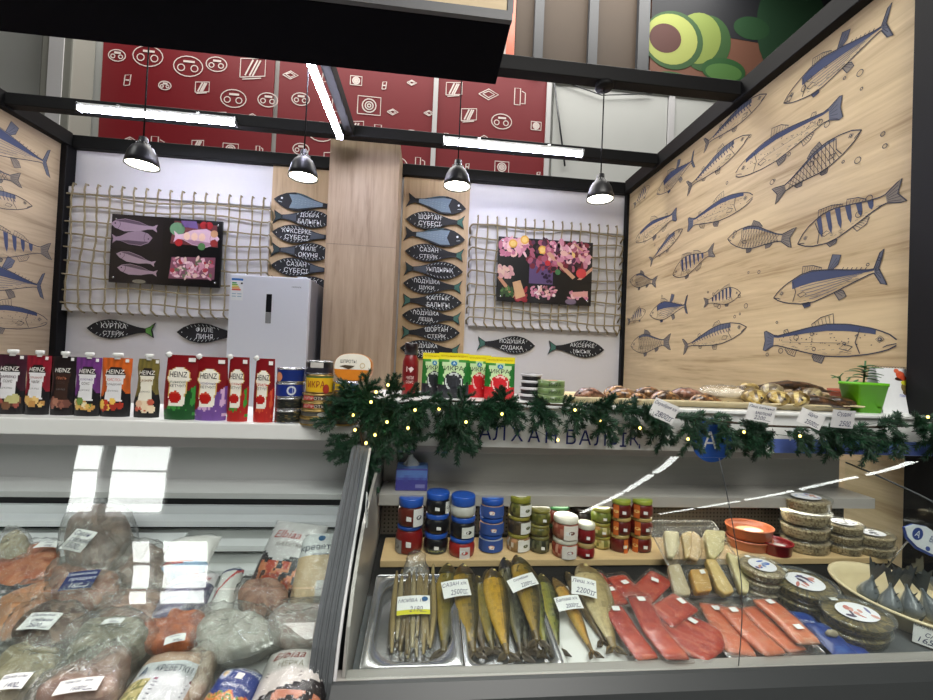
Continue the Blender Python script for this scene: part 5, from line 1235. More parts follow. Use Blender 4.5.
def card_(M, W, H, lines, lab, yellow=False, curl=.004, col_=(236, 236, 234), group='handwritten price cards', sc=1):
    t = thing('price_card', lab, 'price card', M, group)
    q = MB(); S = lambda x, y: V((x, y, curl * (1 - (2 * x / W) ** 2)))
    q.grid(lambda u, v: S((u - .5) * W, (v - .5) * H), 8, 4, 'paper', (lambda u, v: (214, 206, 40) if v < .3 else col_) if yellow else col_, False); 
    q.grid(lambda u, v: S((u - .5) * W, (v - .5) * H) + V((0, 0, -.0006)), 8, 4, 'paper', col_, False, True); q.build('card', t)
    q = MB(); n = len(lines); up1 = lambda x, y: S(x, y) + V((0, 0, .0007))
    for i, ln in enumerate(lines):
        y = H * (.26 - .5 * i) if n == 2 else H * (.32 - .3 * i)
        q.text(ln, W * (-.04 if i % 2 == 0 else .06), y, min(W * .9, len(ln) * H * .17), H * (.24 if len(ln) > 6 else .30) * (1 if n == 2 else .8), 'paper', (44, 50, 92), surf=up1, shear=.25)
    q.stroke([(-W * .1, -H * .41), (W * .38, -H * .39)], .0012, 'paper', (44, 50, 92), Matrix.Translation((0, 0, curl * .6 + .0008)))
    if yellow: q.disc(W * .34, H * .3, W * .1, H * .13, 'paper', (40, 90, 140), Matrix.Translation((0, 0, curl * .5 + .001)))
    q.build('handwriting', t)
    return t
def card_px(c4, h, lines, lab, yellow=False, tilt=.35, M0=None, curl=.004):
    """card given by the picture of its corners (tl tr br bl) at a height over the deck; it leans up a little"""
    M0 = M0 or MD; p = [onplane(M0, *c, h) for c in c4]
    ctr = sum(p, V()) / 4; xx = (p[1] + p[2] - p[0] - p[3]) / 2; yy = (p[0] + p[1] - p[2] - p[3]) / 2
    W, H = xx.length, yy.length; xn = xx.normalized(); yn = (yy - xn * yy.dot(xn)).normalized()
    hh = H * .75; yn2 = (yn * cos(tilt) + V((0, 0, 1)) * sin(tilt)).normalized()
    return card_(M0 @ frame(ctr, xn, yn2), W, hh / cos(tilt) * cos(tilt), lines, lab, yellow, curl)
GC = 'handwritten price cards'
card_px([(397, 597), (430, 596), (430, 614), (397, 616)], .052, ('МОЙВА 1кг', '2190'), 'white and yellow price card on the bag of dried fish', True)
card_px([(442, 583), (469, 579), (470, 595), (443, 599)], .058, ('САЗАН х/к', '2500тг'), 'price card lying on the two golden fish of the first tray')
card_px([(507, 581), (533, 572), (538, 584), (513, 593)], .080, ('Скумбрия', '2200тг'), 'price card lying on the thick golden-olive mackerel')
card_px([(553, 598), (577, 595), (585, 608), (560, 612)], .056, ('Балхаш х/к', '2000тг'), 'price card on the slim amber fish, lower of the two cards side by side')
card_px([(571, 577), (594, 581), (599, 599), (572, 593)], .066, ('Лещ х/к', '2200тг'), 'price card on the head end of the broad pale bream')

# ---- vacuum-packed red fillets and salmon strips
def fillet(pts_px, wpx, T, h, lab, cols, group, film=True, stick=(.25,), tail=0, name='packed_fillet', M0=None, flare=None, labels_white=True, fcap=True, mfilm='film_tight'):
    M0 = M0 or MD
    P = [onplane(M0, *p, h + T) for p in pts_px]; N = 16
    for p in P: p.z = h
    def at_(f):
        k = f * (len(P) - 1); i = min(int(k), len(P) - 2); return P[i].lerp(P[i + 1], k - i)
    mid = at_(.5); dirn = (P[-1] - P[0]).normalized()
    Mt = M0 @ frame(V((mid.x, mid.y, h)), dirn, V((0, 0, 1)).cross(dirn)); Mi = Mt.inverted() @ M0
    t = thing(name, lab, 'fish fillet', Mt, group); WM[t.name] = Mt
    wk = wpx * pxm((M0 @ mid).y, (M0 @ mid).x)
    fl = flare or (lambda f: 1)
    def rings(grow, Tz, n=14, lo=0, hi=1):
        out = []
        for i in range(N + 1):
            f = lo + (hi - lo) * i / N; c = Mi @ at_(max(0, min(1, f))); 
            if f < 0: c = c + V(((f) * .1, 0, 0))
            if f > 1: c = c + V(((f - 1) * .1, 0, 0))
            w = wk / 2 * fl(max(0, min(1, f))) + grow; e = min(1, (min(f - lo, hi - f) * 9 + .25)); r = []
            for j in range(n):
                a_ = 2 * pi * j / n; cx = (abs(cos(a_)) ** .6) * (1 if cos(a_) > 0 else -1); sx = (abs(sin(a_)) ** .7) * (1 if sin(a_) > 0 else -1)
                r.append(V((c.x, c.y + w * cx * (1 if e > .5 else .93), c.z + .002 + Tz * (.5 + .5 * sx * (e ** .5)) + (.0015 * nz(f * 9, a_ * 2, h * 90)))))
            out.append(r)
        return out
    q = MB(); sd = random.uniform(0, 50)
    def cc(ti, aj):
        f = cos(2 * pi * aj); n = nz(ti * 16 + sd, f * 2.4 + ti * 3, sd); st = sin(ti * 46 + 5 * abs(f) + n * 3)
        c = mixc(cols[0], cols[1], max(0, min(1, .35 + n * .8 + (tail * (ti - .5))))); 
        return mixc(c, cols[2], .3 if st > .8 else 0) if sin(2 * pi * aj) > -.2 else cols[3]
    q.loft(rings(0, T), 'meat', cc, True); q.build('fillet', t)
    if film:
        q = MB(); q.loft(rings(.007, T + .0022, 14, -.12, 1.1), mfilm, None, True); q.build('film', t)
    for k, f in enumerate(stick):
        c = Mi @ at_(f); q = MB(); s = .0075; a0 = random.uniform(-.4, .4)
        q.poly([(c.x + s * (dx * cos(a0) - dy * sin(a0)), c.y + s * 1.35 * (dx * sin(a0) + dy * cos(a0)), c.z + T + .0075) for dx, dy in ((-1, -1), (1, -1), (1, 1), (-1, 1))], 'paper', (240, 238, 236)); q.build('price_sticker', t)
    return t
RED = ((170, 36, 20), (208, 78, 42), (238, 160, 124), (150, 70, 54)); PNK = ((216, 108, 70), (228, 132, 94), (240, 184, 156), (206, 150, 130)); PAL = ((220, 112, 72), (234, 152, 116), (244, 206, 180), (214, 170, 150))
GRF = 'vacuum-packed red fillets in the white tray'
fillet([(594, 573), (606, 585)], 17, .014, .012, 'small red fillet pack at the far end, behind the pale bream', RED, GRF, stick=(.4,))
fillet([(606, 585), (620, 603)], 20, .014, .016, 'red fillet pack between the small far one and the long one by the bream', RED, GRF, stick=(.35,))
fillet([(612, 605), (632, 636), (648, 657)], 23, .014, .022, 'long red fillet pack running to the front edge beside the bream', RED, GRF, tail=1, stick=(.1,))
fillet([(616, 575), (634, 594)], 22, .015, .02, 'red fillet pack with a white end, behind the long middle one', RED, GRF, stick=(.5,))
fillet([(638, 595), (654, 628), (678, 657)], 24, .015, .03, 'long red fillet pack with pinkish tail end, middle of the white tray', RED, GRF, tail=1.4, stick=(.1,))
fillet([(662, 575), (640, 596)], 23, .014, .022, 'red fillet pack lying crosswise at the far side against the yellow wedges', RED, GRF, stick=(.35,))
fillet([(686, 600), (660, 616)], 27, .015, .028, 'red fillet pack lying crosswise over the triangular one', RED, GRF, stick=(.2,))
fillet([(694, 616), (690, 634), (688, 652)], 44, .017, .016, 'broad triangular red fillet pack at the front right of the white tray', RED, GRF, stick=(.2,), flare=lambda f: .82 + .5 * sin(pi * min(1, f + .15)) if f < .6 else 1.15 - 1.0 * (f - .6))
GSF = 'vacuum-packed pink salmon strips'
fillet([(712, 603), (726, 628), (742, 652)], 27, .017, .01, 'pink salmon strip left of the glass joint, pale outer edge', PNK, GSF, tail=1, stick=(.15,))
fillet([(728, 606), (752, 632), (776, 652)], 24, .017, .022, 'pink salmon strip crossing just right of the glass joint', PNK, GSF, tail=1, stick=(.12,))
fillet([(748, 606), (772, 630), (798, 649)], 22, .016, .012, 'pink salmon strip between the crossing strip and the top strip', PNK, GSF, tail=.8, stick=())
fillet([(763, 598), (787, 618), (810, 641)], 24, .018, .03, 'pink salmon strip lying uppermost, nearest the shrimp tubs', PAL, GSF, tail=.8, stick=(.15, .75))

# ---- pale wedges on a tray leaning against the shelf
ol = V((Xat(682, 1.115, .78), 1.115, .782)); MLn = frame(ol, (1, 0, 0), (0, .21, .126))
tray('grey_tray', -.0, .245, -.002, .25, .012, 'film_milky', 'clear tray leaning on the shelf edge under the pale yellow wedges', .015, .01, MLn)
def wedge(poly_px, h, T, c, lab, st=None):
    P = [onplane(MLn, *p, h + T) for p in poly_px]; ctr = sum(P, V()) / len(P); Mt = MLn @ Matrix.Translation((ctr.x, ctr.y, h))
    t = thing('packed_wedge', lab, 'packed food', Mt, 'pale wedges in film on the leaning tray'); WM[t.name] = Mt
    sm = []
    n = len(P)
    for i in range(n):      # rounded corners
        a_, b2, c2 = P[i - 1], P[i], P[(i + 1) % n]
        for k in (.22, .1): sm.append(b2.lerp(a_, k) - ctr)
        sm.append(b2 + (a_ + c2 - b2 * 2) * .04 - ctr); 
        for k in (.1, .22): sm.append(b2.lerp(c2, k) - ctr)
    q = MB(); rr = lambda s, z: [(p.x * s, p.y * s, z) for p in sm]
    q.loft([rr(.95, .001), rr(1, .004), rr(1, T - .004), rr(.94, T)], 'matte', lambda ti, aj: mixc(c, (240, 226, 180), .25 if ti > .9 else 0), True); q.build('wedge', t)
    g = MB(); f = MB()
    def S(u, v, s_):
        x = (u - .5) * 2; y = (v - .5) * 2; a_ = atan2(y, x); m = max(abs(x), abs(y)); k = int((a_ / (2 * pi) % 1) * 40)
        p = min(sm, key=lambda pp: abs((atan2(pp.y, pp.x) - a_ + pi) % (2 * pi) - pi)); rad = p.length * 1.16
        return V((rad * m * cos(a_), rad * m * sin(a_), (T + .003) * (1 - max(0, (m - .8) / .2) * .85) * (1 if s_ > 0 else .02) + .0025 * nz(u * 9, v * 9, T * 300) * (1 if m < .8 else .5)))
    f.grid(lambda u, v: S(u, v, 1), 16, 16, 'film'); f.build('film', t)
    if st:
        p = onplane(MLn, *st, h + T) - ctr; q = MB(); q.poly([(p.x - .008, p.y - .006, T + .006), (p.x + .008, p.y - .004, T + .006), (p.x + .007, p.y + .007, T + .006), (p.x - .008, p.y + .006, T + .006)], 'paper', (240, 238, 230)); q.build('price_sticker', t)
wedge([(664, 530), (679, 531), (680, 545), (674, 557), (668, 556)], .008, .022, (232, 220, 180), 'whitish wedge at the top corner of the leaning tray')
wedge([(682, 533), (692, 530), (692, 556), (686, 558)], .008, .02, (226, 196, 140), 'left half-round pale slice on the leaning tray')
wedge([(693, 530), (700, 535), (702, 553), (698, 560), (690, 557)], .012, .02, (230, 196, 150), 'right half-round pale slice on the leaning tray, pinkish rind')
wedge([(705, 529), (726, 530), (724, 549), (715, 558), (709, 554)], .012, .028, (236, 222, 166), 'pale wedge in a loose crumpled bag, behind the glass joint')
wedge([(668, 565), (680, 563), (692, 594), (676, 596)], .01, .02, (196, 180, 146), 'greyish slice at the lower corner of the leaning tray')
wedge([(690, 569), (707, 568), (713, 590), (697, 592)], .02, .026, (216, 160, 74), 'orange-yellow block with a sticker on the leaning tray', (702, 573))
wedge([(706, 558), (716, 559), (735, 591), (726, 594), (718, 588)], .012, .026, (232, 196, 120), 'long golden-yellow wedge between the block and the cream wedge')
wedge([(727, 551), (738, 556), (751, 562), (749, 592), (742, 591)], .012, .024, (240, 226, 170), 'cream-coloured wedge right of the glass joint')

# ---- oval tubs
def oval_tub(M, rx, ry, h, lab, fill, label_c, group, name='shrimp_tub', textured=True):
    t = thing(name, lab, 'tub', M, group); n = 36; rd = random.Random(lab)
    q = MB(); q.lathe([(0, .003), (.84, .003), (.86, h * .12), (.88, h * .22), (.9, h * .34), (.905, h * .45), (.91, h * .55), (.92, h * .65), (.93, h * .74), (.75, h * .765), (.55, h * .775), (.3, h * .78), (0, h * .78)], 'frost', lambda ti, aj: mixc(fill[int(abs(nz(cos(6.28 * aj) * 6, sin(6.28 * aj) * 6 + ti * 5, ti * 6 + rx * 50)) * 9) % len(fill)], fill[0], .35), 84, M=Matrix.Diagonal((rx, ry, 1, 1))); q.build('filling', t)
    q = MB(); q.lathe([(.6, .0005), (.9, .0005), (.93, .004), (.975, h * .76), (1.0, h * .78), (1.0, h * .8)], 'tub_clear', None, n, M=Matrix.Diagonal((rx, ry, 1, 1))); q.build('tub', t)
    q = MB(); q.lathe([(1.0, h * .78), (1.02, h * .8), (1.02, h * .94), (.98, h * .97), (.93, h * .94), (.88, h * .91), (.0, h * .93)], 'tub_clear', None, n, M=Matrix.Diagonal((rx, ry, 1, 1))); q.build('lid', t)
    if label_c:
        q = MB(); q.disc(0, 0, rx * .6, ry * .56, 'paper', (232, 232, 236), I4, h * .955, 28)
        for k in range(9): q.disc(rd.uniform(-.4, .4) * rx, rd.uniform(-.3, .3) * ry, rd.uniform(.08, .2) * rx, rd.uniform(.05, .12) * ry, 'paper', rd.choice(label_c), I4, h * .957 + .0001 * k, 10, rd.uniform(0, 3))
        q.poly([(-rx * .35, -ry * .85), (-rx * .12, -ry * .85), (-rx * .12, -ry * .68), (-rx * .35, -ry * .68)], 'paper', (240, 240, 238), Matrix.Translation((0, ry * 1.5, h * .956))); q.build('label', t)
    return t
SHR = [(190, 172, 136), (136, 116, 88), (214, 200, 168), (104, 88, 66), (176, 152, 116)]; OLV = [(122, 106, 60), (78, 68, 42), (156, 136, 80), (60, 52, 36), (176, 154, 100)]
BLU = [(80, 110, 190), (150, 170, 210), (60, 80, 140), (200, 150, 130)]; PNKL = [(190, 120, 110), (120, 120, 160), (210, 160, 150), (90, 80, 100)]
def tubs(px, Y, z, rx, ry, hs, labs, fill, lc, group, onshelf=True):
    x = Xat(px, Y, z); zz = z
    for i, lab in enumerate(labs):
        oval_tub(TRS((x + random.uniform(-.003, .003), Y, zz), rz=random.uniform(-.05, .05)), rx, ry, hs, lab, fill, lc if i == len(labs) - 1 else None, group); zz += hs
GT4 = 'clear tubs of shrimp on the wooden shelf'
o4 = ['bottom', 'second from the bottom', 'third from the bottom', 'topmost']; o3 = ['bottom', 'middle', 'topmost']
tubs(804, 1.33, ZS, .083, .065, .047, ['clear shrimp tub, %s of the tall stack of four' % s for s in o4], SHR, BLU, GT4)
tubs(842, 1.315, ZS, .062, .055, .034, ['clear shrimp tub, %s of the stack of three beside the tall stack' % s for s in o3], SHR, [(150, 150, 150), (110, 110, 120)], GT4)
tubs(872, 1.30, ZS, .068, .055, .036, ['clear shrimp tub, %s of the short stack of two on the shelf' % s for s in ('lower', 'upper')], SHR, [(150, 150, 150), (110, 110, 120)], GT4)
def tubs_deck(px, py, rx, ry, hs, labs, fill, lc, group):
    p = dk(px, py, 0)
    for i, lab in enumerate(labs):
        oval_tub(MD @ TRS((p.x, p.y + ry, i * hs + .001), rz=random.uniform(-.05, .05)), rx, ry, hs, lab, fill, lc if i == len(labs) - 1 else None, group)
GD = 'large clear oval tubs on the case floor'
tubs_deck(773, 606, .064, .055, .03, ['oval tub, %s of the stack of three with a blue picture label' % s for s in o3], SHR, BLU, GD)
tubs_deck(824, 622, .085, .07, .035, ['oval tub of olive-brown filling, %s of the pair behind the front pair' % s for s in ('lower', 'upper')], OLV, PNKL, GD)
tubs_deck(878, 655, .088, .062, .034, ['oval tub of olive-brown filling, %s of the front pair by the big basin' % s for s in ('lower', 'upper')], OLV, PNKL, GD)
# orange clay-coloured oval tubs and the red one
def open_tub(px, py, Y, rx, ry, h, z, c, lab, inner):
    t = thing('oval_tub', lab, 'tub', TRS((Xat(px, Y, z), Y, z))); n = 36; D = Matrix.Diagonal((rx, ry, 1, 1))
    q = MB(); q.lathe([(0, 0), (.84, 0), (.9, .004), (.98, h * .86), (1.03, h * .9), (1.03, h), (.97, h), (.94, h * .9), (.86, h * .55), (0, h * .5)], 'print', lambda ti, aj: c if ti < .72 else mixc(c, (60, 30, 20), .15), n, M=D); q.build('tub', t)
    q = MB(); q.disc(0, 0, rx * .62, ry * .5, 'paper', inner, I4, h * .62, 24); q.disc(rx * .1, -ry * .1, rx * .4, ry * .25, 'paper', (236, 230, 220), I4, h * .63, 16); q.build('filling', t)
open_tub(749, 0, 1.345, .075, .06, .036, ZS, (196, 120, 92), 'lower of the two orange-brown oval tubs on the shelf', (150, 90, 70))
open_tub(749, 0, 1.345, .078, .062, .04, ZS + .0365, (200, 112, 74), 'upper of the two orange-brown oval tubs, open with a pale label inside', (206, 180, 140))
open_tub(776, 0, 1.30, .05, .045, .042, ZS, (150, 34, 40), 'small red oval tub beside the orange-brown pair', (200, 190, 186))

# ---- blue packs lying by the tubs
def flatpack(pts_px, h, T, c, lab, word=None, pale=False):
    P = [dk(*p, h + T) for p in pts_px]; ctr = sum(P, V()) / 4; xx = (P[1] - P[0]); yy = (P[0] - P[3]); W, H = xx.length, yy.length
    Mt = MD @ frame(V((ctr.x, ctr.y, h)), xx, yy) ; t = thing('blue_pack', lab, 'food pack', Mt, 'flat blue food packs by the tubs'); WM[t.name] = Mt
    q = MB(); s = pillow(q, W, H, T, 'print', 14, 14, .002, 3, c=lambda u, v: mixc(c, (110, 150, 210), max(0, nz(u * 4, v * 4, 2)) * .7)); q.xf(Matrix.Translation((0, -H / 2, 0)))
    if word: q.text(word, 0, 0, W * .55, H * .2, 'print', (216, 222, 234), M=Matrix.Translation((0, 0, T + .003)))
    q.build('pack', t)
    if pale:
        q = MB(); q.lathe([(0, T), (W * .2, T + .001), (W * .24, T + .006), (W * .18, T + .014), (0, T + .017)], 'frost', (176, 164, 140), 20, sy=.45); q.build('window', t)
flatpack([(768, 606), (812, 612), (838, 640), (800, 640)], .006, .012, (26, 58, 140), 'flat blue pack with white lettering between the salmon and the tubs', 'АТЛАНТИК')
flatpack([(812, 622), (838, 624), (852, 648), (824, 652)], .02, .012, (40, 62, 130), 'flat blue pack with a pale window in front of the tubs', None, True)
flatpack([(826, 640), (858, 638), (872, 655), (842, 657)], .002, .01, (48, 70, 150), 'flat blue pack lying at the very front edge of the case')

# ---- big oval basin with fish tails
HB = .06
A_ = dk(833, 574, HB); ax = V((cos(radians(-38)), sin(radians(-38)), 0)); la, lb = .175, .132
cen = A_ + ax * la; cen.y = max(cen.y, .15); cen.z = .001
MBs = MD @ frame(cen, ax, (-ax.y, ax.x, 0))
t = thing('basin', 'big cream oval basin at the right end of the case, fish standing in it', 'basin', MBs); WM[t.name] = MBs
q = MB(); q.lathe([(0, .0), (.7, .0), (.76, .006), (.89, .038), (.97, .054), (1.0, .055), (1.0, .061), (.965, .062), (.89, .056), (.81, .036), (.71, .012), (0, .009)], 'cream_plastic', None, 48, sx=la, sy=lb); q.build('bowl', t)
def raw_fish(px_t, px_b, lab):
    a, b2 = dk(*px_t, .12), dk(*px_b, .045); d = b2 - a; L = d.length
    tt_ = MD @ frame(a, d, (0, -.3, 1)); tt = thing('raw_fish', lab, 'fish', tt_, 'raw fish in the cream basin'); WM[tt.name] = tt_
    q = MB(); rings = []
    for k in range(15):
        f = k / 14; s = interp([(0, .14), (.2, .24), (.5, .75), (.75, 1), (.92, .8), (1, .3)], f); rings.append([(.03 + f * L, .03 * s * cos(2 * pi * j / 14), .026 * s * sin(2 * pi * j / 14)) for j in range(14)])
    q.loft(rings, 'fishskin', lambda ti, aj: mixc((92, 100, 106), (206, 202, 188), smoothstep(-.5, .5, -cos(2 * pi * aj))), True); q.build('body', tt)
    q = MB()
    for zz in (.0012, -.0012): q.add([(.045, .004, zz), (.012, .024, zz), (-.02, .042, zz), (-.012, .03, zz), (-.022, .024, zz), (-.006, .014, zz), (-.01, .004, zz), (.004, 0, zz), (-.008, -.008, zz), (-.002, -.018, zz), (-.018, -.034, zz), (.014, -.02, zz), (.045, -.004, zz)], [tuple(range(13))], 'fishskin', (66, 74, 80))
    q.build('tail_fin', tt)
    q = MB()
    for k in range(5): q.add([(.06 + .018 * k, .006 + .003 * k, 0), (.045 + .018 * k, .03 + .003 * k, 0), (.072 + .018 * k, .008 + .003 * k, .0014)], [(0, 1, 2)], 'fishskin', (54, 60, 64))
    q.build('fin', tt)
raw_fish((876, 566), (869, 590), 'grey fish with its tail upright nearest the rounded end of the basin')
raw_fish((892, 572), (890, 601), 'grey fish with ragged tail fin, second from the rounded end of the basin')
raw_fish((904, 572), (911, 606), 'grey fish in the middle of the basin, tail pointing up and back')
raw_fish((916, 576), (932, 610), 'dark grey fish in the basin, nearest the price card')
raw_fish((912, 566), (940, 590), 'dark grey fish at the far side of the basin')
# card on the basin and the fish-shaped tag
nrm_ = V((ax.y, -ax.x, 0)); cq = cen + ax * (la * .05) + nrm_ * (lb * .99); cq.z = .034
card_(MD @ frame(cq, (ax.x, ax.y, 0), nrm_ * -.25 + V((0, 0, 1))), .062, .056, ('Скумбрия', 'с/м', '1650'), 'price card stuck to the side of the cream basin', False, .002)
hd, tl = onY(902, 527, 1.0), onY(960, 560, 1.0); d = tl - hd; L = d.length
t = thing('fish_tag', 'white fish-shaped card with blue print above the cream basin', 'sign', frame(hd, d, (0, 0, 1))); q = MB(); Hh = .075
out = [(x * L, y * Hh) for x, y in [(0, 0), (.1, .28), (.3, .46), (.55, .4), (.8, .2), (1, .4), (.96, 0), (1, -.4), (.8, -.2), (.55, -.42), (.3, -.46), (.1, -.3)]]
q.prism([(x, y) for x, y in out], .003, 'print', (36, 60, 130)); q.prism([(x * .97 + .003, y * .88 + .003) for x, y in out], .0016, 'print', (222, 226, 232), M=Matrix.Translation((0, 0, .003))); q.build('card', t)
q = MB(); q.disc(.22 * L, .004, .017, .017, 'paper', (36, 60, 130), I4, .0052, 20); q.text('А', .22 * L, .004, None, .018, 'paper', (230, 234, 240), z=.0058); q.text('Балық', .56 * L, .008, .4 * L * .7, .02, 'paper', (40, 60, 130), z=.0052); q.disc(.45 * L, -.018, .008, .006, 'paper', (60, 80, 150), I4, .0052); q.build('print', t)
q = MB(); q.tube([(.5 * L, 0, .0), (.5 * L, -.02, -.05), (.5 * L, -.12, -.07)], .002, 'tin_steel', n=6); q.build('wire', t)
# ---- jars on the wooden shelf
def jar(M, r, h, content, lid, lab, group, label=None, lidh=.2, sticker=True, bulge=1.0, lidtop=None, glassy=True):
    t = thing('food_jar', lab, 'jar', M, group); n = 26
    hb = h * (1 - lidh)
    q = MB(); prof = [(0, .001), (r * .86, .001), (r * .97 * bulge, h * .06), (r * bulge, hb * .35), (r * bulge, hb * .7), (r * .9, hb * .93), (r * .84, hb)]
    q.lathe(prof + [(0, hb)], 'print', lambda ti, aj: content if isinstance(content, tuple) else content[int(abs(nz(cos(6.28 * aj) * 5, sin(6.28 * aj) * 5, ti * 6)) * 9) % len(content)], n); q.build('jar', t)
    q = MB(); q.lathe([(r * .86, hb - .001), (r * .93, hb), (r * .95, hb + .002), (r * .95, h - .003), (r * .91, h), (r * .6, h - .001), (0, h)], 'print', lambda ti, aj: (lidtop or lid) if ti > .72 else lid, n); q.build('lid', t)
    s = lambda x, z: V(((r * bulge + .0014) * sin(x / r), -(r * bulge + .0014) * cos(x / r), z))
    if label:
        lc, a0, a1, z0, z1, ink, word = label
        q = MB(); q.grid(lambda u, v: s((a0 + (a1 - a0) * u) * r, hb * (z0 + (z1 - z0) * v)), 12, 3, 'paper', lc)
        so = lambda x, z: s(x, z) + V((0, -.0008, 0))
        if word: q.text(word, (a0 + a1) / 2 * r, hb * (z0 + z1) / 2, abs(a1 - a0) * r * .7, hb * (z1 - z0) * .35, 'paper', ink, surf=so)
        else: q.add([so(((a0 + a1) / 2 + .25 * cos(k * .7)) * r, hb * ((z0 + z1) / 2 + .12 * sin(k * .7))) for k in range(9)], [tuple(range(9))], 'paper', ink)
        q.build('label', t)
    if sticker:
        q = MB(); q.add([s(r * a_, hb * zz) + V((0, -.001, 0)) for a_, zz in ((-.16, .36), (.2, .34), (.2, .56), (-.16, .6))], [(0, 1, 2, 3)], 'paper', (236, 236, 234)); q.build('price_sticker', t)
    return t
def jars(px, Y, wpx, specs, group):
    x = Xat(px, Y, ZS); k = pxm(Y, x); z = ZS
    for hp, content, lid, lab, kw in specs:
        jar(TRS((x + random.uniform(-.0015, .0015), Y, z), rz=random.uniform(-.15, .15)), (kw.pop('w', wpx)) * k / 2, hp * k - .0006, content, lid, lab, group, **kw); z += hp * k
BL = (36, 84, 176); BK = (20, 20, 24); RC = (124, 22, 22)
GJ = 'roe jars with blue lids'
WLAB = ((224, 224, 222), .35, 1.3, .05, .95, (90, 90, 100), None)
jars(409, 1.335, 25.5, [(26, RC, (30, 70, 150), 'big red roe jar at the bottom of the first stack from the side panel', dict(lidh=.12, bulge=1.04, label=((150, 150, 150), -1.4, -.5, .05, .6, (110, 110, 110), None))), (27, (96, 36, 26), BL, 'big brown-red roe jar on top of the first stack from the side panel', dict(lidh=.3, label=WLAB))], GJ)
jars(435.5, 1.335, 24, [(19, BK, BL, 'black roe jar, bottom of the stack of three black jars', dict(lidh=.25, label=((60, 64, 60), -.9, .9, .1, .4, (190, 190, 120), 'ИКРА'))), (18.5, BK, BL, 'black roe jar, middle of the stack of three black jars', dict(lidh=.25)), (20, BK, BL, 'black roe jar, topmost of the stack of three black jars', dict(lidh=.3, label=((220, 220, 214), .7, 1.4, .1, .9, (110, 110, 110), None)))], GJ)
jars(461.5, 1.31, 25, [(18, (150, 30, 26), BL, 'red roe jar under the black one, third stack from the side panel', dict(lidh=.22, label=((220, 210, 206), -.2, .6, .0, .8, (190, 60, 50), None), bulge=1.02)), (20, BK, BL, 'black roe jar with a white patch between the red jar and the pale jar', dict(lidh=.24, label=((220, 222, 216), -.3, .8, .1, .8, (40, 44, 40), None))), (20, (190, 190, 182), BL, 'pale jar with a blue lid on top of the third stack', dict(lidh=.45, sticker=False))], GJ)
for_ = ((52, 84, 156), -1.3, 1.3, .1, .95, (220, 160, 130), None)
jars(490.5, 1.34, 24, [(16.5, (190, 196, 206), BL, 'fish preserve jar with blue wrap, bottom of the fourth stack', dict(lidh=.2, label=for_)), (16.5, (190, 150, 130), BL, 'fish preserve jar with blue wrap, middle of the fourth stack', dict(lidh=.25, label=for_)), (18.5, (190, 150, 130), BL, 'fish preserve jar with blue wrap, topmost with a bright blue lid', dict(lidh=.32, label=for_, lidtop=(60, 120, 214)))], GJ)
GS = 'jars with pale and golden lids on the wooden shelf'
GRN = [(90, 92, 40), (120, 116, 60), (70, 70, 36)]; gl = (150, 140, 60); wl = (226, 222, 206)
wlab = ((230, 230, 224), -.2, 1.2, .1, .9, (90, 96, 60), None)
jars(518, 1.34, 22.5, [(17, [(190, 140, 100), (150, 120, 80), (206, 196, 180)], gl, 'jar with a white label, bottom of the stack beside the blue-wrapped jars', dict(lidh=.2, label=wlab)), (17, [(60, 52, 40), (84, 70, 50)], gl, 'dark jar with a white label, middle of the stack beside the blue-wrapped jars', dict(lidh=.2, label=wlab)), (19, GRN, (140, 140, 50), 'green jar with a white-topped lid, top of the stack beside the blue-wrapped jars', dict(lidh=.3, label=wlab, lidtop=wl))], GS)
jars(539, 1.33, 20, [(16, [(70, 72, 48), (96, 96, 70), (50, 52, 40)], (120, 116, 70), 'small olive jar at the bottom of the all-olive stack', dict(lidh=.2)), (11, [(110, 104, 50), (80, 80, 44)], (130, 124, 64), 'low olive jar in the middle of the all-olive stack', dict(lidh=.25, sticker=False)), (14.5, [(84, 86, 38), (110, 108, 50)], (124, 118, 52), 'small olive jar with a bare golden lid on top of the all-olive stack', dict(lidh=.2))], GS)
jars(557, 1.40, 23, [(18, (54, 30, 30), (40, 70, 44), 'dark jar at the back under the green-lidded jar', dict(sticker=False)), (18, (96, 40, 36), (44, 90, 54), 'dark red jar with a green lid at the back of the shelf', dict(sticker=False, label=((90, 110, 80), .1, 1.0, .1, .8, (60, 60, 50), None)))], GS)
jars(584, 1.405, 22, [(16, (34, 30, 28), (46, 44, 44), 'dark jar in the back row, lower one behind the small red pair', dict(sticker=False)), (16, (36, 32, 30), (60, 58, 56), 'dark jar in the back row, upper one behind the small red pair', dict(sticker=False))], GS)
jars(565, 1.30, 25.5, [(18, [(176, 92, 70), (200, 150, 130), (150, 60, 46)], wl, 'wide reddish jar with a round white label, lower of its pair', dict(lidh=.24, label=((232, 226, 216), -.5, .7, .05, .95, (150, 90, 80), None))), (20, [(150, 76, 60), (180, 120, 100)], wl, 'wide reddish jar with a white lid, upper of its pair', dict(lidh=.24, label=((232, 226, 216), -.3, .9, .05, .95, (120, 80, 70), None)))], GS)
jars(585, 1.29, 18.5, [(14.5, (132, 26, 30), (176, 150, 96), 'small dark red jar, lower of the little pair', dict(lidh=.3)), (18, (120, 24, 28), (206, 206, 186), 'small dark red jar with a pale lid, upper of the little pair', dict(lidh=.24))], GS)
jars(600, 1.355, 19.5, [(12, [(150, 130, 70), (180, 170, 110), (110, 110, 50)], gl, 'low greenish-yellow jar at the bottom of the green stack', dict(lidh=.22, sticker=False)), (13, [(160, 120, 60), (120, 116, 56), (186, 176, 120)], gl, 'greenish-yellow jar in the middle of the green stack', dict(lidh=.22)), (14, [(96, 110, 44), (120, 126, 60)], (140, 140, 62), 'green jar on top of the green stack', dict(lidh=.24))], GS)
olab = ((206, 104, 40), -1.0, -.45, .0, 1, (240, 200, 120), None)
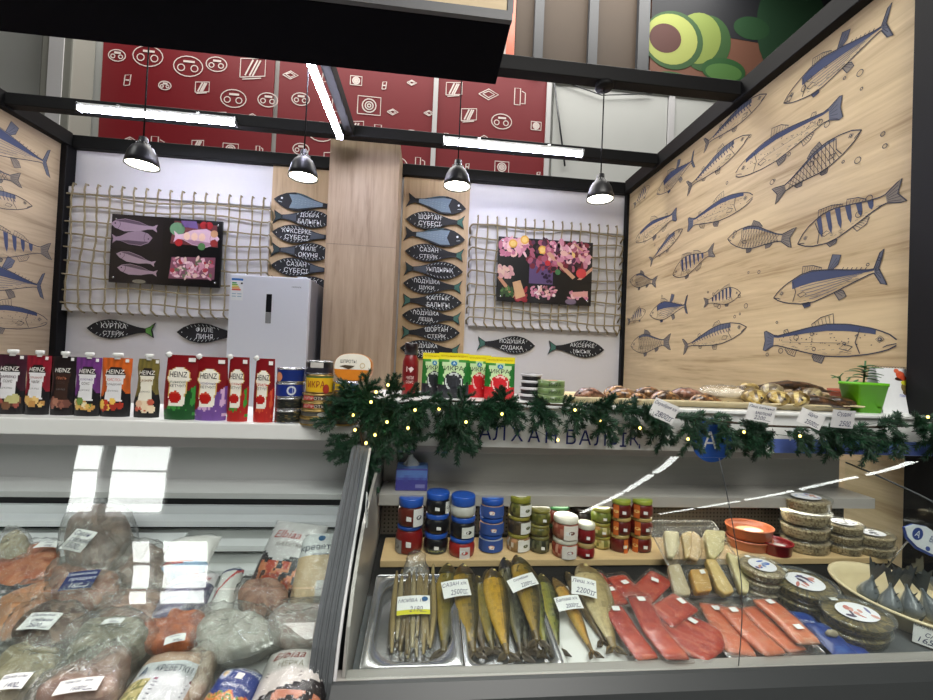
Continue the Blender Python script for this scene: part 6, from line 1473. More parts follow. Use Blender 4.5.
for px, wh, c in ((619, 'first', (96, 26, 22)), (640, 'second', (104, 24, 20))):
    jars(px, 1.335, 20 if px < 630 else 21.5, [(16.5, c, (176, 150, 90), 'red-brown jar with an orange strip, bottom of the %s tall trio' % wh, dict(lidh=.2, label=((206, 104, 40), -.1 if px < 630 else -1.1, .35 if px < 630 else -.6, 0, 1, (240, 200, 120), None))), (16.5, c, (176, 150, 90), 'red-brown jar with an orange strip, middle of the %s tall trio' % wh, dict(lidh=.2, label=((206, 104, 40), -1.1, -.6, 0, 1, (240, 200, 120), None))), (17, c, (150, 160, 60), 'red-brown jar with a green and yellow lid, top of the %s tall trio' % wh, dict(lidh=.24, lidtop=(150, 170, 70), label=olab))], 'red-brown jars in two tall trios')

# ---- tissue box on the steel ledge, tag and carton by the side panel
t = thing('tissue_box', 'blue and violet tissue box on the steel ledge behind the glass', 'tissue box', TRS((Xat(396, 1.40, 1.0), 1.36, 1.0)))
w = Xat(428, 1.36, 1.0) - Xat(396, 1.36, 1.0); q = MB(); q.box((0, 0, 0), (w, .085, .072), 'print', (84, 80, 160), bev=.002)
q.grid(lambda u, v: V((.002 + u * (w - .004), -.0012, .004 + .064 * v)), 16, 8, 'print', lambda u, v: mixc((70, 66, 150), (96, 130, 200), smoothstep(.45, .75, v + .15 * nz(u * 5, v * 5))), False)
q.grid(lambda u, v: V((.002 + u * (w - .004), .002 + .081 * v, .0728)), 10, 6, 'print', lambda u, v: mixc((110, 150, 214), (90, 110, 190), abs(nz(u * 4, v * 4))), False)
q.poly([(w * .62, -.0015, .01), (w * .92, -.0015, .01), (w * .92, -.0015, .022), (w * .62, -.0015, .022)], 'print', (130, 130, 190)); q.build('box', t)
q = MB(); rings = []
for i in range(8):
    f = i / 7; rings.append([(w * .45 + (.026 - .02 * f + .006 * sin(3 * a_ + f * 4)) * cos(a_), .042 + (.016 - .012 * f + .005 * sin(2 * a_ + 1)) * sin(a_), .071 + .036 * f + .004 * sin(a_ * 3)) for a_ in [2 * pi * j / 14 for j in range(14)]])
q.loft(rings, 'paper', (232, 232, 230), True); q.build('tissue', t)
hd, tl = onY(384, 492, 1.0), onY(382, 530, 1.0)
t = thing('fish_tag', 'white leaf-shaped card with dark print hanging inside the steel side panel', 'sign', frame(V((XRL + .004, 1.0, hd.z)), (0, .35, -1), (0, 1, .35)))
q = MB(); L = .1; q.prism([(x * L, y * .04) for x, y in [(0, 0), (.15, .3), (.4, .5), (.7, .36), (.9, .12), (1, .2), (1, -.2), (.9, -.12), (.7, -.36), (.4, -.5), (.15, -.3)]], .0015, 'paper', (232, 234, 236), M=Matrix.Translation((0, 0, 0))); q.build('card', t)
q = MB(); q.disc(.35 * L, 0, .009, .011, 'paper', (50, 56, 80), I4, .0022, 14); q.stroke([(.52 * L, -.008), (.6 * L, .008)], .003, 'paper', (60, 66, 90), I4, .0022); q.stroke([(.62 * L, -.008), (.7 * L, .006)], .003, 'paper', (90, 110, 150), I4, .0022); q.build('print', t)
# ------------------------------------------------------------------ wrapped food in the freezer case
ML = frame((0, .86, .70), (1, 0, 0), (0, 1, .235))
def lump(q, pts, T, h, cfn, seed=0, m='frost', amp=.006, n=14, sq=.75):
    """irregular lump over a closed outline of points, rounded over and uneven"""
    ctr = sum(pts, V()) / len(pts); N = len(pts); rings = []
    for r_, z in ((.90, 0), (1, .25), (1, .55), (.93, .8), (.78, .94), (.45, 1.0), (.15, 1.0)):
        rings.append([V((ctr.x + (p.x - ctr.x) * r_ + amp * nz(p.x * 40 + seed, p.y * 40, z * 3), ctr.y + (p.y - ctr.y) * r_ + amp * nz(p.y * 40, seed, p.x * 40 + z * 3), h + T * z + (amp * 1.4 * nz(p.x * 30 * r_, p.y * 30 * r_, seed) if z > .3 else 0))) for p in pts])
    q.loft(rings, m, cfn, True, (True, True))
    return ctr
def dense(P, k=5):
    out = []; n = len(P)
    for i in range(n):
        p0, p1, p2, p3 = P[i - 1], P[i], P[(i + 1) % n], P[(i + 2) % n]
        for j in range(k):
            t = j / k; out.append(.5 * ((2 * p1) + (p2 - p0) * t + (2 * p0 - 5 * p1 + 4 * p2 - p3) * t * t + (3 * p1 - p0 - 3 * p2 + p3) * t ** 3))
    return out
def bag(poly_px, h, T, cols, lab, film='film_milky', grow=1.10, tail=None, cat='frozen food bag', name='frozen_fish_bag', group='wrapped frozen fish in the freezer case', amp=.006, face=None, seed=None):
    """frozen food in a bag: poly_px is its outline in the photograph's frame, thrown on the sloping pile"""
    seed = seed or random.uniform(0, 90); P = dense([onplane(ML, *p, h + T * .55) for p in poly_px], 9); ctr = sum(P, V()) / len(P)
    Mt = ML @ Matrix.Translation((ctr.x, ctr.y, h)); t = thing(name, lab, cat, Mt, group); WM[t.name] = Mt
    L = [V((p.x - ctr.x, p.y - ctr.y, 0)) for p in P]
    q = MB()
    def cf(ti, aj):
        n = nz(ti * 4 + seed, cos(6.28 * aj) * 2.2, sin(6.28 * aj) * 2.2); n2 = nz(ti * 12, cos(6.28 * aj) * 7 + seed, sin(6.28 * aj) * 7)
        if face and ti < .45: return mixc(face, (60, 58, 56), max(0, n * .5))
        return mixc(cols[0], cols[1], max(0, min(1, .5 + n * 1.1 + n2 * .6)))
    lump(q, L, T, 0, cf, seed, 'frost', amp); q.build('frozen_fish', t)
    q = MB(); G = [V((p.x * grow, p.y * grow, 0)) for p in L]
    if tail:      # loose neck of the bag, pulled to one side
        tp = onplane(ML, *tail, h + T * .4) - V((ctr.x, ctr.y, 0)); tp.z = 0
        k = min(range(len(G)), key=lambda i: (G[i] - tp).length)
        for j in range(-3, 4): i = (k + j) % len(G); G[i] = G[i].lerp(tp + V((.012 * j * .3, .006 * (j % 2), 0)), 1 - abs(j) * .22)
    N = len(G); rings = []
    for i in range(17):
        r_ = interp([(0, 1.04), (.12, 1.07), (.3, 1.02), (.45, .9), (.7, .55), (1, .06)], i / 16); z = interp([(0, -.01), (.12, .22), (.3, .66), (.45, .95), (.7, 1.1), (1, 1.13)], i / 16)
        ring = []
        for p in G:
            a = .9 * nz(p.x * 16 * r_ + seed, p.y * 16 * r_, z) ; cr = 1 - abs(nz(p.x * 26 * r_ + 9 * a, p.y * 26 * r_ - seed, z * 1.5)) * 2.2
            cr2 = 1 - abs(nz(p.x * 55 * r_ - seed, p.y * 55 * r_ + 5 * a, 3)) * 2
            w = .0095 * max(0, cr) ** 2 + .0045 * max(0, cr2) ** 2
            e = 1 + (.35 * w / .01 * .1 if i < 6 else 0); ring.append(V((p.x * r_ * e, p.y * r_ * e, T * z + .002 + w * (1 if i > 2 else .4))))
        rings.append(ring)
    q.loft(rings, film, None, True, (False, True)); q.build('film', t)
    return t
def pcard(c4, h, lines, lab, tilt=.15): return card_px(c4, h, lines, lab, False, tilt, ML, .003)
GRY = ((112, 92, 82), (158, 136, 122)); BRN = ((92, 72, 62), (150, 124, 108)); ORG = ((176, 96, 62), (206, 140, 100)); PNK2 = ((146, 108, 94), (190, 156, 136)); GRNG = ((120, 118, 100), (172, 166, 144)); YEL = ((156, 142, 104), (190, 178, 142)); DRK = ((80, 66, 58), (136, 116, 100))
# far row
bag([(0, 545), (10, 534), (28, 538), (30, 556), (14, 562), (-4, 560)], .02, .05, YEL, 'pale yellowish pack against the slatted back at the left edge of the freezer')
bag([(-6, 562), (20, 548), (54, 547), (62, 560), (58, 580), (30, 590), (-4, 590)], .01, .05, ORG, 'orange fish piece with grey skin side, behind the brown chunk with the blue label', face=(96, 98, 100), film='film')
bag([(64, 548), (72, 520), (96, 508), (124, 516), (132, 540), (122, 562), (98, 574), (72, 570)], .03, .085, BRN, 'brownish frozen chunk in a crumpled bag, topmost at the back, small white card on it', grow=1.13)
bag([(118, 556), (136, 546), (164, 552), (172, 572), (160, 590), (130, 592), (112, 582)], .03, .06, GRY, 'grey fish chunk behind the violet-striped pack, upper one of two')
bag([(50, 588), (56, 570), (82, 564), (112, 570), (122, 586), (112, 606), (74, 612), (54, 606)], .03, .06, ((176, 120, 92), (150, 104, 84)), 'orange-brown fish chunk with a dark blue label')
bag([(96, 606), (124, 590), (160, 594), (166, 612), (146, 628), (108, 630)], .02, .055, PNK2, 'grey-pink fish chunk beneath the upper grey one, left of the violet-striped pack')
bag([(-4, 608), (24, 590), (56, 586), (60, 604), (34, 630), (-4, 648)], .02, .05, ((200, 140, 96), (170, 130, 100)), 'orange and dark fish slab at the left edge in front of the grey-skinned piece', face=(70, 64, 58), film='film')
# flat cards and stickers on these
pcard([(69, 531), (90, 535), (88, 550), (67, 546)], .125, ('Сазан', 'свежий', '1500'), 'small white price card on the topmost brownish chunk', .5)
pcard([(40, 541), (62, 541), (58, 548), (33, 549)], .08, ('Семга', '4500'), 'price card lying flat on the orange fish piece with grey skin', .0)
t = card_px([(64, 574), (97, 571), (95, 586), (63, 590)], .106, ('Свежая рыба', 'продукт', '1кг'), 'dark blue label with white lines on the orange-brown chunk', False, .3, ML, .002)
for ch in t.children:
    for a_ in ch.data.color_attributes['Col'].data: a_.color = col(36, 46, 100) if ch.name.startswith('card') else col(226, 228, 236)
# middle row
bag([(12, 640), (22, 618), (58, 602), (84, 606), (92, 630), (74, 652), (36, 660)], .03, .06, DRK, 'brownish fish in a clear bag with a slanted price card, near the left edge', tail=(90, 606), film='film', grow=1.16)
pcard([(31, 612), (63, 612), (49, 631), (17, 631)], .10, ('Вырезка', 'рыбная', '3500'), 'slanted price card on the brownish fish bag near the left edge')
bag([(64, 654), (80, 630), (112, 618), (140, 622), (150, 640), (120, 660), (78, 680)], .03, .06, GRNG, 'frosty green-grey fish bag in the middle, white card tucked at its top', grow=1.14)
pcard([(108, 619), (128, 617), (118, 624), (96, 626)], .105, ('Судак', '2800'), 'white card seen nearly edge-on atop the frosty green-grey bag', -.1)
bag([(-6, 672), (10, 650), (40, 646), (64, 656), (50, 684), (-6, 704)], .03, .055, YEL, 'yellowish fish bag in the near left corner with a price card', grow=1.1, tail=(66, 668))
pcard([(0, 674), (35, 672), (20, 689), (-4, 693)], .10, ('Щука с/м', '1400'), 'price card on the yellowish fish bag in the near left corner')
bag([(36, 704), (60, 676), (100, 656), (130, 650), (126, 676), (104, 704)], .03, .06, PNK2, 'pinkish long fish bag at the front with a wide price card', grow=1.1)
pcard([(60, 679), (103, 677), (98, 689), (52, 699)], .105, ('Минтай филе', '1600тг'), 'wide price card on the pinkish long fish bag at the front')
bag([(20, 690), (50, 660), (90, 636), (100, 646), (62, 676), (34, 708)], .02, .05, GRNG, 'long frosty bag lying slantwise between the yellowish and the pinkish fish bags', grow=1.12)
bag([(198, 640), (204, 618), (232, 610), (262, 616), (270, 640), (240, 654), (212, 656)], .035, .04, ((190, 190, 178), (206, 200, 190)), 'crumpled frosty clear bag in the middle of the pile behind the blue shrimp pack', grow=1.18, amp=.009, name='frosty_bag')
bag([(238, 600), (246, 584), (270, 580), (288, 592), (282, 610), (252, 614)], .03, .045, ((128, 88, 70), (176, 136, 112)), 'brown chunk pack with shiny film before the standing dark pouch', film='film', grow=1.1, name='frozen_chunk_bag')
bag([(138, 640), (146, 618), (176, 606), (204, 612), (204, 632), (186, 646), (150, 650)], .035, .04, ((206, 116, 66), (160, 92, 70)), 'orange salmon pack with a slanted white card under the violet-striped pack', film='film_tight', grow=1.08, name='salmon_pack')
pcard([(163, 638), (187, 632), (184, 641), (166, 645)], .095, ('Горбуша', '2600'), 'slanted white card on the orange salmon pack', .2)
bag([(268, 636), (274, 612), (300, 604), (330, 608), (330, 634), (302, 646)], .03, .04, ((190, 184, 176), (172, 150, 140)), 'silvery bag with faint red script behind the white and dark pouch', grow=1.08, name='silvery_bag')
# printed flat packs
def printed(c4, h, T, paint, lab, name='printed_pack', cat='food pack', extra=None, film=True, n=30, lift=0.0, group='printed food packs in the freezer case'):
    P = [onplane(ML, *p, h + T) for p in c4]; ctr = sum(P, V()) / 4; xx = (P[1] - P[0] + P[2] - P[3]) / 2; yy = (P[0] - P[3] + P[1] - P[2]) / 2; W, H = xx.length, yy.length
    xn = xx.normalized(); yn = (yy - xn * yy.dot(xn)).normalized(); yn = (yn * cos(lift) + V((0, 0, 1)) * sin(lift)).normalized()
    base = V((ctr.x, ctr.y, h)) - yy * .5 if lift else None
    if lift: H = H / max(.35, cos(lift)); H = min(H, .2)
    o = base if lift else V((ctr.x, ctr.y, h)) - yn * H / 2
    Mt = ML @ frame(o, xn, yn); t = thing(name, lab, cat, Mt, group); WM[t.name] = Mt
    q = MB(); s = pillow(q, W, H, T, 'print', n, n, .003, len(lab), c=lambda u, v: paint(2 * u - 1, v)); 
    so = lambda x, y: s(x, y) + V((0, 0, .0006))
    if extra: extra(q, so, W, H)
    q.build('pack', t)
    if film:
        f = MB(); pillow(f, W * 1.03, H, T * 1.06 + .003, 'film', 18, 18, .006, 5); f.build('film', t)
    return t
def on_pack_plane(c4b, z_up): return c4b
def ex_violet(q, s, W, H):
    q.text('КРАБОВЫЕ', -.08 * W, H * .88, W * .62, H * .11, 'print', (200, 40, 50), surf=s, shear=.2); q.text('палочки', .2 * W, H * .77, W * .4, H * .08, 'print', (190, 50, 60), surf=s, shear=.2)
printed([(156, 574), (212, 566), (206, 612), (154, 618)], .05, .03, lambda x, v: (226, 222, 224) if v > .7 else ((120, 118, 150) if (int(v * 14) % 2) else (176, 174, 196)) if x < .25 else ((70, 74, 100) if nz(x * 4, v * 6) > 0 else (128, 128, 146)), 'pack of violet-striped sticks with red lettering', extra=ex_violet)
printed([(214, 566), (243, 564), (232, 606), (214, 612)], .045, .025, lambda x, v: (196, 60, 60) if .6 < v - .3 * x < .68 else ((60, 70, 120) if v > .86 else (228, 228, 222)), 'white pack edge with a red band beside the violet-striped sticks')
printed([(150, 536), (206, 534), (218, 562), (166, 572)], .06, .03, lambda x, v: (126, 170, 206) if v < .2 + .1 * x else ((190, 60, 56) if .2 < v < .26 else (232, 230, 224)), 'white and light blue box pack against the slatted back')
def ex_shr(q, s, W, H):
    q.text('КРЕВЕТКИ', .12 * W, H * .62, W * .5, H * .09, 'print', (40, 50, 70), surf=s); q.text('А', -.30 * W, H * .62, None, H * .11, 'print', (40, 70, 110), surf=s)
    q.add([s(W * (-.08 + .5 * a), H * (.47 + .035 * b)) for a, b in ((0, 0), (1, 0), (1, 1), (0, 1))], [(0, 1, 2, 3)], 'print', (120, 40, 56))
    for k in range(7): q.add([s(W * (-.06 + .46 * a), H * (.42 - .05 * k + .018 * b)) for a, b in ((0, 0), (1, 0), (1, 1), (0, 1))], [(0, 1, 2, 3)], 'print', (140, 144, 150))
def p_shr(x, v):
    if -.86 < x < .86 and v < .72:
        if x < -.3 and v < .5: return (196, 186, 130) if nz(x * 9, v * 14) > -.1 else (140, 140, 90)
        return (214, 218, 220)
    return mixc((176, 146, 122), (206, 176, 150), .5 + nz(x * 4, v * 5))
printed([(134, 646), (204, 644), (188, 712), (112, 716)], .05, .04, p_shr, 'shrimp pack with a white printed label at the very front', extra=ex_shr)
def p_blue(x, v):
    if v < .38 + .1 * nz(x * 3, 1): return [(206, 120, 60), (70, 130, 50), (220, 160, 80), (190, 80, 50)][int(abs(nz(x * 7, v * 9, 3)) * 11) % 4]
    if (x + .55) ** 2 + ((v - .78) * 2) ** 2 < .07: return (170, 180, 210) if (x + .55) ** 2 + ((v - .78) * 2) ** 2 > .02 else (216, 190, 150)
    return (34, 56, 128)
def ex_blue(q, s, W, H):
    q.text('АСШАЯН', .2 * W, H * .86, W * .5, H * .1, 'print', (230, 232, 238), surf=s); q.text('Креветки', .1 * W, H * .52, W * .62, H * .1, 'print', (220, 224, 236), surf=s, shear=.15)
    q.add([s(W * (.02 + .16 * a), H * (.64 + .13 * b)) for a, b in ((0, 0), (1, 0), (1, 1), (0, 1))], [(0, 1, 2, 3)], 'paper', (222, 222, 220))
printed([(214, 657), (256, 668), (246, 712), (200, 712)], .055, .035, p_blue, 'blue shrimp pack with white lettering and green-orange picture at its bottom', extra=ex_blue)
def p_ell(x, v):
    if v > .42 + .12 * x * x + .03 * sin(5 * x): return (206, 204, 204)
    k = nz(x * 4, v * 7, 9)
    if abs(x) < .8 and v < .4 and k > -.12: return (178, 64, 36) if k > .15 else (206, 130, 90)
    return (28, 26, 30)
def ex_ell(q, s, W, H):
    q.text('Elbiaa', -.1 * W, H * .76, W * .5, H * .11, 'print', (176, 50, 50), surf=s, shear=.3); q.text('КРЕВЕТКИ', 0, H * .62, W * .5, H * .05, 'print', (120, 110, 100), surf=s); q.text('400 г', .3 * W, H * .78, W * .18, H * .05, 'print', (100, 96, 96), surf=s)
printed([(255, 520), (304, 528), (300, 588), (246, 584)], .012, .035, p_ell, 'standing pouch, grey above with red script, dark below with red shrimp', extra=ex_ell, lift=.55)
def p_kre(x, v):
    if v > .62: return (222, 226, 226)
    if v < .3 and x > .1: return (206, 204, 198)
    return mixc((206, 176, 136), (226, 206, 170), .5 + .5 * nz(x * 3 + v * 9, v * 3, 4))
def ex_kre(q, s, W, H):
    q.text('креветки', 0, H * .72, W * .86, H * .09, 'print', (30, 46, 70), surf=s); q.text('варёные', .12 * W, H * .64, W * .5, H * .04, 'print', (60, 80, 100), surf=s)
    c = [s(W * .08 * cos(k * .45), H * (.87 + .045 * sin(k * .45))) for k in range(14)]; q.add(c, [tuple(range(14))], 'print', (70, 110, 150)); q.text('Креветка', .2 * W, H * .2, W * .4, H * .04, 'print', (50, 60, 80), surf=s, shear=.2)
printed([(300, 520), (340, 518), (336, 598), (288, 600)], .014, .035, p_kre, 'white shrimp bag with dark blue lettering next to the grey end cap', extra=ex_kre, lift=.5)
def p_wd(x, v):
    if v > .36 + .16 * x: return mixc((196, 190, 184), (214, 208, 202), .5 + nz(x * 3, v * 4))
    if nz(x * 3, v * 5, 6) > .05 and v < .3: return (190, 120, 90)
    return (34, 30, 32)
def ex_wd(q, s, W, H):
    q.text('Elbiaa', -.12 * W, H * .78, W * .46, H * .12, 'print', (150, 70, 60), surf=s, shear=.3); q.text('НЕРКА', -.05 * W, H * .64, W * .36, H * .08, 'print', (140, 130, 110), surf=s); q.text('400 г', .34 * W, H * .74, W * .16, H * .05, 'print', (110, 100, 96), surf=s)
    for k in range(2): q.add([s(W * (-.35 + .5 * a), H * (.53 - .05 * k + .015 * b)) for a, b in ((0, 0), (1, 0), (1, 1), (0, 1))], [(0, 1, 2, 3)], 'print', (130, 124, 120))
printed([(262, 642), (332, 638), (322, 716), (246, 712)], .045, .045, p_wd, 'large pouch at the front, pale above with script and dark below', extra=ex_wd)
bag([(186, 660), (200, 650), (216, 656), (208, 690), (190, 704), (180, 690)], .03, .045, ((150, 130, 112), (190, 176, 156)), 'narrow clear bag squeezed between the shrimp pack and the blue pack', grow=1.1, name='frosty_bag', film='film')
# ------------------------------------------------------------------ pine garland with fairy lights along the counter edge
def sprig(L, seed, n=150, droop=.25):
    rd = random.Random(seed); q = MB(); pts = []
    for i in range(7):
        f = i / 6; pts.append(V((f * L, .01 * sin(f * 4 + seed), -droop * L * f * f)))
    q.tube(pts, lambda f: .0022 * (1 - .6 * f), 'twig', n=5)
    for k in range(n):
        f = .05 + .95 * (k + rd.random()) / n; i = min(int(f * 6), 5); p = pts[i].lerp(pts[i + 1], f * 6 - i); t = (pts[i + 1] - pts[i]).normalized()
        a = rd.uniform(0, 2 * pi); r = V((0, cos(a), sin(a))); r = (r - t * r.dot(t)).normalized()
        ln = rd.uniform(.02, .034) * (1 - .3 * f); d = (t * rd.uniform(.55, 1.0) + r * rd.uniform(.7, 1.0)).normalized()
        w = t.cross(r) * .0017; w2 = d.cross(t.cross(r)).normalized() * .0012; e = p + d * ln; m = p + d * ln * .5
        mt = 'needle_tip' if rd.random() < .16 else 'needle'
        q.add([p - w * .6, p + w * .6, m + w, e, m - w, m + w2, m - w2], [(0, 1, 2, 5), (0, 5, 4), (2, 3, 5), (5, 3, 4), (1, 0, 6), (1, 6, 2), (0, 4, 6), (2, 6, 3), (6, 4, 3)], mt)
    return q
VARS = []
def spray(L, seed, n, droop):
    q = sprig(L, seed, n, droop)
    for j, (f, a_, l_) in enumerate(((.22, .75, .62), (.3, -.8, .6), (.52, .7, .45))):
        q.join(sprig(L * l_, seed + 20 + j, int(n * .62), droop * .7), Matrix.Translation((f * L, 0, -droop * L * f * f)) @ Matrix.Rotation(a_, 4, 'Z') @ Matrix.Rotation((-.3, .35, .5)[j], 4, 'X'))
    return q
for k in range(5):
    q = spray([.11, .125, .14, .12, .15][k], k + 3, [210, 230, 250, 220, 260][k], [.1, .25, .4, .55, .3][k])
    o = q.build('sprig_source_%d' % k); VARS.append(o.data); bpy.data.objects.remove(o)
path = [onY(348, 392, 1.325), onY(372, 398, 1.318), onY(395, 404, 1.315)] 
for px, py in ((430, 400), (470, 402), (510, 403), (560, 405), (610, 410), (660, 416), (715, 421), (770, 426), (825, 428), (880, 427), (940, 424)): path.append(onY(px, py, 1.312))
t = thing('pine_garland', 'green artificial pine garland draped along the counter edge', 'garland', path[2])
q = MB(); q.tube([p for p in path], .004, 'twig', n=6); q.tube([path[1], onY(360, 430, 1.30), onY(366, 466, 1.295)], .004, 'twig', n=6); q.build('stem', t, None, True)
rd = random.Random(21)
def put(p, d, up_=(0, 0, 1), s=1, k=None):
    o = bpy.data.objects.new('sprig', VARS[rd.randrange(5) if k is None else k]); C.objects.link(o); o.parent = t
    o.matrix_local = WM[t.name].inverted() @ frame(p, d, V(up_).cross(V(d))) @ Matrix.Scale(s, 4)
def along(f):
    k = f * (len(path) - 1); i = min(int(k), len(path) - 2); return path[i].lerp(path[i + 1], k - i)
N = 64
for i in range(N):
    f = (i + .5) / N; p = along(f) + V((0, -.004, rd.uniform(-.012, .012)))
    m = i % 3
    if m == 0: d = V((rd.uniform(-.5, .7), rd.uniform(-.45, -.15), -1))
    elif m == 1: d = V((rd.choice((-1, 1)) * rd.uniform(.7, 1), rd.uniform(-.5, -.1), rd.uniform(-.5, .25)))
    else: d = V((rd.uniform(-.8, .8), rd.uniform(-.5, -.2), rd.uniform(-.7, .1)))
    s = rd.uniform(.72, .98)
    if m == 0 and f < .2: s *= .9
    put(p, d.normalized(), (0, -1, .3), s)
# sprigs climbing in front of the roe pouches and the thick bunch at the left end
for px, py, dx, dz, s in ((352, 398, -.5, .8, .5), (366, 396, .1, 1, .55), (384, 394, .6, .7, .6), (400, 402, .8, .4, .6), (462, 406, .2, 1, .5), (492, 404, .8, .7, .5), (505, 404, -.5, .8, .55), (455, 408, -.7, .6, .5), (560, 408, .7, .5, .45),
                          (345, 420, -1, .1, .75), (352, 412, -.7, .5, .5), (360, 430, -.6, -.6, .75), (372, 434, .2, -1, .8), (358, 450, -.9, .0, .75), (362, 448, .4, -1, .75), (366, 464, 0, -1, .7), (384, 420, .5, -.8, .8), (396, 422, .1, -1, .8), (408, 418, .3, -1, .8), (376, 412, -.2, -.9, .8),
                          (372, 400, -.8, .2, .7), (388, 402, .3, .4, .6), (364, 414, .6, -.5, .8), (354, 438, -.9, -.3, .55), (380, 440, .3, -.9, .6), (448, 418, -.3, -1, .8), (456, 420, .15, -1, .9), (462, 424, .4, -1, .75)):
    put(onY(px, py, 1.305), V((dx, -.22, dz)).normalized(), (0, -1, .2), s)
t2 = thing('fairy_lights', 'tiny warm fairy lights on a wire wound through the pine garland', 'fairy lights', path[2])
BULBS = [(371, 402), (376, 392), (388, 385), (353, 415), (355, 430), (375, 435), (366, 443), (356, 451), (365, 460), (387, 422), (408, 428), (415, 410), (439, 409), (466, 422), (502, 414), (558, 440), (575, 410), (600, 420), (640, 428), (688, 439), (744, 432), (800, 436), (928, 417)]
pp = [onY(x, y, 1.262) for x, y in BULBS]
q = MB(); order = sorted(range(len(pp)), key=lambda i: (pp[i].x, -pp[i].z)); q.tube([pp[i] + V((0, .012, .006 * (-1) ** k)) for k, i in enumerate(order)], .0009, 'needle', n=4); q.build('wire', t2, None, True)
for p in pp:
    q = MB(); q.ball(p, .0042, 'fairy', n=8, sc=(1, 1, 1.2)); q.build('bulb', t2, None, True)

# ------------------------------------------------------------------ long white tray of dried fish, cards, plants, calendar
x0, x1 = Xat(570, 1.385, ZR + .02), Xat(866, 1.385, ZR + .02)
Mtr = Matrix.Translation((0, 1.385, ZR))
tray('serving_tray', x0, x1, 0, .23, .026, 'cream_plastic', 'long cream tray of dried fish on the counter', .04, .018, Mtr)
mat('cardinal', (170, 60, 40), .6)
def piece(px, py, Y, L, Hh, ang, cols, lab, h=.012, kind='body', sq=1.0, lift=0):
    """whole dried fish lying on the tray, folded and wrinkled"""
    x = Xat(px, Y, ZR + .03); Mt = Matrix.Translation((x, Y, ZR + h)) @ Matrix.Rotation(ang, 4, 'Z') @ Matrix.Rotation(lift, 4, 'Y')
    tt = thing('dried_fish', lab, 'dried fish', Mt, 'dried fish heaped on the cream tray'); WM[tt.name] = Mt
    q = MB(); rings = []; sd = px * .37; K = 14; sq *= 1.25
    for i in range(19):
        f = i / 18; s = interp([(0, .25), (.08, .6), (.25, .95), (.45, 1), (.7, .7), (.88, .3), (1, .18)], f)
        rings.append([((f - .5) * L, (Hh * .8 * s * cos(2 * pi * j / K)) + .004 * nz(f * 6, j * .8, sd), .004 + Hh * .46 * s * sq * (1 + sin(2 * pi * j / K)) + .005 * nz(f * 9 + sd, j * .9, 1) * s) for j in range(K)])
    def cc(ti, aj):
        n = nz(ti * 7 + sd, cos(6.28 * aj) * 2, sin(6.28 * aj) * 2); n2 = nz(ti * 22, aj * 14 + sd, 3)
        return mixc(cols[0], mixc(cols[1], cols[2], max(0, min(1, .5 + n2))), max(0, min(1, .5 + n * 1.4)))
    q.loft(rings, 'fishskin', cc, True); q.build('body', tt)
    q = MB(); xe_ = L * .5
    for zz in (0, .0016): q.add([(xe_ - .01, .003, .008 + zz), (xe_ + .03, .022, .012 + zz), (xe_ + .024, .002, .01 + zz), (xe_ + .032, -.018, .009 + zz), (xe_ - .01, -.003, .008 + zz)], [(0, 1, 2, 3, 4)], 'fishskin', mixc(cols[0], (60, 44, 30), .5))
    q.build('tail_fin', tt)
    q = MB(); q.ball((-L * .42, -Hh * .32, .006 + Hh * .5), .005, 'print', (24, 18, 14), 8); q.build('eye', tt)
BR = ((44, 26, 16), (146, 92, 46), (216, 176, 124)); YW = ((74, 56, 24), (170, 138, 60), (220, 202, 140)); DB = ((34, 22, 16), (80, 52, 32), (120, 84, 52)); PKB = ((76, 48, 38), (150, 100, 80), (200, 160, 140))
for a in [(592, 0, 1.46, .15, .036, .25, PKB, 'pinkish-brown dried fish at the tapered left end of the cream tray', .012), (628, 0, 1.45, .15, .038, -.15, BR, 'brown and golden dried fish, second from the tapered left end of the tray', .012), (620, 0, 1.54, .17, .04, .4, BR, 'brown dried fish behind the second one at the left part of the tray', .014),
          (652, 0, 1.52, .15, .04, -.3, BR, 'glossy brown dried fish in the second row, left part of the tray', .014), (668, 0, 1.43, .15, .038, .2, BR, 'golden-brown dried fish just above the first hanging price card', .012), (690, 0, 1.50, .17, .042, -.2, PKB, 'pale brown dried fish between the first price card and the wrapped one', .016), (708, 0, 1.43, .16, .034, .1, BR, 'flat orange-brown dried fish in front of the wrapped pale fish', .008), (640, 0, 1.43, .12, .03, .5, BR, 'small brown dried fish at the front edge, left part of the tray', .008),
          (752, 0, 1.44, .13, .05, 1.1, YW, 'yellowish curled dried fish beside the wrapped pale fish', .014), (748, 0, 1.53, .13, .05, .9, YW, 'yellowish dried fish standing higher beside the wrapped pale fish', .034), (776, 0, 1.44, .13, .05, 1.0, YW, 'yellowish curled dried fish above the second price card', .012), (772, 0, 1.52, .12, .05, .7, ((90, 78, 60), (150, 136, 100), (200, 186, 140)), 'greyish-yellow dried fish in the back row of the yellow ones', .036), (796, 0, 1.43, .14, .052, .8, YW, 'yellowish curled dried fish left of the third price card', .012), (812, 0, 1.50, .13, .045, .6, ((90, 76, 54), (160, 146, 110), (206, 190, 140)), 'greyish dried fish in front of the long brown ones', .03), (784, 0, 1.56, .3, .034, 3.05, DB, 'long dark brown dried fish lying across the top of the heap', .066), (812, 0, 1.555, .2, .03, .15, DB, 'dark brown dried fish with raised tail at the back of the heap', .06),
          (820, 0, 1.41, .2, .04, -.25, DB, 'long dark brown dried fish at the right front of the tray', .012), (842, 0, 1.45, .18, .036, -.35, DB, 'dark brown dried fish reaching to the end of the tray by the flower pots', .012), (826, 0, 1.49, .16, .04, .1, ((70, 56, 40), (130, 106, 70), (170, 146, 104)), 'dull brown dried fish under the raised tail', .014)]:
    piece(*a)
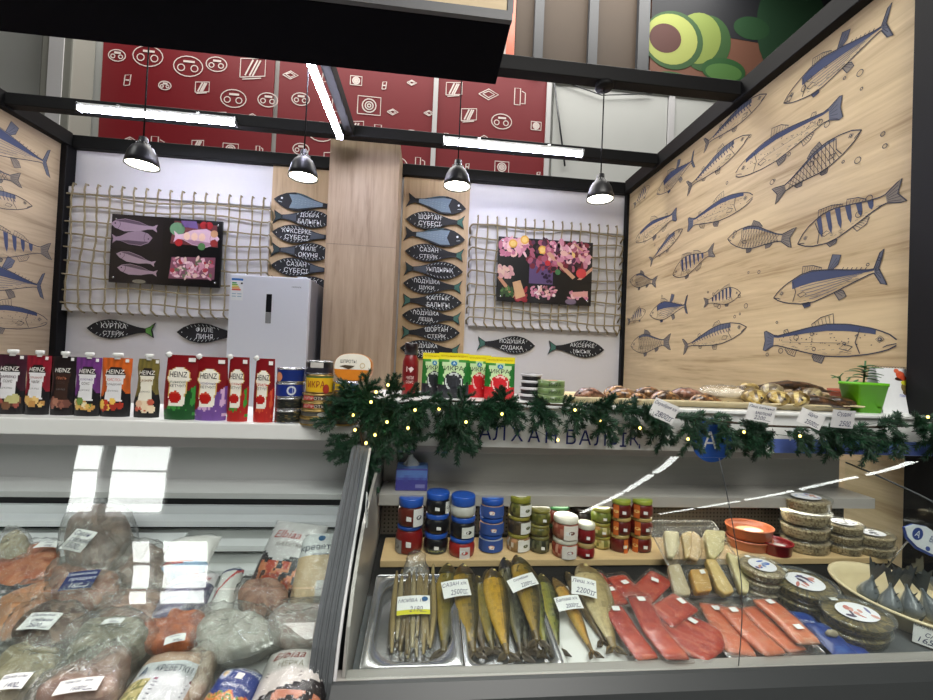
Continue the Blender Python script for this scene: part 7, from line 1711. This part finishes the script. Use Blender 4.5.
# wrapped pale fish
xw = Xat(728, 1.52, ZR + .04); Mt = Matrix.Translation((xw, 1.52, ZR + .03)); tt = thing('wrapped_fish', 'pale dried fish wrapped in clear crackling film in the middle of the tray', 'dried fish', Mt); WM[tt.name] = Mt
q = MB(); ol_ = [V((.1 * cos(a) * (1 + .1 * sin(3 * a)), .05 * sin(a), 0)) for a in [2 * pi * k / 24 for k in range(24)]]; lump(q, ol_, .035, 0, lambda ti, aj: mixc((196, 180, 150), (226, 216, 194), .5 + nz(ti * 5, aj * 8)), 4, 'matte', .008); q.build('fish', tt)
q = MB(); rings = []
for i, (r_, z) in enumerate(((1.05, -.1), (1.2, .2), (1.16, .7), (.9, 1.1), (.5, 1.3), (.15, 1.3))): rings.append([V((p.x * r_ + .006 * nz(p.x * 60, p.y * 60, i), p.y * r_, .035 * z + .009 * nz(p.x * 50 * r_, p.y * 60, 2) + .004)) for p in ol_])
q.loft(rings, 'film', None, True, (False, True)); q.build('film', tt)
# hanging price cards
for (cx, cy, w, h, rot, lines, lab) in [(664, 411, 27, 19, .36, ('Скумбрия х/к', '2800тг'), 'price card clipped to the tray under the golden-brown dried fish'), (761, 413, 30, 17, .14, ('Лещ вяленый', 'мелкий', '2200'), 'price card clipped to the tray under the yellowish dried fish'), (811, 419, 27, 15, .34, ('Щука', '2500тг'), 'slanted price card clipped to the tray, half covered by pine'), (843, 419, 25, 18, .04, ('Судак', '2500'), 'greyish price card nearest the terracotta pot')]:
    k = pxm(1.37, Xat(cx, 1.37, 1.3)); ctr = onY(cx, cy, 1.25)
    k = pxm(1.25, ctr.x); card_(frame(ctr, (cos(rot), 0, -sin(rot)), (sin(rot), -.12, cos(rot))), w * k, h * k, lines, lab, False, .003, (238, 238, 238) if cx < 840 else (206, 206, 208))
# clip wires that hold the cards to the tray are part of the tray edge
# terracotta pot with a small succulent
def leaf(q, p, d, L, w, m='leaf', upv=(0, 0, 1), th=.0012, curl=.2):
    d = V(d).normalized(); s = d.cross(V(upv)).normalized(); n = s.cross(d)
    top = []; 
    for i in range(9):
        f = i / 8; ww = w * sin(pi * min(1, f * .93 + .05)) ** .8; c = V(p) + d * (f * L) - n * (curl * L * f * f)
        top.append([c - s * ww, c + n * .18 * ww + n * th, c + s * ww, c - n * th])
    q.loft(top, m, None, True, (True, True))
xp = Xat(843, 1.60, ZR + .03); Mt = Matrix.Translation((xp, 1.60, ZR)); tt = thing('potted_succulent', 'small succulent in a terracotta pot beside the green pot', 'potted plant', Mt); WM[tt.name] = Mt
kk_ = pxm(1.6, xp); hp = onY(843, 389, 1.6).z - ZR
q = MB(); q.lathe([(0, 0), (.038, 0), (.046, hp * .72), (.052, hp * .73), (.054, hp), (.048, hp), (.045, hp * .85), (0, hp * .84)], 'terracotta', None, 32); q.build('pot', tt)
q = MB(); q.lathe([(0, hp * .86), (.044, hp * .86), (.045, hp * .84)], 'soil', None, 20); q.build('soil', tt)
q = MB(); q.tube([(-.012, 0, hp * .8), (-.016, 0, hp + .03), (-.02, .0, hp + .055)], .004, 'leaf', n=8); q.tube([(.0, 0, hp * .8), (.012, 0, hp + .03), (.03, 0, hp + .05)], .0035, 'leaf', n=8); q.tube([(.02, 0, hp * .8), (.035, 0, hp + .01), (.05, 0, hp + .03)], .003, 'leaf', n=8); q.build('stem', tt)
for p, d, L, w in (((-.02, 0, hp + .05), (-1, -.2, .1), .045, .014), ((-.018, 0, hp + .05), (.2, -.3, 1), .022, .011), ((-.016, -.004, hp + .035), (-.2, -.6, -.6), .035, .013), ((-.02, .004, hp + .045), (-.6, .3, .5), .03, .012), ((.05, 0, hp + .03), (.6, 0, .6), .025, .009)):
    q = MB(); leaf(q, p, d, L, w); q.build('leaf', tt)
# green square pot
xp = Xat(874, 1.40, ZR + .05); hp = onY(874, 383, 1.40).z - ZR; kk_ = pxm(1.4, xp); Mt = TRS((xp, 1.44, ZR), rz=-.12); tt = thing('potted_plant', 'plant with long dark leaves in a bright green tapered square pot', 'potted plant', Mt); WM[tt.name] = Mt
wt, wb_ = 15 * kk_, 11 * kk_; Rr = lambda w, z: [(x, y, z) for x, y in rrect(-w, w, -w * .8, w * .8, .008, 4)]
q = MB(); q.loft([Rr(wb_, 0), Rr(wt, hp - .012), Rr(wt + .002, hp - .012), Rr(wt + .002, hp), Rr(wt - .003, hp), Rr(wt - .006, hp - .02)], 'green_pot', None, True, (True, False)); q.build('pot', tt)
q = MB(); q.poly([(x, y, hp - .016) for x, y in rrect(-wt + .005, wt - .005, -wt * .65, wt * .65, .008, 4)], 'soil'); q.build('soil', tt)
q = MB(); q.tube([(.0, 0, hp - .02), (.004, 0, hp + .03), (.006, 0, hp + .085)], .003, 'leaf', n=8); q.build('stem', tt)
rdl = random.Random(4)
for k in range(14):
    z = hp + .012 + .07 * (k / 18); a = k * 2.4; q = MB(); leaf(q, (.004, 0, z), (cos(a), sin(a) * .7, .25 + .2 * (k / 18)), rdl.uniform(.05, .07) * (1 - .3 * k / 18), .0135, curl=.35); q.build('leaf', tt)
# desk calendar with pictures of canned food
Y_ = 1.425; x0, x1 = Xat(884, Y_, ZR + .06), Xat(970, Y_, ZR + .06); z1 = onY(910, 368, Y_).z
Mt = TRS((x0, Y_, ZR)); tt = thing('desk_calendar', 'white spiral calendar with food pictures standing behind the green pot', 'calendar', Mt); WM[tt.name] = Mt
W, H = x1 - x0, z1 - ZR; Mc = frame((0, 0, 0), (1, 0, 0), (0, .18, 1))
q = MB(); q.box((0, 0, -.002), (W, H, 0), 'paper', (228, 230, 232), Mc); q.box((0, 0, -.002), (W, H, 0), 'paper', (206, 206, 206), frame((0, .34 * H + .02, 0), (1, 0, 0), (0, -.16, 1))); q.build('sheet', tt)
q = MB()
for k in range(30):
    x = W * (k + .5) / 30; q.tube([(x + .0, .012 + .18 * H * .98 + .006 * cos(a_), H * .98 + .006 * sin(a_) + .001) for a_ in [2 * pi * i / 8 for i in range(9)]], .0008, 'dark_grey', n=4)
q.build('spiral', tt)
q = MB()
def dC(px, py, rx, ry, c, z=.0006):
    p = onplane(Mt @ Mc, px, py); kx = pxm(Y_, x0 + p.x); q.disc(p.x, p.y, rx * kx, ry * kx, 'print', c, Mc, z, 18)
for dx, dy, r, c in ((900, 375, 5, (214, 92, 60)), (896, 371, 3, (226, 110, 76)), (903, 378, 3.5, (196, 74, 48))): dC(dx, dy, r, r * .8, c, .0006 + .0002 * dx / 900 + .0003 * (r < 5))
dC(900, 379, 6, 2, (60, 34, 26), .0004); dC(908, 388, 8, 6, (120, 104, 60)); dC(908, 383, 8.5, 3, (206, 206, 50), .0009); dC(908, 393, 6, 3, (90, 76, 50), .0009)
for yy in (376, 390): dC(926, yy, 9, 6.5, (40, 34, 30)); dC(926, yy - 1, 7, 3.5, (130, 116, 60) if yy < 380 else (70, 52, 38), .0009)
p = onplane(Mt @ Mc, 906, 396); q.text('Меридиан', p.x, p.y, .06, .014, 'print', (70, 90, 190), M=Mc, z=.0008, shear=.3); q.build('picture', tt)
# ------------------------------------------------------------------ lights of the store, added fill lights, camera
def area(name, loc, sx, sy, power, c=(255, 252, 246), rot=(0, 0, 0)):
    l = bpy.data.lights.new(name, 'AREA'); l.shape = 'RECTANGLE'; l.size = sx; l.size_y = sy; l.energy = power; l.color = col(c)[:3]
    o = bpy.data.objects.new(name, l); C.objects.link(o); o.location = loc; o.rotation_euler = rot
    return o
def light_row(p0, p1, n, w, lab, gap=.16, group='store light rows'):
    p0, p1 = V(p0), V(p1); d = p1 - p0; L = d.length; M = frame(p0, d, V((0, 0, 1)).cross(d)); t = thing('store_light', lab, 'light', M, group)
    for k in range(n):
        a0, a1 = L * k / n + gap / 2, L * (k + 1) / n - gap / 2
        q = MB(); q.box((a0, -w / 2, -.03), (a1, w / 2, 0), 'store_led'); q.build('diffuser', t)
        q = MB(); q.box((a0 - .02, -w / 2 - .02, .001), (a1 + .02, w / 2 + .02, .05), 'white_panel'); q.build('housing', t)
light_row((4.25, -9.0, 3.9), (4.15, -3.4, 3.9), 4, .11, 'row of store ceiling tubes over the near aisle')
light_row((6.5, -9.2, 3.9), (8.75, -3.6, 3.9), 5, .11, 'row of store ceiling tubes over the far aisle')
light_row((-3.3, 1.45, 5.2), (-3.3, .26, 5.2), 2, .58, 'wide store ceiling light panels nearest the kiosk', .05)
light_row((-3.88, 1.45, 5.2), (-3.88, .26, 5.2), 2, .24, 'narrow store ceiling light panels nearest the kiosk', .05)
light_row((-2.68, .02, 5.2), (-2.68, -1.05, 5.2), 2, .46, 'wide store ceiling light panels in front of the kiosk', .07)
light_row((-3.16, .02, 5.2), (-3.16, -1.05, 5.2), 2, .16, 'narrow store ceiling light panels in front of the kiosk', .07)
area('fill_light', (1.0, -1.3, 5.0), 2.2, 2.6, 130)  # added fill without a fixture, set clear of the glass reflections
area('fill_light', (-.6, -3.6, 5.0), 2.2, 2.0, 60)  # second added fill from behind the camera
area('fill_light', (0, 5.0, 7.8), 9, 2, 320)  # added wash for the far wall and kiosk top
area('case_lamp', (-1.2, 1.385, .978), 2.0, .03, .55, (250, 252, 255), (radians(18), 0, 0))
area('case_lamp', (.75, 1.36, .955), 1.7, .03, 1.0, (255, 246, 230), (radians(-25), 0, 0))  # added under the ledge to light the jars, not seen itself
cam = bpy.data.cameras.new('camera'); co = bpy.data.objects.new('camera', cam); C.objects.link(co)
cam.sensor_width = 36; cam.lens = 36 * F / 933; cam.clip_start = .02; cam.clip_end = 60
co.matrix_world = Matrix(((rt.x, up.x, -fw.x, 0), (rt.y, up.y, -fw.y, 0), (rt.z, up.z, -fw.z, E), (0, 0, 0, 1)))
sc = bpy.context.scene; sc.camera = co
sc.view_settings.view_transform = 'Standard'; sc.view_settings.look = 'None'; sc.view_settings.gamma = 1; sc.view_settings.exposure = .84
sc.view_settings.use_curve_mapping = False
sc.cycles.max_bounces = 8; sc.cycles.transparent_max_bounces = 24; sc.cycles.diffuse_bounces = 3; sc.cycles.glossy_bounces = 3
sc.cycles.sample_clamp_indirect = 6; sc.cycles.caustics_reflective = False; sc.cycles.caustics_refractive = False
